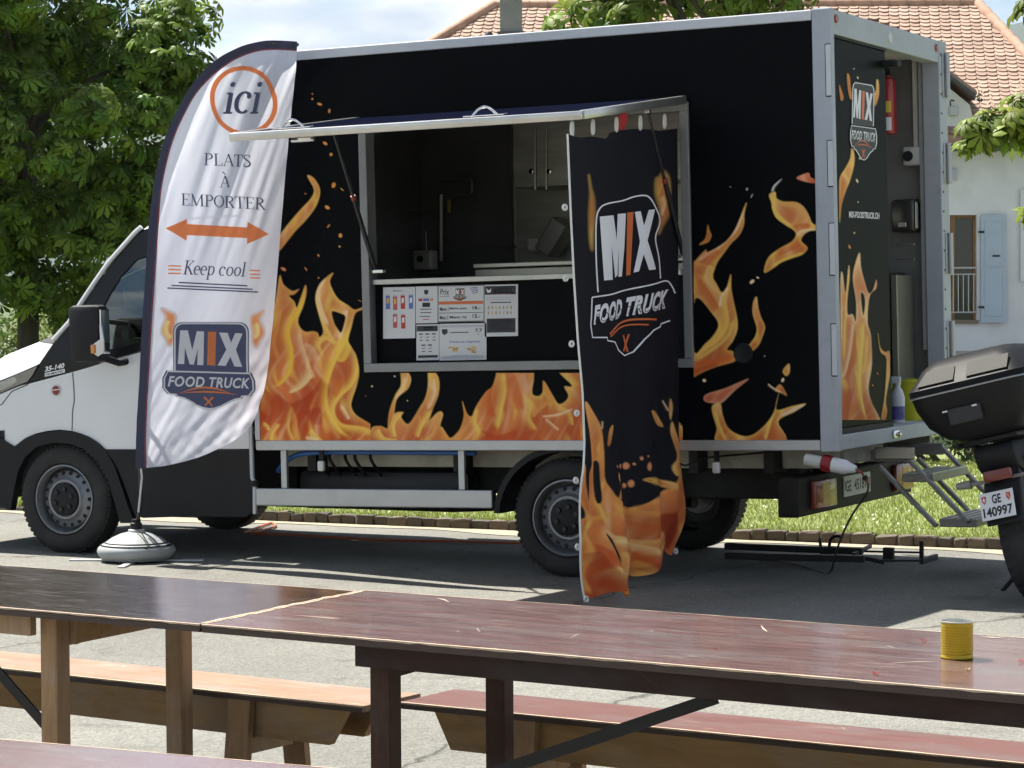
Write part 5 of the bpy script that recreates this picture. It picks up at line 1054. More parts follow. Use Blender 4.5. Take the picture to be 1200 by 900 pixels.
cb2.flame(K([(436, 118), (450, 160), (466, 220), (462, 270), (440, 330), (425, 335), (420, 300), (440, 260), (435, 200), (428, 150)]), seed=62, edge=2.2); cb2.flame(K([(320, 355), (350, 345), (420, 365), (420, 390), (360, 370)]), seed=63, edge=2)
cb2.flame(K([(350, 72), (375, 90), (403, 136), (380, 132), (360, 105)]), seed=64, edge=1.5, deep=rgb(214, 110, 84)); cb2.flame(K([(182, 150), (198, 135), (185, 205), (174, 212)]), seed=65, edge=1.5); cb2.flame(K([(430, 25), (438, 60), (430, 110), (424, 70)]), seed=66, edge=1.2, mid=CREM); cb2.flame(K([(212, 432), (228, 400), (252, 383), (225, 430)]), seed=67, edge=1.2)
cb2.streak(K([(400, 30), (412, 50), (424, 75)]), 0.8, CREM, 0.8); cb2.streak(K([(158, 115), (155, 150)]), 0.7, CREM, 0.7)
for x, y, rx, ry in ((238, 345, 7, 18), (275, 298, 9, 13), (252, 300, 5, 9), (345, 300, 10, 16), (315, 267, 5, 7), (337, 258, 4, 4), (290, 370, 9, 14), (270, 378, 6, 9), (296, 290, 4, 5), (232, 300, 4, 6)): cb2.ember(660+x/3.4615, 460+y/3.4615, rx/3.46*1.3, ry/3.46*1.3, 0, rgb(226, 150, 100))
K2 = lambda p: [(660+x/5.625, 140+y/5.625) for x, y in p]
cb2.flame(K2([(165, 370), (180, 450), (200, 520), (205, 640), (195, 760), (188, 860), (172, 780), (168, 600), (178, 480)]), seed=68, edge=2, soft=3, alpha=0.75); cb2.flame(K2([(655, 340), (690, 380), (700, 470), (690, 560), (695, 620), (650, 700), (620, 750), (628, 660), (632, 600), (600, 500), (600, 400), (625, 380)]), seed=69, edge=3, soft=3, alpha=0.85); cb2.streak(K2([(650, 500), (668, 560), (640, 640)]), 2.6, rgb(240, 205, 150), 0.8)
def ban_pt_uv(u, v, px, py, off=0.0):
    p = WX(px, py, CX_W); return (ban_x(u, v)+off, min(p[1], 0.0+0.05*(p[1]-0.0))+0.7, p[2])
vb = np.array([ban_pt_uv(a, c, q[0], q[1]) for a, c, q in zip(uu.ravel(), v_.ravel(), PXY)])
a = np.arange(NU*NVV).reshape(NVV, NU); fs = np.stack([a[:-1, :-1].ravel(), a[1:, :-1].ravel(), a[1:, 1:].ravel(), a[:-1, 1:].ravel()], 1)
cl_ = np_obj('cloth', vb, fs, attr_mat('banner_cloth', 0.75, trans=0.10, spec=0.15), ban, True, cb2.C.reshape(-1, 3))
# lettering laid on the folds
def ban_at(px, py, off):
    v = (py-150)/(646-150+ (702-646)*0.5); 
    for _ in range(4):
        yl, yr = 157+545*v, 150+496*v; xl, xr_ = lerp_edge(CLp, yl), lerp_edge(CRp, yr); u = min(1, max(0, (px-xl)/(xr_-xl)))
        T = np.array(TOPB); Bt = np.array(BOTB); yt = float(np.interp(663.5+u*140.5, T[:, 0], T[:, 1])); yb = float(np.interp(690+u*105, Bt[:, 0], Bt[:, 1])); v = min(1, max(0, (py-yt)/(yb-yt)))
    return ban_pt_uv(u, v, px, py, off)
d = Decal()
k42 = lambda x, y: (660+x/4.2867, 220+y/4.2867)
A_ = bilin(k42(160, 82), k42(458, 38), k42(486, 455), k42(166, 525)); B_ = bilin(k42(132, 550), k42(556, 470), k42(556, 800), k42(128, 875))
d.line('white', [A_(*p) for p in spline([(0.01, 1.0), (-0.01, 0.6), (0.0, 0.2), (0.06, 0.06), (0.2, 0.015), (0.5, 0.01), (0.7, -0.02), (0.86, 0.0), (0.97, 0.15), (1.03, 0.32), (0.93, 0.5), (0.97, 0.75), (0.98, 1.0)], 5)], 1.7, 2)
for g, c in (([(178, 145), (252, 138), (272, 262), (278, 132), (324, 128), (318, 300), (306, 446), (285, 448), (286, 300), (278, 440), (262, 452), (240, 290), (246, 462), (198, 466)], 'white'), ([(330, 124), (357, 121), (346, 438), (328, 442)], 'orange'), ([(362, 122), (385, 117), (398, 190), (418, 112), (448, 108), (412, 265), (452, 410), (418, 414), (396, 335), (378, 420), (358, 426), (382, 270)], 'white')): d.poly(c, [k42(*p) for p in g], 3)
d.line('white', [k42(*p) for p in ((138, 552), (135, 640), (130, 690), (140, 752), (212, 752), (214, 768), (258, 775), (285, 815), (325, 843), (360, 825), (400, 760), (440, 715), (478, 698), (482, 684), (528, 668))], 1.7, 3)
d.line('white', [k42(*p) for p in spline([(138, 551), (250, 533), (360, 505), (450, 482), (510, 468), (535, 490), (552, 530)], 4)], 1.7, 3)
v, f = text_tris('FOOD TRUCK', bold=0.055, shear=0.22, space=1.10); lo, hi = v.min(0), v.max(0); u = (v-lo)/(hi-lo); tq = bilin(k42(146, 592), k42(522, 508), k42(510, 606), k42(146, 690))
d.add('white', (np.array([tq(x, 1-y) for x, y in u]), f), 4)
v, f = text_tris('FOOD TRUCK', bold=-0.018, shear=0.22, space=1.10); lo, hi = v.min(0), v.max(0); u = (v-lo)/(hi-lo); d.add('ink', (np.array([tq(0.02+0.96*x, 0.93-0.45*y) for x, y in u]), f), 5)
d.line('orange', [k42(*p) for p in spline([(225, 735), (280, 690), (340, 665), (400, 660), (455, 662)], 5)], [1, 2, 3, 2.4, 0.6][0:1]*1+[2.6]*20, 4) if False else d.line('orange', [k42(*p) for p in spline([(225, 735), (280, 690), (340, 665), (400, 660), (455, 662)], 5)], 2.4, 4)
d.line('orange', [k42(*p) for p in spline([(228, 748), (290, 706), (350, 688), (415, 688)], 5)], 1.9, 4); d.line('orange', [k42(*p) for p in ((316, 740), (338, 825))], 2.0, 4); d.line('orange', [k42(*p) for p in ((342, 735), (318, 822))], 2.0, 5)
inkb = dict(INK); inkb['white'] = mat('banner_ink_white', (0.85, 0.84, 0.90), 0.7)
d.build('lettering', lambda x, y, o: ban_at(x, y, 0.003+o), cl_, inkb, step=5)
# white eyelets and hooks
HK = mat('hook_white', (0.72, 0.72, 0.70), 0.4)
def eyelet(par, px, py, ang=0.0, hgt=0.075):
    p = WX(px, py, CX_W); o = Vector((0.004, p[1]+0.7, p[2])); m = Matrix.Translation(o) @ Matrix.Rotation(ang, 4, 'X')
    bb = B(); bb.tube([m @ Vector((0, 0.012*math.cos(t)*1.0, hgt/2*math.sin(t))) for t in np.linspace(0, 2*math.pi, 17)[:-1]], 0.0070, 6, closed=True)
    return bb.done('eyelet', HK, par, smooth=True)
for px, py, an in ((669.5, 151, 0), (694, 149, 0), (721.5, 146, 0), (749.5, 144, 0), (778, 142, 0)): eyelet(ban, px, py, an, 0.072)
for px, py in ((661, 243), (662, 326), (669, 403), (675, 484)): eyelet(ban, px, py, math.pi/2, 0.045)
for px, py in ((674, 563), (676, 641), (686, 702), (794, 571), (791, 646)): eyelet(ban, px, py, math.pi/2-0.2, 0.045)
B().tube([ban_at(*p, 0.0) for p in [(lerp_edge(CLp, y), y) for y in np.linspace(157, 700, 60)]], 0.006, 5).done('white_hem', HK, ban, smooth=True)
for px in ():
    p = WX(px, 149, CX_W); B().box(-0.006, 0.006, p[1]+0.7-0.012, p[1]+0.7+0.012, p[2]+0.06, tw((CXL, p[1], HZ-0.035+(OZ-HZ)*(-p[1]/1.41)))[2], 0.002).done('hook', HK, ban)
rb = WX(727, 148, CX_W-0.05); CX_R = CX_W-0.05; tag(B().raw([(CX_R+0.01, rb[1]-0.035, rb[2]+0.08), (CX_R+0.01, rb[1]+0.075, rb[2]+0.09), (CX_R+0.015, rb[1]+0.06, rb[2]+0.03), (CX_R+0.012, rb[1]-0.02, rb[2]-0.075), (CX_R+0.014, rb[1]-0.065, rb[2]-0.07)], [(0, 1, 2, 3, 4)]).solidify(0.003).done('red_ribbon', mat('ribbon_red', lin('c23b3a'), 0.7)), 'short red ribbon tied to the flap edge above the banner', 'ribbon')

# ------------------------------------------------------------------ menu sheets on the counter front
PAPER = mat('paper_white', (0.66, 0.67, 0.70), 0.35)
def sheet(px0, py0, px1, py1, label, draw, skew=-0.02, yy=0.0525):
    Q = lambda x, y: TY(x, y+skew*(x-px0), yy)
    o = B().prism([(px0, py0), (px1, py0), (px1, py1), (px0, py1)], lambda x, y: tuple(Q(x, y)), lambda x, y: (lambda q: (q[0], q[1]+0.0018, q[2]))(Q(x, y))).done('menu_sheet', PAPER)
    o.rotation_euler = (0, RAKE, 0); tag(o, label, 'menu', 'menu sheets on the hatch counter')
    d = Decal(); draw(d); d.build('print', lambda x, y, f: (lambda q: (q[0], q[1]-0.0006-f, q[2]))(Q(x, y)), o, INK, lift=0.0004)
    return o
def lines(d, x0, x1, ys, col='grey', w=0.7):
    for k, y in enumerate(ys): d.line(col, [(x0+random.uniform(0, 1), y), (x1-random.uniform(0, 5), y)], w, 1)
def s1(d):
    d.text('grey', 'Boissons', 460.5, 340, 11, 2, bold=0.02)
    for k, (x, y, c) in enumerate(((452, 346, 'blue'), (460.5, 347, 'pink'), (469.5, 346, 'red'), (479, 346, 'blue'), (460.5, 368, 'pink'), (470, 369, 'red'))):
        d.poly(c, [(x, y), (x+5, y), (x+5.2, y+16.5), (x+0.2, y+16.5)], 1); d.poly('pale', [(x+0.4, y-0.8), (x+4.6, y-0.8), (x+4.8, y+0.8), (x+0.2, y+0.8)], 2)
        d.poly('yellow' if k in (0, 1) else 'white', [(x+1.2, y+4), (x+4, y+3), (x+4, y+9), (x+1.2, y+10)], 2)
sheet(449, 336.8, 486.5, 397, 'white drinks sheet with coloured cans at the left end of the counter', s1)
def s2(d):
    d.poly('dark', [(497, 340), (502, 340), (502, 344), (499.5, 346), (497, 344)]); lines(d, 493, 508, (348.5,), 'pale')
    d.poly('red', [(490.5, 350), (495, 350), (495, 353), (490.5, 353)]); d.poly('blue', [(496, 350), (503, 350), (503, 353), (496, 353)]); d.poly('tan', [(504, 350), (508, 350), (508, 353), (504, 353)])
    d.poly('black', [(495, 355), (504, 355), (504, 360), (495, 360)]); lines(d, 492, 506, (362.5, 366.5, 371), 'dark', 0.9); d.line('red', [(496, 374.5), (503, 374.5)], 1)
sheet(487.2, 335.8, 512.6, 379, 'narrow white sheet with card payment marks beside the price list', s2)
def s3(d):
    d.line('black', [(513.6, 335.6), (567, 335.6), (567, 377), (513.6, 377)], 0.7, 1, closed=True)
    d.text('black', 'Prix', 515.5, 338.5, 11, 7, 2, shear=0.25); lines(d, 515, 527, (347.5,), 'grey', 0.5)
    emblem(d, bilin((533, 338), (545, 338), (545, 347), (533, 347)), bilin((531, 347), (547, 347), (547, 353.5), (531, 353.5)), 0.5, fill='black')
    for k in range(4): d.line('blue', [(551+k, 339+2*k), (555+k, 337.5+2*k), (560, 338+2*k)], 0.8, 2)
    d.poly('orange', [(514.3, 353.5), (566, 353.5), (566, 357), (514.3, 357)], 2)
    for y, t1, t2, pr in ((359, '1', 'Menu pain', '16.-'), (369, '2', 'Menu riz', '15.-')):
        d.text('black', 'Menu '+t1, 515.5, y+1, 10, 4.5, 2, bold=0.01); d.text('black', t2, 527, y+1.5, 20, 3.0, 2, bold=0.02); d.text('black', pr, 554, y, 9, 4.5, 2, bold=0.02)
        d.line('black', [(514.3, y+8), (566, y+8)], 0.6, 1)
sheet(513, 335, 567.5, 377.6, 'price list with orange stripe in the middle of the counter front', s3)
def s4(d):
    d.poly('dark', [(488.5, 382), (513, 382), (513, 388.5), (488.5, 388.5)]); lines(d, 496, 511, (384, 386), 'white', 0.8)
    for j, y in enumerate((391, 404)):
        for i in range(3 if j == 0 else 2):
            x = 491+i*7.6+j*3; d.poly('black', [(x, y), (x+4.5, y), (x+4.5, y+1.4), (x, y+1.4)]); d.line('grey', [(x+1, y+5), (x+4, y+3.8)], 1.0); d.line('dark', [(x+0.5, y+8), (x+4.5, y+8)], 0.9)
    d.poly('dark', [(490, 416.5), (513, 416.5), (513, 419.5), (490, 419.5)])
sheet(488, 380.4, 514.4, 422.4, 'white sheet with dark header bar below the card payment sheet', s4)
def s5(d):
    d.poly('pale', [(516, 381.5), (567, 381.5), (567, 384), (516, 384)]); d.poly('dark', [(518, 386), (524.5, 386), (524.5, 390.5), (521, 393), (518, 390.5)]); lines(d, 527.5, 554, (390,), 'dark', 1.0)
    d.text('black', '7.7', 557, 386, 8, 4, bold=0.02); lines(d, 559, 566, (392.5,), 'grey', 0.6); d.text('blue', 'Frites ou Légumes', 527, 399.5, 36, 3.4, bold=0.01)
    for x in (532, 553):
        for k in range(9): a = random.uniform(-0.6, 0.6); X, Y = x+random.uniform(-4.5, 4.5), 410.5+random.uniform(-3.4, 3.2); d.line('tan' if k % 3 else 'yellow', [(X-2.6*math.cos(a), Y-2.6*math.sin(a)), (X+2.6*math.cos(a), Y+2.6*math.sin(a))], 1.3, 1+0.2*k)
    d.poly('pale', [(517, 418), (540, 416), (567, 417.5), (567, 420.5), (517, 420.5)])
sheet(514.9, 379.6, 570, 422.6, 'white sheet with two heaps of fries below the price list', s5)
def s6(d):
    d.poly('dark', [(568.2, 335.5), (604.5, 335.5), (604.5, 345.5), (568.2, 345.5)]); d.poly('white', [(570, 338), (573, 340.5), (576, 338), (575, 343), (571, 343)], 2); lines(d, 578, 602, (338, 340.5, 343), 'white', 0.8)
    lines(d, 570, 604, (349, 351.5), 'pale', 0.7); d.line('dark', [(575, 354.8), (599, 354.8)], 1.1)
    for j in range(2):
        for i in range(7): d.line(('green', 'tan', 'yellow')[(i+j) % 3], [(572.5+4.4*i, 359+6*j), (572.5+4.4*i, 362.5+6*j)], 1.3)
    d.poly('dark', [(570.5, 373.5), (604, 373.5), (604, 390), (570.5, 390)]); lines(d, 573, 602, (376, 378.5, 381, 383.5, 386), 'grey', 0.6); d.line('red', [(576, 345), (596, 345)], 0.5, 2)
sheet(567.9, 333.8, 607, 394.5, 'tall sheet with black blocks at top and foot, rightmost on the counter', s6)

# ------------------------------------------------------------------ loose things in the truck
def intr(o): o.rotation_euler = (0, RAKE, 0); return o
p = TY(1041, 157, YW-0.10)
ext = intr(thing('fire_extinguisher', 'red fire extinguisher on the inner wall by the open rear door', 'extinguisher')); ext.location = tuple(ROT @ np.array((p[0], YW-0.09, p[2])))
RED = mat('ext_red', lin('a52a28'), 0.3, coat=0.4)
B().lathe([(0, 0), (0.045, 0), (0.050, 0.012), (0.050, 0.29), (0.045, 0.335), (0.02, 0.35), (0.02, 0.36)], (0, 0, 0), 'z', 20).done('cylinder', RED, ext, smooth=True)
B().lathe([(0.0505, 0.02), (0.0505, 0.10)], (0, 0, 0), 'z', 20, a0=-2.2, a1=-0.9).done('label_sticker', INK['white'], ext); B().lathe([(0.0505, 0.13), (0.0505, 0.2)], (0, 0, 0), 'z', 20, a0=-2.2, a1=-0.9).done('label_sticker', INK['yellow'], ext)
B().box(-0.012, 0.012, -0.07, 0.02, 0.36, 0.385, 0.004).box(-0.012, 0.012, -0.09, 0.01, 0.40, 0.41, 0.003).tube([(0, 0, 0.35), (0, 0, 0.41)], 0.016, 10).done('valve', BLKPL, ext, smooth=True)
B().lathe([(0, -0.01), (0.03, -0.008), (0.032, 0.004)], (0.0, -0.01, 0.44), 'y', 14).done('gauge', mat('gauge_brass', lin('a8924a'), 0.35, 0.5), ext)
p = TX(1063, 489, 1.50); bk = thing('bucket', 'yellow plastic bucket standing in the rear doorway', 'bucket'); bk.location = tuple(ROT @ np.array((1.50, p[1], ZB+0.0905)))
B().lathe([(0, 0), (0.10, 0), (0.125, 0.235), (0.133, 0.235), (0.133, 0.25), (0.120, 0.25), (0.096, 0.008), (0, 0.008)], (0, 0, 0), 'z', 28).done('pail', mat('bucket_yellow', lin('b5b519'), 0.4), bk, smooth=True)
B().tube([(0.13*math.cos(a), -0.015-0.02*math.sin(a), 0.232-0.12*math.sin(a)) for a in np.linspace(0, math.pi, 17)], 0.004, 6).done('handle', STEEL, bk, smooth=True)
p = TX(1050, 489, 1.56); sp = thing('spray_bottle', 'white spray bottle with blue label next to the yellow bucket', 'bottle'); sp.location = tuple(ROT @ np.array((1.57, p[1], ZB+0.0905)))
B().lathe([(0, 0), (0.038, 0), (0.042, 0.01), (0.042, 0.15), (0.030, 0.19), (0.015, 0.215), (0.015, 0.23), (0, 0.23)], (0, 0, 0), 'z', 18).done('body', mat('bottle_white', (0.62, 0.63, 0.66), 0.4), sp, smooth=True)
B().lathe([(0.0425, 0.02), (0.0425, 0.10)], (0, 0, 0), 'z', 18).done('label_sticker', mat('label_blue', lin('585a92'), 0.5, var=0.5, vscale=30), sp)
B().box(-0.045, 0.018, -0.012, 0.012, 0.232, 0.275, 0.006).box(-0.05, -0.036, -0.007, 0.007, 0.205, 0.245, 0.003).tube([(0, 0, 0.225), (0, 0, 0.24)], 0.018, 10).done('trigger', mat('trigger_white', (0.66, 0.66, 0.66), 0.4), sp, smooth=True)

# ------------------------------------------------------------------ ground
def asphalt():
    m = bpy.data.materials.new('asphalt'); m.use_nodes = True; n = m.node_tree.nodes; l = m.node_tree.links.new; b = n['Principled BSDF']; b.inputs['Roughness'].default_value = 0.92; b.inputs['Specular IOR Level'].default_value = 0.25
    tc = n.new('ShaderNodeTexCoord')
    def noise(sc, det, rough=0.6, dist=0.0):
        t = n.new('ShaderNodeTexNoise'); t.inputs['Scale'].default_value = sc; t.inputs['Detail'].default_value = det; t.inputs['Roughness'].default_value = rough; t.inputs['Distortion'].default_value = dist; l(tc.outputs['Object'], t.inputs['Vector']); return t
    def ramp(src, p0, c0, p1, c1):
        r = n.new('ShaderNodeValToRGB'); r.color_ramp.elements[0].position = p0; r.color_ramp.elements[0].color = (*c0, 1); r.color_ramp.elements[1].position = p1; r.color_ramp.elements[1].color = (*c1, 1); l(src, r.inputs['Fac']); return r
    def mul(a, c_, fac=1.0, mode='MULTIPLY'):
        x = n.new('ShaderNodeMixRGB'); x.blend_type = mode; x.inputs['Fac'].default_value = fac; l(a, x.inputs['Color1']); l(c_, x.inputs['Color2']); return x.outputs[0]
    base = ramp(noise(0.7, 5).outputs['Fac'], 0.3, (0.155, 0.153, 0.138), 0.7, (0.215, 0.211, 0.190))
    v = n.new('ShaderNodeTexVoronoi'); v.inputs['Scale'].default_value = 105; l(tc.outputs['Object'], v.inputs['Vector'])
    grit = ramp(v.outputs['Color'], 0.05, (0.68, 0.68, 0.68), 0.95, (1.30, 1.30, 1.28))
    fine = ramp(noise(260, 2).outputs['Fac'], 0.35, (0.72, 0.72, 0.72), 0.65, (1.25, 1.25, 1.25))
    stain = ramp(noise(2.3, 6, 0.7, 0.6).outputs['Fac'], 0.56, (1, 1, 1), 0.74, (0.58, 0.57, 0.56))
    dn = noise(1.3, 4); ad = n.new('ShaderNodeVectorMath'); ad.operation = 'MULTIPLY_ADD'; ad.inputs[1].default_value = (0.7, 0.7, 0); l(dn.outputs['Color'], ad.inputs[0]); l(tc.outputs['Object'], ad.inputs[2])
    cv_ = n.new('ShaderNodeTexVoronoi'); cv_.feature = 'DISTANCE_TO_EDGE'; cv_.inputs['Scale'].default_value = 0.23; l(ad.outputs[0], cv_.inputs['Vector'])
    crack = ramp(cv_.outputs['Distance'], 0.0015, (0.35, 0.35, 0.34), 0.004, (1, 1, 1))
    c_ = mul(mul(mul(mul(base.outputs[0], grit.outputs[0]), fine.outputs[0], 0.8), stain.outputs[0]), crack.outputs[0]); l(c_, b.inputs['Base Color'])
    k = n.new('ShaderNodeBump'); k.inputs['Strength'].default_value = 0.45; k.inputs['Distance'].default_value = 0.006; l(v.outputs['Distance'], k.inputs['Height']); l(k.outputs[0], b.inputs['Normal']); return m
ASPH = asphalt()
def sheet_obj(name, x0, x1, y0, y1, z, m, kind='structure'):
    o = B().raw([(x0, y0, z), (x1, y0, z), (x1, y1, z), (x0, y1, z)], [(0, 1, 2, 3)]).done(name, m); return tag(o, kind=kind)
EARTH = mat('field', (0.07, 0.10, 0.03), 0.95, var=0.4, vscale=0.3)
sheet_obj('ground', -6000, 6000, -6000, 6000, -0.05, EARTH)
sheet_obj('road', -70, 70, -45, 2.60, 0.0, ASPH)
sheet_obj('added_bounce_ground', -70, 70, 26, 60, 0.0, mat('added_bounce_grey', (0.17, 0.17, 0.17), 0.95, var=0.2, vscale=3))  # unseen grey ground, added to cut the green bounce onto the house wall
tag(sheet_obj('lawn', -70, 70, 2.66, 26, 0.035, mat('lawn_soil', (0.17, 0.21, 0.06), 0.95, var=0.35, vscale=6, dirt=(0.16, 0.14, 0.07), dscale=2, damt=0.5)), kind='structure')
# worn sandy edge between asphalt and kerb stones
b = B(); xs = np.linspace(-9, 9, 90); ed = [2.36+0.10*math.sin(x*1.7)+0.05*math.sin(x*5.1) for x in xs]
b.raw([(x, y, 0.004) for x, y in zip(xs, ed)]+[(x, 2.595, 0.005) for x in xs], [(i, i+1, 91+i, 90+i) for i in range(89)]).done('sand_edge', mat('sand', (0.34, 0.30, 0.22), 0.95, var=0.25, vscale=90, bump=0.4, bscale=120))['kind'] = 'structure'
# low kerb of single stones
kerb = B().box(-9, 9, 2.615, 2.70, -0.02, 0.030).done('kerb', mat('kerb_mortar', (0.16, 0.14, 0.11), 0.95)); tag(kerb, kind='structure')
stone_mats = [mat('kerb_stone_%d' % k, c, 0.9, var=0.3, vscale=20, bump=0.5, bscale=40) for k, c in enumerate(((0.13, 0.105, 0.08), (0.10, 0.085, 0.07), (0.16, 0.13, 0.10)))]
smesh = []
for k in range(9):
    o = B().box(-0.5, 0.5, -0.5, 0.5, -0.5, 0.5, 0.12)
    for v in o.bm.verts: v.co += Vector((random.uniform(-.06, .06), random.uniform(-.06, .06), random.uniform(-.06, .06)))
    q = o.done('kerb_stone', stone_mats[k % 3], kerb, smooth=True); smesh.append(q.data); bpy.data.objects.remove(q)
x = -5.6
while x < 4.4:
    w = random.uniform(0.085, 0.16); o = link('kerb_stone', random.choice(smesh), kerb, (x+w/2, 2.638+random.uniform(-.008, .008), 0.028), (random.uniform(-.05, .05), random.uniform(-.05, .05), random.uniform(-.06, .06)))
    o.scale = (w-0.012, 0.085, 0.085+random.uniform(-.012, .012)); x += w
# grass blades and daisies
def blades(n, x0, x1, y0, y1, z, h0, h1, w, seed):
    r = np.random.default_rng(seed); X = r.uniform(x0, x1, n); Y = r.uniform(y0, y1, n); a = r.uniform(0, 6.283, n); h = r.uniform(h0, h1, n); lx = r.normal(0, 0.45, n)*h; ly = r.normal(0, 0.45, n)*h
    Z = np.full(n, z); c, s_ = np.cos(a)*w, np.sin(a)*w
    v = np.stack([np.stack([X-c, Y-s_, Z], 1), np.stack([X+c, Y+s_, Z], 1), np.stack([X+lx, Y+ly, Z+h], 1)], 1).reshape(-1, 3)
    g = np.repeat(r.uniform(0.75, 1.25, n)[:, None]*np.where(r.random(n)[:, None] < 0.18, np.array([[0.22, 0.20, 0.08]]), np.array([[0.225, 0.28, 0.050]])), 3, axis=0)
    return v, np.arange(3*n).reshape(-1, 3), g
GRM = attr_mat('grass_blade', 0.6, trans=0.35, spec=0.2)
v, f, g = blades(150000, -7, 6.5, 2.67, 10.5, 0.03, 0.015, 0.05, 0.004, 3)
v2, f2, g2 = blades(9000, -7, 6.5, 2.66, 2.76, 0.03, 0.03, 0.08, 0.004, 4)
tag(np_obj('grass', np.concatenate([v, v2]), np.concatenate([f, f2+len(v)]), GRM, cols=np.concatenate([g, g2])), 'short sunlit grass of the lawn behind the kerb', 'grass', kind='stuff')
r = np.random.default_rng(9); n = 800; X = r.uniform(-7, 6.5, n); Y = r.uniform(2.8, 10, n); vs = []; fs = []
for i in range(n):
    k = len(vs); z = 0.055+0.03*r.random(); s_ = r.uniform(0.004, 0.008); vs += [(X[i]-s_, Y[i], z-s_*.4), (X[i], Y[i]-s_, z-s_*.9), (X[i]+s_, Y[i], z+s_*.2), (X[i], Y[i]+s_, z+s_*.9)]; fs.append((k, k+1, k+2, k+3))
tag(np_obj('daisies', vs, fs, mat('daisy', (0.75, 0.75, 0.68), 0.7)), 'white daisies scattered through the lawn', 'flowers', kind='stuff')

# ------------------------------------------------------------------ cables and the iron frame on the ground
c0 = ROT @ np.array(tuple(p1)); g0 = WZ(975, 673, 0.012)
ORC = mat('cable_orange', lin('b5562f'), 0.6)
pts = spline([tuple(c0), (c0[0]+0.035, c0[1]+0.02, c0[2]-0.03), (c0[0]+0.05, c0[1]+0.05, c0[2]-0.12), tuple(c0*0.6+g0*0.4+np.array((0.03, 0, -0.02))), tuple(c0*0.3+g0*0.7), tuple(g0+np.array((0, 0, 0.03)))], 8)
cb_ = thing('power_cable', 'thin red supply cable hanging from the plug at the truck corner', 'cable', (g0[0], g0[1], 0))
off = np.array((g0[0], g0[1], 0))
B().tube([np.array(q)-off for q in pts[:14]], 0.006, 8).done('red_length', mat('cable_red', lin('8e3b34'), 0.5), cb_, smooth=True)
B().tube([np.array(q)-off for q in pts[13:]]+[np.array(WZ(x, y, 0.01))-off for x, y in ((971, 672), (955, 668), (935, 662), (910, 658), (890, 656))], 0.006, 8).done('dark_length', mat('cable_dark', (0.05, 0.045, 0.045), 0.5), cb_, smooth=True)
B().tube([np.array(q)-off for q in pts[9:12]], 0.015, 8).done('tie', BLKPL, cb_, smooth=True)
hs = [WZ(x, y, 0.012) for x, y in ((286, 624), (300, 619), (318, 613), (322, 617), (305, 622), (296, 625), (330, 626), (380, 629), (450, 633), (520, 634), (600, 636), (720, 640))]
tag(B().tube(spline(hs, 8), 0.009, 8).done('garden_hose', mat('hose_orange', lin('c96a3d'), 0.5), smooth=True), 'orange hose trailing over the asphalt behind the truck wheels', 'hose')
fp_ = WZ(962, 652, 0.0); irf = thing('iron_frame', 'low black iron frame lying on the ground beneath the rear of the truck', 'frame', (fp_[0], fp_[1], 0))
fo = np.array((fp_[0], fp_[1], 0)); IRN = mat('iron_black', (0.012, 0.012, 0.013), 0.5, 0.3, var=0.3, vscale=20)
def GP(x, y, z): return tuple(np.array(WZ(x, y, z))-fo)
B().beam(GP(850, 640, 0.06), GP(1011, 646, 0.06), 0.05, 0.04, bev=0.005).done('long_bar', IRN, irf); B().beam(GP(850, 651, 0.05), GP(1013, 655, 0.05), 0.05, 0.04, bev=0.005).done('long_bar', IRN, irf)
B().beam(GP(1010, 646, 0.05), GP(1080, 647.5, 0.05), 0.012, 0.012).done('rod', IRN, irf); B().beam(GP(1030, 657, 0.05), GP(1080, 657, 0.05), 0.012, 0.012).done('rod', IRN, irf)
a = GP(1041, 656, 0.01); B().box(a[0]-0.03, a[0]+0.035, a[1]-0.02, a[1]+0.02, 0.0, 0.085, 0.004).done('block', IRN, irf)
a = GP(1080, 661, 0.0); B().box(a[0]-0.012, a[0]+0.012, a[1]-0.012, a[1]+0.3, 0.0, 0.035, 0.003).box(a[0]-0.012, a[0]+0.012, a[1]-0.012, a[1]+0.012, 0.0355, 0.14, 0.003).done('end_stand', IRN, irf)
a = GP(963, 652, 0.02); B().beam((a[0]-0.005, a[1]+0.02, 0.0), (a[0]-0.02, a[1]+0.02, 0.13), 0.015, 0.015).box(a[0], a[0]+0.07, a[1]-0.01, a[1]+0.06, 0.0, 0.075, 0.008).tube(spline([(a[0]+0.04, a[1]+0.02, 0.07), (a[0]+0.05, a[1]+0.02, 0.12), (a[0]+0.08, a[1]+0.02, 0.145), (a[0]+0.13, a[1]+0.02, 0.14)], 4), 0.010, 6).done('clamp', IRN, irf, smooth=True)
B().beam(GP(1000, 650, 0.05), GP(1020, 640, 0.07), 0.02, 0.02).beam(GP(1012, 654, 0.05), GP(1035, 659, 0.02), 0.025, 0.025).done('lever', IRN, irf)
# grey hitch head hanging under the chassis behind
hh = B().box(1.05, 1.10, 1.55, 1.60, 0.30, 0.50, 0.008).box(1.0, 1.15, 1.54, 1.61, 0.36, 0.41, 0.01).tube([(1.13, 1.575, 0.41), (1.18, 1.575, 0.42), (1.20, 1.575, 0.37)], 0.018, 8).done('hanging_hook', BLKMET, truck, smooth=True)

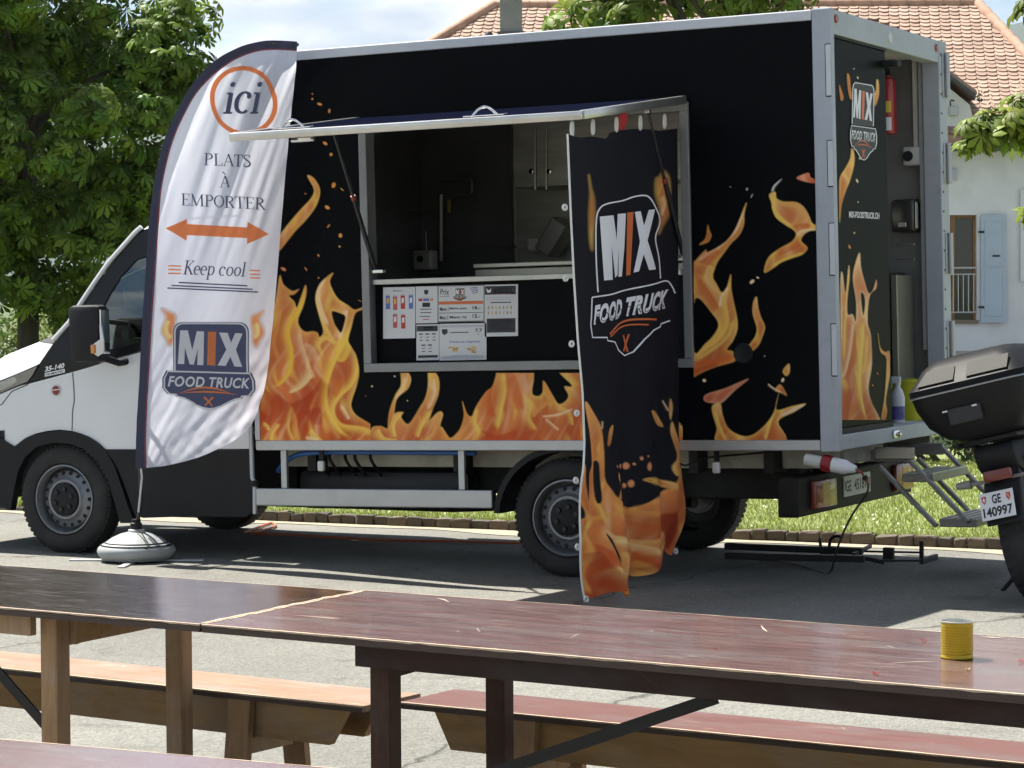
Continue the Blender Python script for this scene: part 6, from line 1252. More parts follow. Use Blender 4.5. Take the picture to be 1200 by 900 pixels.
# ------------------------------------------------------------------ tables and benches
def wood(name, base, dark, wear, gloss=0.35, chips=0.5, coat=0.0, wscale=(1.2, 14, 6), patch=0.55, cthr=0.62):
    m = bpy.data.materials.new(name); m.use_nodes = True; n = m.node_tree.nodes; l = m.node_tree.links.new; b = n['Principled BSDF']
    tc = n.new('ShaderNodeTexCoord'); mp_ = n.new('ShaderNodeMapping'); mp_.inputs['Scale'].default_value = wscale; l(tc.outputs['Object'], mp_.inputs['Vector'])
    t = n.new('ShaderNodeTexNoise'); t.inputs['Scale'].default_value = 3.0; t.inputs['Detail'].default_value = 8; t.inputs['Roughness'].default_value = 0.65; t.inputs['Distortion'].default_value = 0.8; l(mp_.outputs[0], t.inputs['Vector'])
    r = n.new('ShaderNodeValToRGB'); r.color_ramp.elements[0].position = 0.33; r.color_ramp.elements[1].position = 0.68; r.color_ramp.elements[0].color = (*dark, 1); r.color_ramp.elements[1].color = (*base, 1); l(t.outputs['Fac'], r.inputs['Fac'])
    mp2 = n.new('ShaderNodeMapping'); mp2.inputs['Scale'].default_value = (3.0, 26, 10); mp2.inputs['Rotation'].default_value = (0, 0, 0.08); l(tc.outputs['Object'], mp2.inputs['Vector'])
    t2 = n.new('ShaderNodeTexNoise'); t2.inputs['Scale'].default_value = 2.2; t2.inputs['Detail'].default_value = 10; t2.inputs['Roughness'].default_value = 0.75; l(mp2.outputs[0], t2.inputs['Vector'])
    r2 = n.new('ShaderNodeValToRGB'); r2.color_ramp.elements[0].position = cthr; r2.color_ramp.elements[1].position = cthr+0.11; r2.color_ramp.elements[1].color = (chips, chips, chips, 1); l(t2.outputs['Fac'], r2.inputs['Fac'])
    x = n.new('ShaderNodeMixRGB'); l(r2.outputs[0], x.inputs['Fac']); l(r.outputs[0], x.inputs['Color1']); x.inputs['Color2'].default_value = (*wear, 1)
    # broad rubbed patches where the varnish has gone grey, and fine scratches
    mp3 = n.new('ShaderNodeMapping'); mp3.inputs['Scale'].default_value = (1.0, 3.2, 2.0); l(tc.outputs['Object'], mp3.inputs['Vector'])
    t3 = n.new('ShaderNodeTexNoise'); t3.inputs['Scale'].default_value = 2.6; t3.inputs['Detail'].default_value = 7; t3.inputs['Roughness'].default_value = 0.7; l(mp3.outputs[0], t3.inputs['Vector'])
    r3 = n.new('ShaderNodeValToRGB'); r3.color_ramp.elements[0].position = 0.46; r3.color_ramp.elements[1].position = 0.70; r3.color_ramp.elements[1].color = (patch, patch, patch, 1); l(t3.outputs['Fac'], r3.inputs['Fac'])
    x3 = n.new('ShaderNodeMixRGB'); l(r3.outputs[0], x3.inputs['Fac']); l(x.outputs[0], x3.inputs['Color1']); x3.inputs['Color2'].default_value = (*[0.55*max(base)+0.30*c_+0.02 for c_ in base], 1)
    mp4 = n.new('ShaderNodeMapping'); mp4.inputs['Scale'].default_value = (1.6, 8.0, 4.0); mp4.inputs['Rotation'].default_value = (0, 0, 0.5); l(tc.outputs['Object'], mp4.inputs['Vector'])
    v4 = n.new('ShaderNodeTexVoronoi'); v4.feature = 'DISTANCE_TO_EDGE'; v4.inputs['Scale'].default_value = 2.2; l(mp4.outputs[0], v4.inputs['Vector'])
    t5 = n.new('ShaderNodeTexNoise'); t5.inputs['Scale'].default_value = 5.0; l(tc.outputs['Object'], t5.inputs['Vector'])
    r5 = n.new('ShaderNodeValToRGB'); r5.color_ramp.elements[0].position = 0.005; r5.color_ramp.elements[0].color = (1, 1, 1, 1); r5.color_ramp.elements[1].position = 0.012; r5.color_ramp.elements[1].color = (0, 0, 0, 1); l(v4.outputs['Distance'], r5.inputs['Fac'])
    r6 = n.new('ShaderNodeValToRGB'); r6.color_ramp.elements[0].position = 0.58; r6.color_ramp.elements[1].position = 0.66; r6.color_ramp.elements[1].color = (chips, chips, chips, 1); l(t5.outputs['Fac'], r6.inputs['Fac'])
    m5 = n.new('ShaderNodeMixRGB'); m5.blend_type = 'MULTIPLY'; m5.inputs['Fac'].default_value = 1; l(r5.outputs[0], m5.inputs['Color1']); l(r6.outputs[0], m5.inputs['Color2'])
    x6 = n.new('ShaderNodeMixRGB'); l(m5.outputs[0], x6.inputs['Fac']); l(x3.outputs[0], x6.inputs['Color1']); x6.inputs['Color2'].default_value = (*wear, 1); l(x6.outputs[0], b.inputs['Base Color'])
    q = n.new('ShaderNodeMapRange'); q.inputs['To Min'].default_value = gloss*0.7; q.inputs['To Max'].default_value = min(1, gloss*1.7); l(t.outputs['Fac'], q.inputs['Value']); l(q.outputs[0], b.inputs['Roughness'])
    k = n.new('ShaderNodeBump'); k.inputs['Strength'].default_value = 0.05; k.inputs['Distance'].default_value = 0.003; l(t2.outputs['Fac'], k.inputs['Height']); l(k.outputs[0], b.inputs['Normal'])
    b.inputs['Specular IOR Level'].default_value = 0.5 if coat > 0 else 0.2; b.inputs['Coat Weight'].default_value = coat; b.inputs['Coat Roughness'].default_value = 0.12
    return m
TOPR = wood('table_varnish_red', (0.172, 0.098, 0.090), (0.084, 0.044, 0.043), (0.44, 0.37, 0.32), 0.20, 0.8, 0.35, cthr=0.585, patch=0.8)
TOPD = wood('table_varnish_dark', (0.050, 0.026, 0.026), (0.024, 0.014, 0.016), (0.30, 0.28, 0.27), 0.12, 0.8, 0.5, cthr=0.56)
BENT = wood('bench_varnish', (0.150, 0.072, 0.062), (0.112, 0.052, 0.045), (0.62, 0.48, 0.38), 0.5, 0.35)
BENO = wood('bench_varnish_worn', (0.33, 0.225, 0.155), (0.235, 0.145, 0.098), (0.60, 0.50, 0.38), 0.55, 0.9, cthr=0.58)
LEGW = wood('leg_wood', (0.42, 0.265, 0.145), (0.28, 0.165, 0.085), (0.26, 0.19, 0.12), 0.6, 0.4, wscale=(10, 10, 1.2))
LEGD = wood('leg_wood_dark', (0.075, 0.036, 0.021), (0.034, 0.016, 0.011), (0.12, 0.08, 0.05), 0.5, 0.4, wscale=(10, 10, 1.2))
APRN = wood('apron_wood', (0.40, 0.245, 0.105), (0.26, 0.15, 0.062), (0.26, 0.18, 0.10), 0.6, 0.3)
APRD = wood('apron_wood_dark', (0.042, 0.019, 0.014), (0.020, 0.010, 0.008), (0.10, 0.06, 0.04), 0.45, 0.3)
PLYE = mat('ply_edge', (0.060, 0.035, 0.024), 0.6, var=0.5, vscale=40, stretch=(0.5, 0.5, 40))
WORN = mat('worn_edge', (0.50, 0.38, 0.27), 0.7, var=0.25, vscale=25)
TA = math.radians(-6.9)
def table(label, o, x0, x1, wid, top, apron, leg, trestles, sk=-0.115, z=0.76, gus=True, apx=(0.40, None), apron_on=True, ang=TA):
    """o: near edge start; local x along the near edge, y away; sk: the ends run slightly out of square"""
    t = thing('wooden_table', label, 'table', (o[0], o[1], 0), (0, 0, ang), 'long wooden tables')
    S = lambda x, y, zz: (x+sk*y, y, zz)
    def sbox(a, b_, c, d_, e, f_, bev=0.0):
        q = B().box(a, b_, c, d_, e, f_, bev)
        for v in q.bm.verts: v.co.x += sk*v.co.y
        return q
    tp = sbox(x0, x1, 0, wid, z-0.022, z, 0.002).done('tabletop', [top], t)
    e = B()
    for (a, b_, c, d_) in ((x0+0.002, x1-0.002, -0.0006, 0.0035), (x0+0.002, x1-0.002, wid-0.003, wid+0.0006)):
        n = 60; ws = [0.0014+0.004*random.random()**2 for _ in range(n+1)]
        e.raw([(x0+(x1-x0)*i/n+sk*c, (-0.0005 if c < 0.1 else wid-ws[i]), z+0.0006) for i in range(n+1)]+[(x0+(x1-x0)*i/n+sk*c, (ws[i] if c < 0.1 else wid+0.0005), z+0.0006) for i in range(n+1)], [(i, i+1, n+2+i, n+1+i) for i in range(n)])
    for xx, s_ in ((x0, 1), (x1, -1)):
        n = 24; ws = [0.004+0.012*random.random()**2 for _ in range(n+1)]
        e.raw([S(xx, wid*(0.01+0.98*i/n), z+0.0009) for i in range(n+1)]+[S(xx+s_*ws[i], wid*(0.01+0.98*i/n), z+0.0009) for i in range(n+1)], [(i, i+1, n+2+i, n+1+i) for i in range(n)])
    e.done('worn_edge', WORN, tp)
    sbox(x0+0.001, x1-0.001, -0.0035, -0.0005, z-0.021, z-0.0062).done('ply_edge', PLYE, tp)
    n = 90; e = B(); hs_ = [0.0022+0.0036*random.random() for _ in range(n+1)]
    e.raw([(x0+(x1-x0)*i/n, -0.0036, z+0.0002) for i in range(n+1)]+[(x0+(x1-x0)*i/n, -0.0036, z-hs_[i]) for i in range(n+1)]+[(x0+(x1-x0)*i/n, 0.0, z+0.0009) for i in range(n+1)], [(i, i+1, n+2+i, n+1+i) for i in range(n)]+[(2*n+2+i, 2*n+3+i, i+1, i) for i in range(n)]); e.done('chipped_edge', WORN, tp)
    if apron_on:
        for yy in (0.035, wid-0.06): sbox(x0+apx[0], (x1-0.35) if apx[1] is None else apx[1], yy, yy+0.028, z-0.080, z-0.0225, 0.003).done('apron', apron, t)
    for s_, br in trestles:
        for yy in (0.075, wid-0.14):
            sbox(s_, s_+0.062, yy, yy+0.062, 0.0, z-0.0228, 0.004).done('leg', leg, t)
        sbox(s_+0.010, s_+0.052, 0.1375, wid-0.1405, z-0.115, z-0.0232, 0.003).done('cross_rail', leg, t)
        sbox(s_+0.016, s_+0.046, 0.1375, wid-0.1405, 0.12, 0.165, 0.003).done('foot_rail', leg, t)
        if br:
            B().beam((s_+0.03+sk*0.10, 0.0945, br[1]), (s_+0.03+br[0]+sk*0.10, 0.0945, z-0.085), 0.006, 0.030).done('brace', mat('brace_black', (0.014, 0.013, 0.013), 0.5, 0.4), t)
    return t
NL = WZ(237, 731.5, 0.76)
def along(px, dy):                                         # distance along the near edge line for a picture column
    d_ = np.array((math.cos(TA), math.sin(TA)))
    best = None
    for s_ in np.linspace(-2.5, 3.5, 1201):
        q = np.array((NL[0]+d_[0]*s_-d_[1]*dy, NL[1]+d_[1]*s_+d_[0]*dy, 0.55)); r_ = MW @ (q-CW); x = 600+F*r_[0]/r_[2]
        if best is None or abs(x-px) < best[0]: best = (abs(x-px), s_)
    return best[1]
sR = along(451, 0.105)-0.03
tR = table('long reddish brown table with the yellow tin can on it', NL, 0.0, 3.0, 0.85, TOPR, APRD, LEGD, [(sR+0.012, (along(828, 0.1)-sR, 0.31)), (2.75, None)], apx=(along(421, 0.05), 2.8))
sL = along(64, 0.105)-0.03
tl = table('dark glossy table at the left, its end against the reddish table', NL, -3.0, -0.006, 0.82, TOPD, LEGW, LEGW, [(sL+0.012, (-0.36, 0.40)), (-2.4, None)], apx=(0.25, sL+0.01))
# tapered gusset board on the near trestle of the dark table
g = B(); xg = sL+0.070
g.prism([(0.138, 0.7375), (0.68, 0.7375), (0.68, 0.715), (0.138, 0.650)], lambda y, z: (xg+0.0-0.115*y, y, z), lambda y, z: (xg+0.026-0.115*y, y, z)); g.done('gusset', APRN, tl)
n3 = WZ(0, 866, 0.76); f3 = WZ(400, 901, 0.76); a3 = math.atan2(f3[1]-n3[1], f3[0]-n3[0])
d3 = np.array((math.cos(a3), math.sin(a3))); o3 = np.array(n3[:2])-d3*1.2+np.array((d3[1], -d3[0]))*0.80
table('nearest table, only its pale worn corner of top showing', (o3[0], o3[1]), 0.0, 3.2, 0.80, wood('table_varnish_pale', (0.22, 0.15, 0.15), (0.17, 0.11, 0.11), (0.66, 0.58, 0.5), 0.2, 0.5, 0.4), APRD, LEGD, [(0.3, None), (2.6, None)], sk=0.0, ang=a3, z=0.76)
def bench(label, px0, py0, px1, py1, wid, zz, length, seat, apron, leg, legs, back=0.0):
    a, c = WZ(px0, py0, zz), WZ(px1, py1, zz); an = math.atan2(c[1]-a[1], c[0]-a[0]); dd = np.array((math.cos(an), math.sin(an)))
    o = np.array(a[:2])-dd*back
    t = thing('wooden_bench', label, 'bench', (o[0], o[1], 0), (0, 0, an), 'long wooden benches'); L_ = length
    st_ = B().box(0, L_, 0, wid, zz-0.020, zz, 0.003).done('seat', seat, t)
    e = B(); n = 50
    ws = [0.002+0.006*random.random()**2 for _ in range(n+1)]
    e.raw([(L_*i/n, -0.0004, zz+0.0006) for i in range(n+1)]+[(L_*i/n, ws[i], zz+0.0006) for i in range(n+1)], [(i, i+1, n+2+i, n+1+i) for i in range(n)]); e.done('worn_edge', WORN, st_)
    B().box(0.001, L_-0.001, -0.003, -0.0004, zz-0.019, zz-0.0062).done('ply_edge', PLYE, st_)
    hs_ = [0.002+0.0035*random.random() for _ in range(n+1)]; B().raw([(L_*i/n, -0.0032, zz+0.0002) for i in range(n+1)]+[(L_*i/n, -0.0032, zz-hs_[i]) for i in range(n+1)]+[(L_*i/n, 0.0, zz+0.0009) for i in range(n+1)], [(i, i+1, n+2+i, n+1+i) for i in range(n)]+[(2*n+2+i, 2*n+3+i, i+1, i) for i in range(n)]).done('chipped_edge', WORN, st_)
    for yy in (0.045, wid-0.075):
        B().prism([(0.09, zz-0.0205), (L_-0.09, zz-0.0205), (L_-0.16, zz-0.135), (0.15, zz-0.135)], lambda x, z_: (x, yy, z_), lambda x, z_: (x, yy+0.03, z_)).done('apron', apron, t)
    for s_ in legs:
        for k, (yt, yb) in enumerate(((0.017, -0.035), (wid-0.043, wid+0.010))):
            B().prism([(s_, zz-0.021), (s_+0.085, zz-0.021), (s_+0.085, 0.0), (s_, 0.0)], lambda x, z_: (x, yt+(yb-yt)*(1-z_/zz), z_), lambda x, z_: (x, yt+0.026+(yb-yt)*(1-z_/zz), z_)).done('leg', leg, t)
        B().box(s_+0.03, s_+0.06, 0.035, wid-0.04, zz-0.19, zz-0.14, 0.003).done('stretcher', leg, t)
    return t
ZBN = 0.43
bl = WZ(0, 782.5, ZBN); br_ = WZ(418, 827, ZBN); lnL = math.hypot(br_[0]-bl[0], br_[1]-bl[1])
def alb(px, p0, p1_, zz):
    best = None
    for s_ in np.linspace(-0.2, 2.4, 521):
        q = np.array(p0)+(np.array(p1_)-np.array(p0))/math.hypot(p1_[0]-p0[0], p1_[1]-p0[1])*s_; q[2] = zz-0.1; r_ = MW @ (q-CW); x = 600+F*r_[0]/r_[2]
        if best is None or abs(x-px) < best[0]: best = (abs(x-px), s_)
    return best[1]
bench('bench with a worn light red seat behind the dark table', 0, 782.5, 418, 827, 0.29, ZBN, 1.0+lnL+0.02, BENO, APRN, LEGW, [0.35, 1.0+alb(264, bl, br_, ZBN)], back=1.0)
rl = WZ(468, 822.5, ZBN); rr_ = WZ(1200, 894, ZBN)
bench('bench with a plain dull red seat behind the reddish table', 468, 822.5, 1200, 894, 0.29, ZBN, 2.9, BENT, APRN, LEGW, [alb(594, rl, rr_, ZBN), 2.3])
# pale scrapes on the reddish top
mk = B()
for pts_, w_ in (([(262, 724), (300, 716.5), (350, 707), (404, 698)], 0.010), ([(290, 713), (330, 706), (368, 700)], 0.005), ([(512, 701), (520, 702.5), (526, 705.5)], 0.005), ([(668, 748), (675, 744), (685, 741)], 0.004), ([(892, 733), (895, 737), (899, 740)], 0.005), ([(1040, 778), (1060, 776), (1100, 775)], 0.003), ([(1150, 745.5), (1166, 747), (1178, 746)], 0.006)):
    P = spline(pts_, 5); W3 = [np.array(WZ(x, y, 0.7612)) for x, y in P]; n_ = len(W3)
    ws_ = [w_*math.sin(math.pi*(0.06+0.88*i/(n_-1)))*random.uniform(0.5, 1.3) for i in range(n_)]
    mk.raw([(q[0]+0.1*ws_[i], q[1]+ws_[i], 0.7612) for i, q in enumerate(W3)]+[(q[0]-0.1*ws_[i], q[1]-ws_[i], 0.7612) for i, q in enumerate(W3)], [(i, i+1, n_+1+i, n_+i) for i in range(n_-1)])
mk = mk.done('scrape_marks', mat('scrape_pale', (0.46, 0.37, 0.29), 0.7, var=0.3, vscale=40), tR); mk.matrix_parent_inverse = (Matrix.Translation(tR.location) @ tR.rotation_euler.to_matrix().to_4x4()).inverted(); mk['kind'] = 'stuff'
# tin can
cp = WZ(1121.5, 771.5, 0.76); can = thing('tin_can', 'open yellow ribbed tin can on the reddish table', 'can', (cp[0], cp[1], 0.7605))
CH, CR = 0.089, 0.0382
prof = [(0, 0.0), (CR-0.003, 0.0), (CR, 0.0015), (CR, 0.005), (CR-0.0012, 0.007)]
for k in range(11): z0 = 0.011+0.0061*k; prof += [(CR-0.0012, z0), (CR-0.0012, z0+0.001), (CR, z0+0.0031)]
prof += [(CR-0.0012, CH-0.010), (CR-0.0012, CH-0.004)]
B().lathe(prof, (0, 0, 0), 'z', 40).done('can_wall', mat('can_yellow', lin('b79a17'), 0.32, 0.35, var=0.08, vscale=30), can, smooth='all')
B().lathe([(CR-0.0012, CH-0.004), (CR+0.0008, CH-0.003), (CR+0.0008, CH-0.0005), (CR, CH), (CR-0.0015, CH), (CR-0.002, CH-0.002), (CR-0.002, 0.002), (0, 0.002)], (0, 0, 0), 'z', 40).done('rim', mat('can_tin', (0.62, 0.60, 0.52), 0.3, 0.8), can, smooth=True)
# fallen blossoms on the table
PET = mat('blossom_pink', lin('b4474d'), 0.7); PET2 = mat('blossom_cream', lin('d8b08a'), 0.7)
for k, (px, py, lb, m_) in enumerate(((1026, 790, 'small pink blossom lying near the front edge of the reddish table', PET), (1134, 785, 'small pale blossom in front of the tin can', PET2), (1083, 751.5, 'small pink blossom lying behind and left of the tin can', PET), (1197, 775.5, 'small pink blossom at the right edge, beyond the tin can', PET), (839, 761.5, 'tiny dark blossom bit far left of the tin can', PET))):
    p = WZ(px, py, 0.762); bb = B()
    for q in range(5):
        a = 2*math.pi*q/5+k; r_ = 0.006 if k < 4 else 0.003
        bb.raw([(0, 0, 0.002), (r_*math.cos(a-0.35), r_*math.sin(a-0.35), 0.003), (1.25*r_*math.cos(a), 1.25*r_*math.sin(a), 0.007), (r_*math.cos(a+0.35), r_*math.sin(a+0.35), 0.003)], [(0, 1, 2, 3)])
    bb.solidify(0.0008); tag(bb.done('blossom', m_, None, loc=(p[0], p[1], 0.7605)), lb, 'blossom', 'fallen blossoms on the table')

# ------------------------------------------------------------------ motorcycle, leaning on its stand; local: x forward, y left
bp_ = WZ(1226, 706, 0.0); vd = bp_[:2]-CW[:2]; head = math.atan2(vd[1], vd[0])-math.radians(16)
bike = thing('motorcycle', 'dark touring motorcycle with a black top case parked behind the truck', 'motorcycle', (bp_[0], bp_[1], 0.012), (math.radians(-13.5), 0, head))
CASE = mat('case_black', (0.009, 0.009, 0.010), 0.5, spec=0.25, bump=0.10, bscale=350); CASEG = mat('case_gloss', (0.010, 0.0105, 0.012), 0.5, spec=0.10); REDB = mat('fairing_red', lin('8c2420'), 0.25, coat=0.6)
def mwheel(x, r, w, par):
    o = B().lathe([(r*0.64, -w*0.36), (r*0.80, -w*0.50), (r*0.93, -w*0.46), (r*0.985, -w*0.25), (r, 0), (r*0.985, w*0.25), (r*0.93, w*0.46), (r*0.80, w*0.50), (r*0.64, w*0.36)], (x, 0, r), 'y', 48)
    for k in range(36):
        a = 2*math.pi*k/36
        for s_ in (-1, 1): o.box(-0.006, 0.003, s_*w*0.24-w*0.17, s_*w*0.24+w*0.17, -0.010, 0.010, 0, Matrix.Translation((x, 0, r)) @ Matrix.Rotation(-a-0.08*s_, 4, 'Y') @ Matrix.Translation((r*0.985, 0, 0)) @ Matrix.Rotation(0.35*s_, 4, 'X'))
    o = o.done('wheel', RUBBER, par, smooth=True)
    q = B().lathe([(r*0.66, -w*0.34), (r*0.60, -w*0.30), (r*0.58, 0), (r*0.60, w*0.30), (r*0.66, w*0.34)], (x, 0, r), 'y', 40).lathe([(0.045, -0.06), (0.05, 0), (0.045, 0.06)], (x, 0, r), 'y', 16)
    for k in range(5):
        a = 2*math.pi*k/5; q.beam((x+0.045*math.cos(a), 0, r+0.045*math.sin(a)), (x+r*0.6*math.cos(a), 0, r+r*0.6*math.sin(a)), 0.03, 0.03, (0, 1, 0))
    q.done('rim', mat('bike_rim', (0.03, 0.03, 0.03), 0.4, 0.5), o, smooth=True); return o
mwheel(0, 0.325, 0.165, bike); mwheel(1.50, 0.325, 0.125, bike)
# top case: body, lid, reflector panels, latches
cx, cz = -0.30, 0.93
def ring(z, x0, x1, w, r):
    pts = []
    for (sx, sy, a0) in ((1, 1, 0), (-1, 1, 90), (-1, -1, 180), (1, -1, 270)):
        for k in range(6):
            a = math.radians(a0+90*k/5); X = (x1-r if sx > 0 else x0+r)+r*math.cos(a); Y = sy*(w/2-r)+r*math.sin(a); pts.append((X, Y, z))
    return pts
def rings(lst, name, m, par, cap=True):
    b = B(); R = [[b.bm.verts.new(p) for p in r] for r in lst]; n = len(R[0])
    for A, C in zip(R, R[1:]):
        for k in range(n): b.bm.faces.new([A[k], A[(k+1) % n], C[(k+1) % n], C[k]])
    if cap: b.bm.faces.new(list(reversed(R[0]))); b.bm.faces.new(R[-1])
    return b.done(name, m, par, smooth=True)
tc = rings([ring(0.900, -0.38, 0.02, 0.26, 0.06), ring(0.925, -0.44, 0.05, 0.40, 0.08), ring(1.00, -0.50, 0.07, 0.54, 0.09), ring(1.10, -0.535, 0.08, 0.61, 0.09), ring(1.165, -0.545, 0.085, 0.63, 0.09)], 'top_case', CASE, bike)
rings([ring(1.167, -0.55, 0.088, 0.64, 0.09), ring(1.20, -0.55, 0.088, 0.64, 0.09), ring(1.215, -0.535, 0.085, 0.62, 0.09), ring(1.30, -0.44, 0.07, 0.52, 0.09), ring(1.335, -0.38, 0.05, 0.44, 0.09), ring(1.348, -0.30, 0.02, 0.34, 0.09)], 'case_lid', CASEG, tc)
rings([ring(1.160, -0.556, 0.09, 0.642, 0.09), ring(1.168, -0.556, 0.09, 0.642, 0.09)], 'lid_seam', mat('seam_pale', (0.30, 0.30, 0.31), 0.3, 0.5), tc)
REFL = mat('case_reflector', (0.075, 0.075, 0.07), 0.6, spec=0.05)
def lidpt(y, t): return (-0.540-0.004+0.098*t, y, 1.213+0.083*t)
for y0, y1 in ((0.05, 0.25), (-0.24, -0.02)):
    B().raw([lidpt(y1, 0.05), lidpt(y0, 0.05), lidpt(y0+0.0, 0.9), lidpt(y1-0.045 if y1 > 0.1 else y1, 0.9)], [(0, 1, 2, 3)]).solidify(0.004).done('reflector_panel', REFL, tc)
for yy in (0.13, -0.03): B().box(-0.546, -0.520, yy-0.014, yy+0.014, 1.06, 1.072, 0.003).done('latch', CHROME, tc)
B().box(-0.540, -0.50, -0.06, 0.12, 0.99, 1.075, 0.006).done('latch_plate', mat('case_black2', (0.016, 0.016, 0.018), 0.5), tc)
# rack, tail, plate holder, lamps
B().tube([(-0.40, 0.16, 0.885), (0.10, 0.16, 0.86), (0.25, 0.14, 0.83)], 0.012, 8).tube([(-0.40, -0.16, 0.885), (0.10, -0.16, 0.86), (0.25, -0.14, 0.83)], 0.012, 8).box(-0.36, -0.02, -0.14, 0.14, 0.872, 0.896, 0.006).done('carrier_rack', BLKPL, bike, smooth=True)
tail = B().prism([(-0.32, 0.80), (-0.30, 0.86), (0.10, 0.86), (0.55, 0.84), (0.60, 0.72), (0.2, 0.64), (-0.10, 0.66), (-0.28, 0.72)], lambda x, z: (x, -0.11, z), lambda x, z: (x, 0.11, z), 0.02).done('tail', BLKPL, bike, smooth=True)
for s_ in (-1, 1): B().prism([(-0.20, 0.75), (0.05, 0.82), (0.45, 0.83), (0.40, 0.75), (0.05, 0.70)], lambda x, z: (x, s_*0.112, z), lambda x, z: (x, s_*0.150, z), 0.01).done('side_cover', REDB, tail, smooth=True)
B().prism([(-0.26, 0.72), (-0.20, 0.68), (-0.33, 0.46), (-0.39, 0.44)], lambda x, z: (x, -0.10, z), lambda x, z: (x, 0.10, z), 0.01).done('plate_holder', BLKPL, bike)
pm = Matrix.Translation((-0.380, 0.02, 0.545)) @ Matrix.Rotation(math.radians(14), 4, 'Y')
plm = B().box(-0.004, 0.0, -0.092, 0.092, -0.072, 0.072, 0.0015, pm).done('number_plate', mat('plate_bike', (0.72, 0.72, 0.74), 0.4), bike)
d = Decal(); d.text('black', 'GE', 0.36, 0.08, 0.28, 0.36, bold=0.03); d.text('black', '140997', 0.05, 0.55, 0.90, 0.38, bold=0.03)
for x0, c2 in ((0.05, 'red'), (0.80, 'pink')): d.poly(c2, [(x0, 0.10), (x0+0.14, 0.10), (x0+0.14, 0.28), (x0+0.07, 0.42), (x0, 0.28)], 1)
d.poly('white', [(0.105, 0.15), (0.135, 0.15), (0.135, 0.33), (0.105, 0.33)], 2); d.poly('white', [(0.075, 0.21), (0.165, 0.21), (0.165, 0.26), (0.075, 0.26)], 3); d.line('yellow', [(0.83, 0.16), (0.90, 0.3)], 0.03, 2)
d.build('plate_number', lambda x, y, o: tuple(pm @ Vector((-0.0045-o, 0.088-0.176*x, 0.068-0.136*y))), plm, INK)
B().box(-0.345, -0.30, -0.075, 0.075, 0.665, 0.725, 0.010).done('tail_lamp', mat('bike_lamp', (0.16, 0.025, 0.018), 0.25, coat=0.3), tail, smooth=True)
for s_ in (-1, 1):
    B().tube([(-0.28, s_*0.06, 0.67), (-0.29, s_*0.17, 0.675)], 0.010, 8).tube([(-0.295, s_*0.16, 0.675), (-0.295, s_*0.24, 0.68)], [0.024, 0.018], 10).done('indicator', mat('ind_grey', (0.25, 0.24, 0.23), 0.3), tail, smooth=True)
B().prism([(-0.36, 0.46), (-0.30, 0.60), (-0.10, 0.68), (0.12, 0.70), (0.12, 0.685), (-0.08, 0.66), (-0.27, 0.58), (-0.33, 0.45)], lambda x, z: (x, -0.085, z), lambda x, z: (x, 0.085, z)).done('rear_mudguard', BLKPL, bike)
for s_ in (-1, 1): B().beam((0.0, s_*0.115, 0.325), (0.52, s_*0.10, 0.42), 0.03, 0.06, (0, 0, 1), 0.006).done('swing_arm', BLKMET, bike)
B().tube([(0.55, -0.15, 0.25), (0.15, -0.19, 0.33), (-0.22, -0.21, 0.46)], [0.03, 0.05, 0.055], 14).done('exhaust', mat('bike_exhaust', (0.06, 0.06, 0.06), 0.3, 0.7), bike, smooth=True)
B().box(0.45, 0.95, -0.17, 0.17, 0.28, 0.62, 0.05).done('engine', BLKMET, bike, smooth=True)
B().prism([(0.12, 0.84), (0.16, 0.90), (0.50, 0.86), (0.68, 0.84), (0.66, 0.78), (0.2, 0.80)], lambda x, z: (x, -0.14, z), lambda x, z: (x, 0.14, z), 0.025).done('seat', mat('bike_seat', (0.018, 0.018, 0.018), 0.7), bike, smooth=True)
B().prism([(0.64, 0.76), (0.68, 0.92), (0.85, 1.02), (1.10, 1.00), (1.22, 0.86), (1.05, 0.68), (0.75, 0.68)], lambda x, z: (x, -0.15, z), lambda x, z: (x, 0.15, z), 0.05).done('tank', REDB, bike, smooth=True)
for s_ in (-1, 1): B().tube([(1.50, s_*0.10, 0.325), (1.22, s_*0.10, 1.02)], [0.028, 0.022], 10).done('fork_leg', STEEL, bike, smooth=True)
B().tube([(1.05, 0.42, 1.14), (1.15, 0.30, 1.15), (1.20, 0.0, 1.06), (1.15, -0.30, 1.15), (1.05, -0.42, 1.14)], 0.012, 8).done('handlebar', BLKPL, bike, smooth=True)
B().prism([(1.10, 0.80), (1.30, 0.84), (1.44, 0.96), (1.36, 1.04), (1.20, 1.10), (1.08, 1.00)], lambda x, z: (x, -0.13, z), lambda x, z: (x, 0.13, z), 0.04).done('fairing', REDB, bike, smooth=True)
B().raw([(1.34, -0.12, 1.05), (1.38, 0.0, 1.05), (1.34, 0.12, 1.05), (1.16, 0.10, 1.30), (1.19, 0.0, 1.32), (1.16, -0.10, 1.30)], [(0, 1, 4, 5), (1, 2, 3, 4)]).solidify(0.004).done('windscreen', GLASS, bike, smooth=True)
B().lathe([(0, 0.03), (0.05, 0.025), (0.07, 0.0)], (1.415, 0, 0.93), 'x', 16).done('head_lamp', CHROME, bike, smooth=True)
B().lathe([(0.35, -0.07), (0.362, 0.0), (0.35, 0.07)], (1.50, 0, 0.325), 'y', 20, a0=0.5, a1=2.6).done('front_mudguard', REDB, bike, smooth=True)
B().tube([(0.55, 0.15, 0.25), (0.42, 0.36, 0.07)], 0.012, 8).done('side_stand', BLKMET, bike)

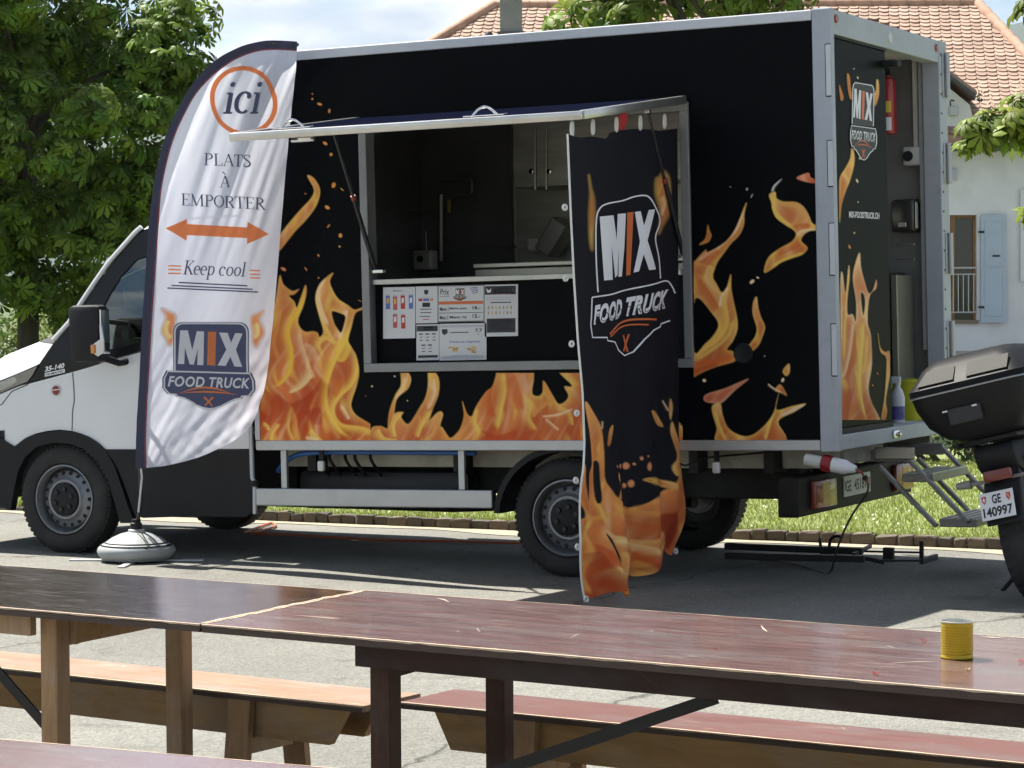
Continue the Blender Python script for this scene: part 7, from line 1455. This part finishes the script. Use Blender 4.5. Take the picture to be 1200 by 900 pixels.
# ------------------------------------------------------------------ house across the lawn; local: x right, y away
D0 = 48.0; HO = CW+EF*D0; hang = math.atan2(ER[1], ER[0])
house = thing('house', 'white house with hipped tile roof, chimney and pale blue shutter', 'house', (HO[0], HO[1], 0), (0, 0, hang))
def HP(px, py, yy=0.0):
    p = WD(px, py, D0+yy); return (float(np.dot(p-CW, ER)), yy, float(p[2]))
RY, EY = 4.6, -0.55
rl_, rr2 = HP(578, 5, RY), HP(1145, 5, RY); zr = rr2[2]
el_, er_ = HP(306, 168, EY), HP(1299, 168, EY); ze = er_[2]
rl_ = (rl_[0], RY, zr); el_ = (el_[0], EY, ze); er_ = (er_[0], EY, ze)
WALL = mat('render_white', (0.74, 0.745, 0.76), 0.9, var=0.05, vscale=1.5, bump=0.1, bscale=40, dirt=(0.45, 0.44, 0.42), dscale=0.9, damt=0.35)
wx0, wx1 = el_[0]+0.6, er_[0]-0.6; wz = ze+0.25
a, c = HP(1113, 252), HP(1144.5, 375)
hole = [(a[0], a[2]), (c[0], a[2]), (c[0], c[2]), (a[0], c[2])]
gA, gL, gR = HP(1072, 70), HP(1000, 123), HP(1143, 123)
b = B().panel([(wx0, -0.04), (wx1, -0.04), (wx1, wz), (gR[0], wz), (gR[0]-0.1, gR[2]), (gA[0], gA[2]), (gL[0], gL[2]), (gL[0], wz), (wx0, wz)], lambda x, z: (x, 0.0, z), 0, [hole])
r = bmesh.ops.extrude_face_region(b.bm, geom=b.bm.faces[:])
for v in [e for e in r['geom'] if isinstance(e, bmesh.types.BMVert)]: v.co.y += 0.30
b.done('wall', WALL, house)
B().box(wx0, wx1, 0.32, 9.0, -0.04, wz-0.15).done('wall', WALL, house)
B().box(wx0-0.01, wx1+0.01, -0.02, -0.003, -0.04, HP(1120, 411)[2]).done('plinth', mat('plinth_beige', (0.45, 0.43, 0.38), 0.9, var=0.1, vscale=3), house)
# gable roof slabs with dark barge board
TILE = [mat('tile_%d' % k, c_, 0.85, var=0.18, vscale=7, dirt=(0.22, 0.17, 0.12), dscale=3, damt=0.45) for k, c_ in enumerate(((0.38, 0.26, 0.20), (0.35, 0.235, 0.18), (0.41, 0.285, 0.22), (0.31, 0.21, 0.16)))]
BARGE = mat('barge_dark', (0.06, 0.062, 0.075), 0.6)
for e_ in (gL, gR):
    d_ = np.array(e_)-np.array(gA); u_ = np.array(gA)-0.02*d_; w_ = np.array(e_)+0.06*d_
    B().beam((u_[0], -0.28, u_[2]+0.10), (w_[0], -0.28, w_[2]+0.10), 0.05, 0.20, (0, 1, 0)).done('barge_board', BARGE, house)
    B().raw([(u_[0], -0.32, u_[2]+0.22), (w_[0], -0.32, w_[2]+0.22), (w_[0], 2.2, w_[2]+0.22), (u_[0], 2.2, u_[2]+0.22)], [(0, 1, 2, 3)]).solidify(0.06).done('gable_roof', TILE[1], house)
# window, rail, shutter
wn_ = B().box(a[0], c[0], 0.17, 0.19, c[2], a[2]).done('window', mat('pane_dark', (0.015, 0.02, 0.015), 0.06, coat=0.2), house)
FRB = mat('frame_brown', (0.26, 0.14, 0.06), 0.6, var=0.2, vscale=10, stretch=(6, 6, 1))
wdt = c[0]-a[0]
B().box(a[0]+0.002, a[0]+0.11, 0.10, 0.169, c[2]+0.002, a[2]-0.002).done('frame', FRB, wn_); B().box(c[0]-0.05, c[0]-0.002, 0.12, 0.169, c[2]+0.002, a[2]-0.002).box(a[0]+0.112, c[0]-0.052, 0.12, 0.168, a[2]-0.05, a[2]-0.002).done('frame', FRB, wn_)
B().box(a[0]-0.03, c[0]+0.03, -0.06, 0.16, c[2]-0.07, c[2]-0.001).done('sill', mat('sill_brown', (0.20, 0.15, 0.11), 0.8), wn_)
zt_, zb2 = HP(1125, 314)[2], HP(1125, 366)[2]; RAILM = mat('rail_grey', (0.50, 0.50, 0.48), 0.45, 0.4)
rl2 = B().tube([(a[0], -0.03, zt_), (c[0], -0.03, zt_)], 0.020, 8).done('railing', RAILM, house, smooth=True)
for zq in (zt_-0.12, zb2): B().tube([(a[0], -0.03, zq), (c[0], -0.03, zq)], 0.015, 8).done('rail', RAILM, rl2, smooth=True)
for k in range(5): x = a[0]+wdt*(0.12+0.19*k); B().tube([(x, -0.03, zb2), (x, -0.03, zt_-0.12)], 0.011, 6).done('baluster', RAILM, rl2)
s0, s1_ = HP(1149, 252), HP(1178, 378)
SHB = mat('shutter_blue', (0.42, 0.50, 0.60), 0.6, var=0.05, vscale=3)
shm = Matrix.Translation((s0[0], -0.03, 0)) @ Matrix.Rotation(math.radians(-5), 4, 'Z')
shw = s1_[0]-s0[0]
sh_ = B().box(0, shw, -0.05, 0, s1_[2], s0[2], 0.006, shm).done('shutter', SHB, house)
for fr2 in (0.06, 0.52):
    B().box(0.07, shw-0.07, -0.062, -0.0505, s1_[2]+(s0[2]-s1_[2])*fr2, s1_[2]+(s0[2]-s1_[2])*(fr2+0.42), 0.012, shm).done('panel', SHB, sh_)
B().box(shw*0.45, shw*0.75, -0.075, -0.0625, HP(1160, 300)[2]-0.015, HP(1160, 300)[2]+0.015, 0, shm).done('latch', BLKPL, sh_)
for py in (272, 360): B().box(-0.05, 0.06, -0.068, -0.051, HP(1150, py)[2]-0.02, HP(1150, py)[2]+0.02, 0, shm).done('hinge', BLKPL, sh_)
s0 = HP(1195, 222); B().box(s0[0], s0[0]+0.5, -0.08, -0.02, HP(1195, 330)[2], s0[2], 0.006).done('shutter', mat('shutter_white', (0.68, 0.69, 0.70), 0.6), house)
p = HP(1116, 126); wl = B().box(p[0]-0.07, p[0]+0.09, -0.16, -0.001, p[2]-0.16, p[2]+0.02, 0.02).done('wall_lamp', mat('lamp_grey', (0.45, 0.47, 0.5), 0.5), house)
B().tube([(p[0]-0.05, -0.1, p[2]+0.02), (p[0]-0.06, -0.1, p[2]+0.10), (p[0]-0.02, -0.06, p[2]+0.14), (p[0]+0.03, -0.002, p[2]+0.12)], 0.012, 6).done('lamp_arm', BLKPL, wl)
B().box(HP(1115, 205)[0]-0.06, HP(1115, 205)[0]+0.09, -0.10, -0.001, HP(1115, 211)[2], HP(1115, 198)[2], 0.01).done('meter_box', mat('lamp_grey', (0.45, 0.47, 0.5), 0.5), house)
# roof planes under the tiles
roofm = mat('roof_under', (0.40, 0.235, 0.155), 0.9, var=0.25, vscale=5)
back = 2*RY-EY
B().raw([el_, er_, rr2, rl_, (er_[0], back, ze), (el_[0], back, ze)], [(0, 1, 2, 3), (1, 4, 2), (4, 5, 3, 2), (5, 0, 3)]).done('roof', roofm, house)
B().box(el_[0]+0.05, er_[0]-0.05, EY+0.02, 0.0, ze-0.10, ze-0.03).done('soffit', BARGE, house)
# single flat tiles with rounded ends
sl_v = np.array((0, RY-EY, zr-ze)); sl_len = np.linalg.norm(sl_v); sl_u = sl_v/sl_len; sl_n = np.array((0, -sl_u[2], sl_u[1]))
tw_, ex = 0.205, 0.170
def tile_mesh(m):
    prof = [(tw_*0.475*math.sin(t), -0.015-0.085*math.cos(t)) for t in np.linspace(-1.5, 1.5, 9)]+[(tw_*0.475, 0.17), (-tw_*0.475, 0.17)]
    q = B().prism(prof, lambda x, y: (x, y, 0.046-0.12*(y+0.1)), lambda x, y: (x, y, 0.016-0.12*(y+0.1))).done('roof_tile', m); me = q.data; bpy.data.objects.remove(q); return me
tmesh = [tile_mesh(m) for m in TILE]
rows = int(sl_len/ex); places = []
ROTM = Matrix(((1, 0, 0), (0, sl_u[1], sl_n[1]), (0, sl_u[2], sl_n[2])))
def img(P):
    w = HO+ER*P[0]+EF*P[1]; w = np.array((w[0], w[1], P[2])); r_ = MW @ (w-CW); return 600+F*r_[0]/r_[2], 450+F*r_[1]/r_[2]
for j in range(rows):
    s_ = ex*(j+0.6); t = s_/sl_len; P0 = np.array(el_)*(1-t)+np.array(rl_)*t; P1 = np.array(er_)*(1-t)+np.array(rr2)*t
    n = int((P1[0]-P0[0])/tw_)
    for i in range(n):
        x = P0[0]+(i+0.5+0.5*(j % 2))*tw_
        if x > P1[0]-0.05: continue
        P = np.array((x, P0[1], P0[2])); u, v = img(P)
        if not (-10 < v < 172 and 490 < u < 1212): continue
        vis = v < 66-(u-355)*0.0846 or (u > 1104 and v < 160) or (u > 978 and v < 12+(u-978)*0.31)
        if vis: places.append((v, P))
places.sort(key=lambda q: -q[0])
big_n = 300
tv, tf = [], []
for k, (v, P) in enumerate(places):
    jit = (random.uniform(-.02, .02), random.uniform(-.02, .02), random.uniform(-.03, .03)); m = ROTM @ Matrix.Rotation(jit[0], 3, 'X') @ Matrix.Rotation(jit[2], 3, 'Z'); P = P+sl_n*random.uniform(0, 0.008)
    if k < big_n:
        o = link('roof_tile', random.choice(tmesh), house); o.location = P; o.rotation_euler = m.to_euler()
    else:
        me = random.choice(tmesh); base = len(tv); tv += [tuple(m @ vv_.co + Vector(P)) for vv_ in me.vertices]; tf += [(tuple(base+i for i in pl_.vertices), random.randint(0, 3)) for pl_ in me.polygons] if False else [(tuple(base+i for i in pl_.vertices), TILE.index(me.materials[0])) for pl_ in me.polygons]
if tv:
    me = bpy.data.meshes.new('roof_tiles'); me.from_pydata(tv, [], [f[0] for f in tf])
    for m_ in TILE: me.materials.append(m_)
    me.polygons.foreach_set('material_index', [f[1] for f in tf]); me.update(); link('roof_tiles', me, house)['kind'] = 'stuff'
# ridge and hip tiles
RT = mat('ridge_tile', (0.44, 0.27, 0.19), 0.85, var=0.2, vscale=4, dirt=(0.2, 0.16, 0.12), dscale=3, damt=0.4)
def ridge_run(A, C):
    A = Vector(A); C = Vector(C); n = int((C-A).length/0.36); d_ = (C-A)/n
    for k in range(n):
        p0 = A+d_*k; o = B().tube([p0+Vector((0, 0, 0.01)), p0+d_*1.08+Vector((0, 0, 0.035))], [0.135, 0.095], 10).done('ridge_tile', RT, house, smooth=True)
ridge_run(rr2, rl_); ridge_run(rl_, el_); ridge_run(rr2, er_)
c0_, c1_ = HP(586, 40, 2.6), HP(612, 40, 2.6)
ch = B().box(c0_[0], c1_[0], 2.2, 2.75, ze+1.2, zr+1.0, 0.01).done('chimney', mat('chimney_render', (0.26, 0.27, 0.28), 0.9, var=0.25, vscale=4, dirt=(0.15, 0.15, 0.15), dscale=2, damt=0.6), house)
B().box(c0_[0]-0.06, c1_[0]+0.06, 2.14, 2.81, zr+1.0, zr+1.1, 0.01).done('chimney_cap', BARGE, ch); 
zc = HP(600, 38, 2.2)[2]; B().box(c0_[0]-0.05, c1_[0]+0.05, 2.13, 2.199, zc-0.15, zc+0.02, 0.005).done('flashing', mat('lead_grey', (0.12, 0.12, 0.13), 0.5, 0.4), ch)
p = HP(573, 42, 2.0); B().lathe([(0.09, 0), (0.09, 0.12), (0.05, 0.18), (0, 0.19)], (p[0], 2.0, p[2]-0.1), 'z', 12).done('roof_vent', BARGE, house, smooth=True)

# ------------------------------------------------------------------ trees
def leaf_template(kind):
    V, Fc = [], []
    if kind == 'palmate':
        for k, (a, ln) in enumerate(((-2.25, 0.6), (-1.45, 0.85), (-0.72, 1.0), (0.0, 1.05), (0.72, 1.0), (1.45, 0.85), (2.25, 0.6))):
            c, s_ = math.cos(a), math.sin(a); w = 0.20*ln; n0 = len(V)
            pts = [(0.03, 0, 0), (0.40*ln, w*0.55, -0.07*ln), (0.72*ln, w, -0.24*ln), (0.98*ln, 0, -0.50*ln), (0.72*ln, -w, -0.24*ln), (0.40*ln, -w*0.55, -0.07*ln), (0.62*ln, 0, -0.10*ln)]
            V += [(c*x-s_*y, s_*x+c*y, z) for x, y, z in pts]; Fc += [(n0+q, n0+6, n0+(q+1) % 6) for q in range(6)]
    elif kind == 'simple':
        for k in range(4):
            a = k*1.7; c, s_ = math.cos(a), math.sin(a); n0 = len(V); ox, oz = 0.15*k, 0.22*k-0.3
            pts = [(0.05, 0, oz), (0.45, 0.22, oz), (0.95, 0, oz-0.15), (0.45, -0.22, oz+0.05)]
            V += [(c*x-s_*y, s_*x+c*y, z) for x, y, z in pts]; Fc += [(n0, n0+3, n0+2), (n0, n0+2, n0+1)]
    return np.array(V), np.array(Fc)
LEAFV = {k: leaf_template(k) for k in ('palmate', 'simple')}
def scatter(pos, nrm, size, kind, r):
    V, Fc = LEAFV[kind]; n = len(pos)
    nz_ = nrm/np.linalg.norm(nrm, axis=1)[:, None]; t = r.normal(size=(n, 3)); t -= nz_*(t*nz_).sum(1)[:, None]; t /= np.linalg.norm(t, axis=1)[:, None]; bq = np.cross(nz_, t)
    W = pos[:, None, :]+size[:, None, None]*(V[None, :, 0:1]*t[:, None, :]+V[None, :, 1:2]*bq[:, None, :]+V[None, :, 2:3]*nz_[:, None, :])
    Fx = Fc[None]+(np.arange(n)*len(V))[:, None, None]; return W.reshape(-1, 3), Fx.reshape(-1, 3), len(V)
def leaf_mat(name): return attr_mat(name, 0.5, trans=0.38, spec=0.25)
LM = leaf_mat('leaf')
def crown(parent, centres, radii, per, size, kind, col, seed, up=0.55, name='crown', keep=None):
    r = np.random.default_rng(seed); P, N, S = [], [], []
    mid = np.mean(centres, axis=0)
    for c, rad in zip(centres, radii):
        n = max(8, int(per*rad*rad)); d_ = r.normal(size=(n, 3)); d_ /= np.linalg.norm(d_, axis=1)[:, None]; rr = rad*r.uniform(0.25, 1.0, n)**0.55
        P.append(np.array(c)+d_*rr[:, None]*np.array((1, 1, 0.75))); N.append(d_*0.7+np.array((0, 0, up))+r.normal(0, 0.35, (n, 3))+0.25*(np.array(c)-mid)/ (np.linalg.norm(np.array(c)-mid)+1e-6)); S.append(size*r.uniform(0.5, 1.35, n))
    P = np.concatenate(P); N = np.concatenate(N); S = np.concatenate(S)
    V, Fx, k = scatter(P, N, S, kind, r); n = len(P)
    g = np.repeat(r.uniform(0.5, 1.5, n)[:, None]*np.array(col)[None]*(1+np.array((0.35, 0.08, -0.1))*r.normal(0, 0.35, n)[:, None]), k, axis=0)
    return np_obj(name, V, Fx, LM, parent, False, np.clip(g, 0.004, 1))
def trunk_and_limbs(t, h, r0, tips, m, start=0.35):
    B().tube([(0, 0, -0.1), (0.02, 0, h*0.12), (0.05, 0.02, h*0.4), (0.02, -0.03, h*0.7), (0, 0, h)], [r0*1.35, r0*1.05, r0*0.9, r0*0.6, r0*0.15], 12).done('trunk', m, t, smooth=True)
    for k, q in enumerate(tips):
        q = np.array(q); z0 = h*(start+0.45*random.random()); mid = np.array((q[0]*0.45, q[1]*0.45, z0+(q[2]-z0)*0.6+0.1)); 
        B().tube(spline([(0.02, 0, z0), tuple(mid), tuple(q)], 5), [r0*0.42*(1-0.085*i) for i in range(11)], 6).done('limb', m, t, smooth=True)
BARK = mat('bark', (0.060, 0.050, 0.038), 0.9, var=0.35, vscale=6, bump=0.8, bscale=12, stretch=(1, 1, 0.25))
def tree(name, label, cat, px, dist, cpx, cpy, rpx, rpy, nclus, per, size, kind, col, seed, r0=0.17, h=None, group='trees round the square', crad=(0.55, 0.95), extra=()):
    g = WD(px, 400, dist); base = np.array((g[0], g[1], 0.0)); t = thing(name, label, cat, tuple(base), group=group)
    k = dist/F; r = np.random.default_rng(seed); cen = WD(cpx, cpy, dist)-base; rx, rz = rpx*k, rpy*k
    cs = []
    while len(cs) < nclus:
        q = r.uniform(-1, 1, 3); d_ = np.linalg.norm(q)
        if d_ > 1 or d_ < 0.35: continue
        cs.append(cen+q*np.array((rx, rx, rz)))
    cs += [np.array(WD(*e))-base for e in extra]
    rad = list(r.uniform(*crad, len(cs)))
    trunk_and_limbs(t, h or (cen[2]+rz*0.6), r0, [cs[i] for i in range(0, min(len(cs), 22), 2)], BARK)
    crown(t, cs, rad, per, size, kind, col, seed+1); return t, cs
GREEN = (0.125, 0.195, 0.026)
tA, csA = tree('chestnut_tree', 'tall chestnut tree at the left behind the cab', 'tree', 31, 36, -25, 110, 225, 270, 96, 255, 0.185, 'palmate', GREEN, 21, r0=0.15, crad=(0.42, 0.78), extra=((180, 60, 35.5), (200, 120, 36), (205, 20, 36), (150, 220, 35.5), (120, 300, 35.2), (60, 345, 35.5), (140, 345, 36.2), (215, 90, 36), (20, 330, 35), (90, 260, 35), (185, 190, 35.8), (110, 370, 36.4), (190, 250, 36), (170, 130, 35)))
tree('linden_tree', 'broad green tree rising behind the middle of the truck roof', 'tree', 850, 30, 865, -130, 172, 146, 60, 70, 0.20, 'palmate', (0.12, 0.175, 0.03), 31, r0=0.16, crad=(0.45, 0.8), extra=((725, 12, 30), (735, 22, 29.6), (705, 20, 30), (700, 26, 30.2), (745, 6, 30)))
tC, csC = tree('chestnut_tree', 'chestnut tree mostly beyond the right edge, one leafy branch reaching in', 'tree', 1400, 23, 1420, 60, 170, 240, 46, 70, 0.21, 'palmate', (0.14, 0.20, 0.035), 41, r0=0.18, crad=(0.4, 0.7))
# the branch that reaches in
tb = np.array(tC.location); bp2 = [np.array(WD(x, y, d_))-tb for x, y, d_ in ((1330, 110, 23), (1270, 130, 22.8), (1215, 148, 22.6), (1170, 150, 22.5), (1138, 158, 22.4))]
B().tube(spline(bp2, 5), [0.05-0.0021*i for i in range(21)], 6).done('limb', BARK, tC, smooth=True)
cs = [np.array(WD(x, y, d_))-tb for x, y, d_ in ((1140, 150, 22.4), (1155, 140, 22.5), (1175, 140, 22.5), (1192, 138, 22.5), (1165, 158, 22.4), (1185, 160, 22.6), (1205, 150, 22.6), (1225, 150, 22.6), (1132, 170, 22.4), (1198, 120, 22.7), (1212, 250, 22.6), (1215, 262, 22.5), (1205, 8, 22.5), (1214, 2, 22.4))]
crown(tC, cs, [0.15, 0.16, 0.2, 0.2, 0.15, 0.14, 0.22, 0.25, 0.10, 0.14, 0.13, 0.13, 0.14, 0.14], 560, 0.15, 'palmate', (0.20, 0.26, 0.045), 43, up=0.9, name='branch_leaves')
for x, y in ((1148, 112), (1194, 108), (1160, 124)):
    p = np.array(WD(x, y, 22.5))-tb; b = B()
    for k in range(40): a = random.uniform(0, 6.28); z = random.random(); r_ = 0.05*(1-z*0.8); q = (p[0]+r_*math.cos(a), p[1]+r_*math.sin(a), p[2]-0.10+0.22*z); b.raw([q, (q[0]+0.014, q[1], q[2]+0.010), (q[0], q[1]+0.012, q[2]+0.016)], [(0, 1, 2)])
    b.done('blossom_candle', mat('candle_cream', (0.45, 0.33, 0.22), 0.8), tC)
# dark conifers behind the ridge
for k, (px, top, w) in enumerate(((1032, -16, 30), (1070, -4, 24), (1100, -10, 26), (1125, -2, 18))):
    dist = 74; g = WD(px, 400, dist); lab = ('leftmost', 'second', 'third', 'rightmost')[k]
    t = thing('conifer', 'dark conifer tip above the house ridge, %s of the row' % lab, 'tree', (g[0], g[1], 0), group='conifers behind the house')
    zt3 = WD(px, top, dist)[2]; cs = []; rad = []
    for i in range(16): f_ = i/15; r_ = (w*dist/F)*(0.2+1.6*f_); z = zt3-0.3-4.5*f_; an = i*2.4; cs.append(np.array((0.5*r_*math.cos(an), 0.5*r_*math.sin(an), z))); rad.append(0.25+0.6*r_)
    B().tube([(0, 0, 0), (0, 0, zt3-0.2)], [0.22, 0.03], 8).done('trunk', BARK, t, smooth=True)
    crown(t, cs, rad, 60, 0.28, 'simple', (0.020, 0.036, 0.018), 60+k)
def shrub(name, label, cat, px0, px1, py, dist, zc, rz, n, per, size, col, seed, rad=(0.4, 0.7), group=None):
    g = WD((px0+px1)/2, 400, dist); base = np.array((g[0], g[1], 0.0)); t = thing(name, label, cat, tuple(base), group=group); r = np.random.default_rng(seed)
    cs = []
    for i in range(n): q = WD(r.uniform(px0, px1), 400, dist+r.uniform(-0.7, 0.7)); cs.append(np.array((q[0], q[1], zc+r.uniform(-rz, rz)))-base)
    for i in range(4): B().tube([(cs[i][0]*0.3, cs[i][1]*0.3, 0), tuple(cs[i])], [0.035, 0.012], 6).done('stem', BARK, t)
    crown(t, cs, list(r.uniform(*rad, n)), per, size, 'simple', col, seed+1, name='foliage'); return t
shrub('shrub', 'bright green shrub at the left edge beneath the chestnut tree', 'shrub', -60, 45, 0, 42, 0.75, 0.55, 26, 130, 0.11, (0.15, 0.20, 0.045), 71)
shrub('hedge', 'dark low hedge behind the folding step and motorcycle', 'hedge', 1010, 1230, 0, 24.5, 0.42, 0.30, 30, 230, 0.07, (0.040, 0.055, 0.018), 75, rad=(0.3, 0.45))
shrub('shrub', 'yellow green shrub between the tree trunk and the cab', 'shrub', 55, 150, 0, 46, 0.9, 0.6, 22, 110, 0.12, (0.16, 0.19, 0.05), 79)

# ------------------------------------------------------------------ far hills
def hill(name, dist, pts, m, depth=900):
    xs = np.linspace(-1, 1, 120); P = []
    pxs = np.array([p[0] for p in pts]); pys = np.array([p[1] for p in pts]); col_ = []
    for px in np.linspace(pxs[0], pxs[-1], 260):
        py = np.interp(px, pxs, pys)+2.0*math.sin(px*0.05)+1.2*math.sin(px*0.17+1)+0.7*math.sin(px*0.53)
        top = WD(px, py, dist); foot = WD(px, 350, dist-depth*0.6); bk = WD(px, 350, dist+depth)
        col_.append([(foot[0], foot[1], -5), tuple((np.array((foot[0], foot[1], 0))*0.5+top*0.5)*np.array((1, 1, 1))), tuple(top), (bk[0], bk[1], -5)])
    n = len(col_); b = B().raw([q for c in col_ for q in c], [(i*4+k, (i+1)*4+k, (i+1)*4+k+1, i*4+k+1) for i in range(n-1) for k in range(3)]); o = b.done(name, m, smooth='all'); o['kind'] = 'structure'; return o
HILL = mat('hill_forest', (0.045, 0.065, 0.035), 0.95, var=0.4, vscale=0.006, coords='Object')
hill('hills', 2300, ((-3000, 300), (-900, 200), (-200, 120), (100, 84), (230, 73), (330, 90), (520, 110), (800, 105), (1000, 70), (1120, 38), (1200, 24), (1400, 5), (1900, 60), (2600, 180), (4000, 310)), HILL)
hz_ = tag(B().box(-3600, 3600, -800, 3800, -6.0, 330).done('haze', mat('haze_tmp', (1, 1, 1))), kind='stuff')
hm = bpy.data.materials.new('haze_air'); hm.use_nodes = True; hn = hm.node_tree.nodes; hn.remove(hn['Principled BSDF'])
pv = hn.new('ShaderNodeVolumePrincipled'); pv.inputs['Color'].default_value = (0.72, 0.83, 1.0, 1); pv.inputs['Density'].default_value = 0.00010; pv.inputs['Anisotropy'].default_value = 0.2
hm.node_tree.links.new(pv.outputs[0], hn['Material Output'].inputs['Volume'])
hz_.data.materials.clear(); hz_.data.materials.append(hm)
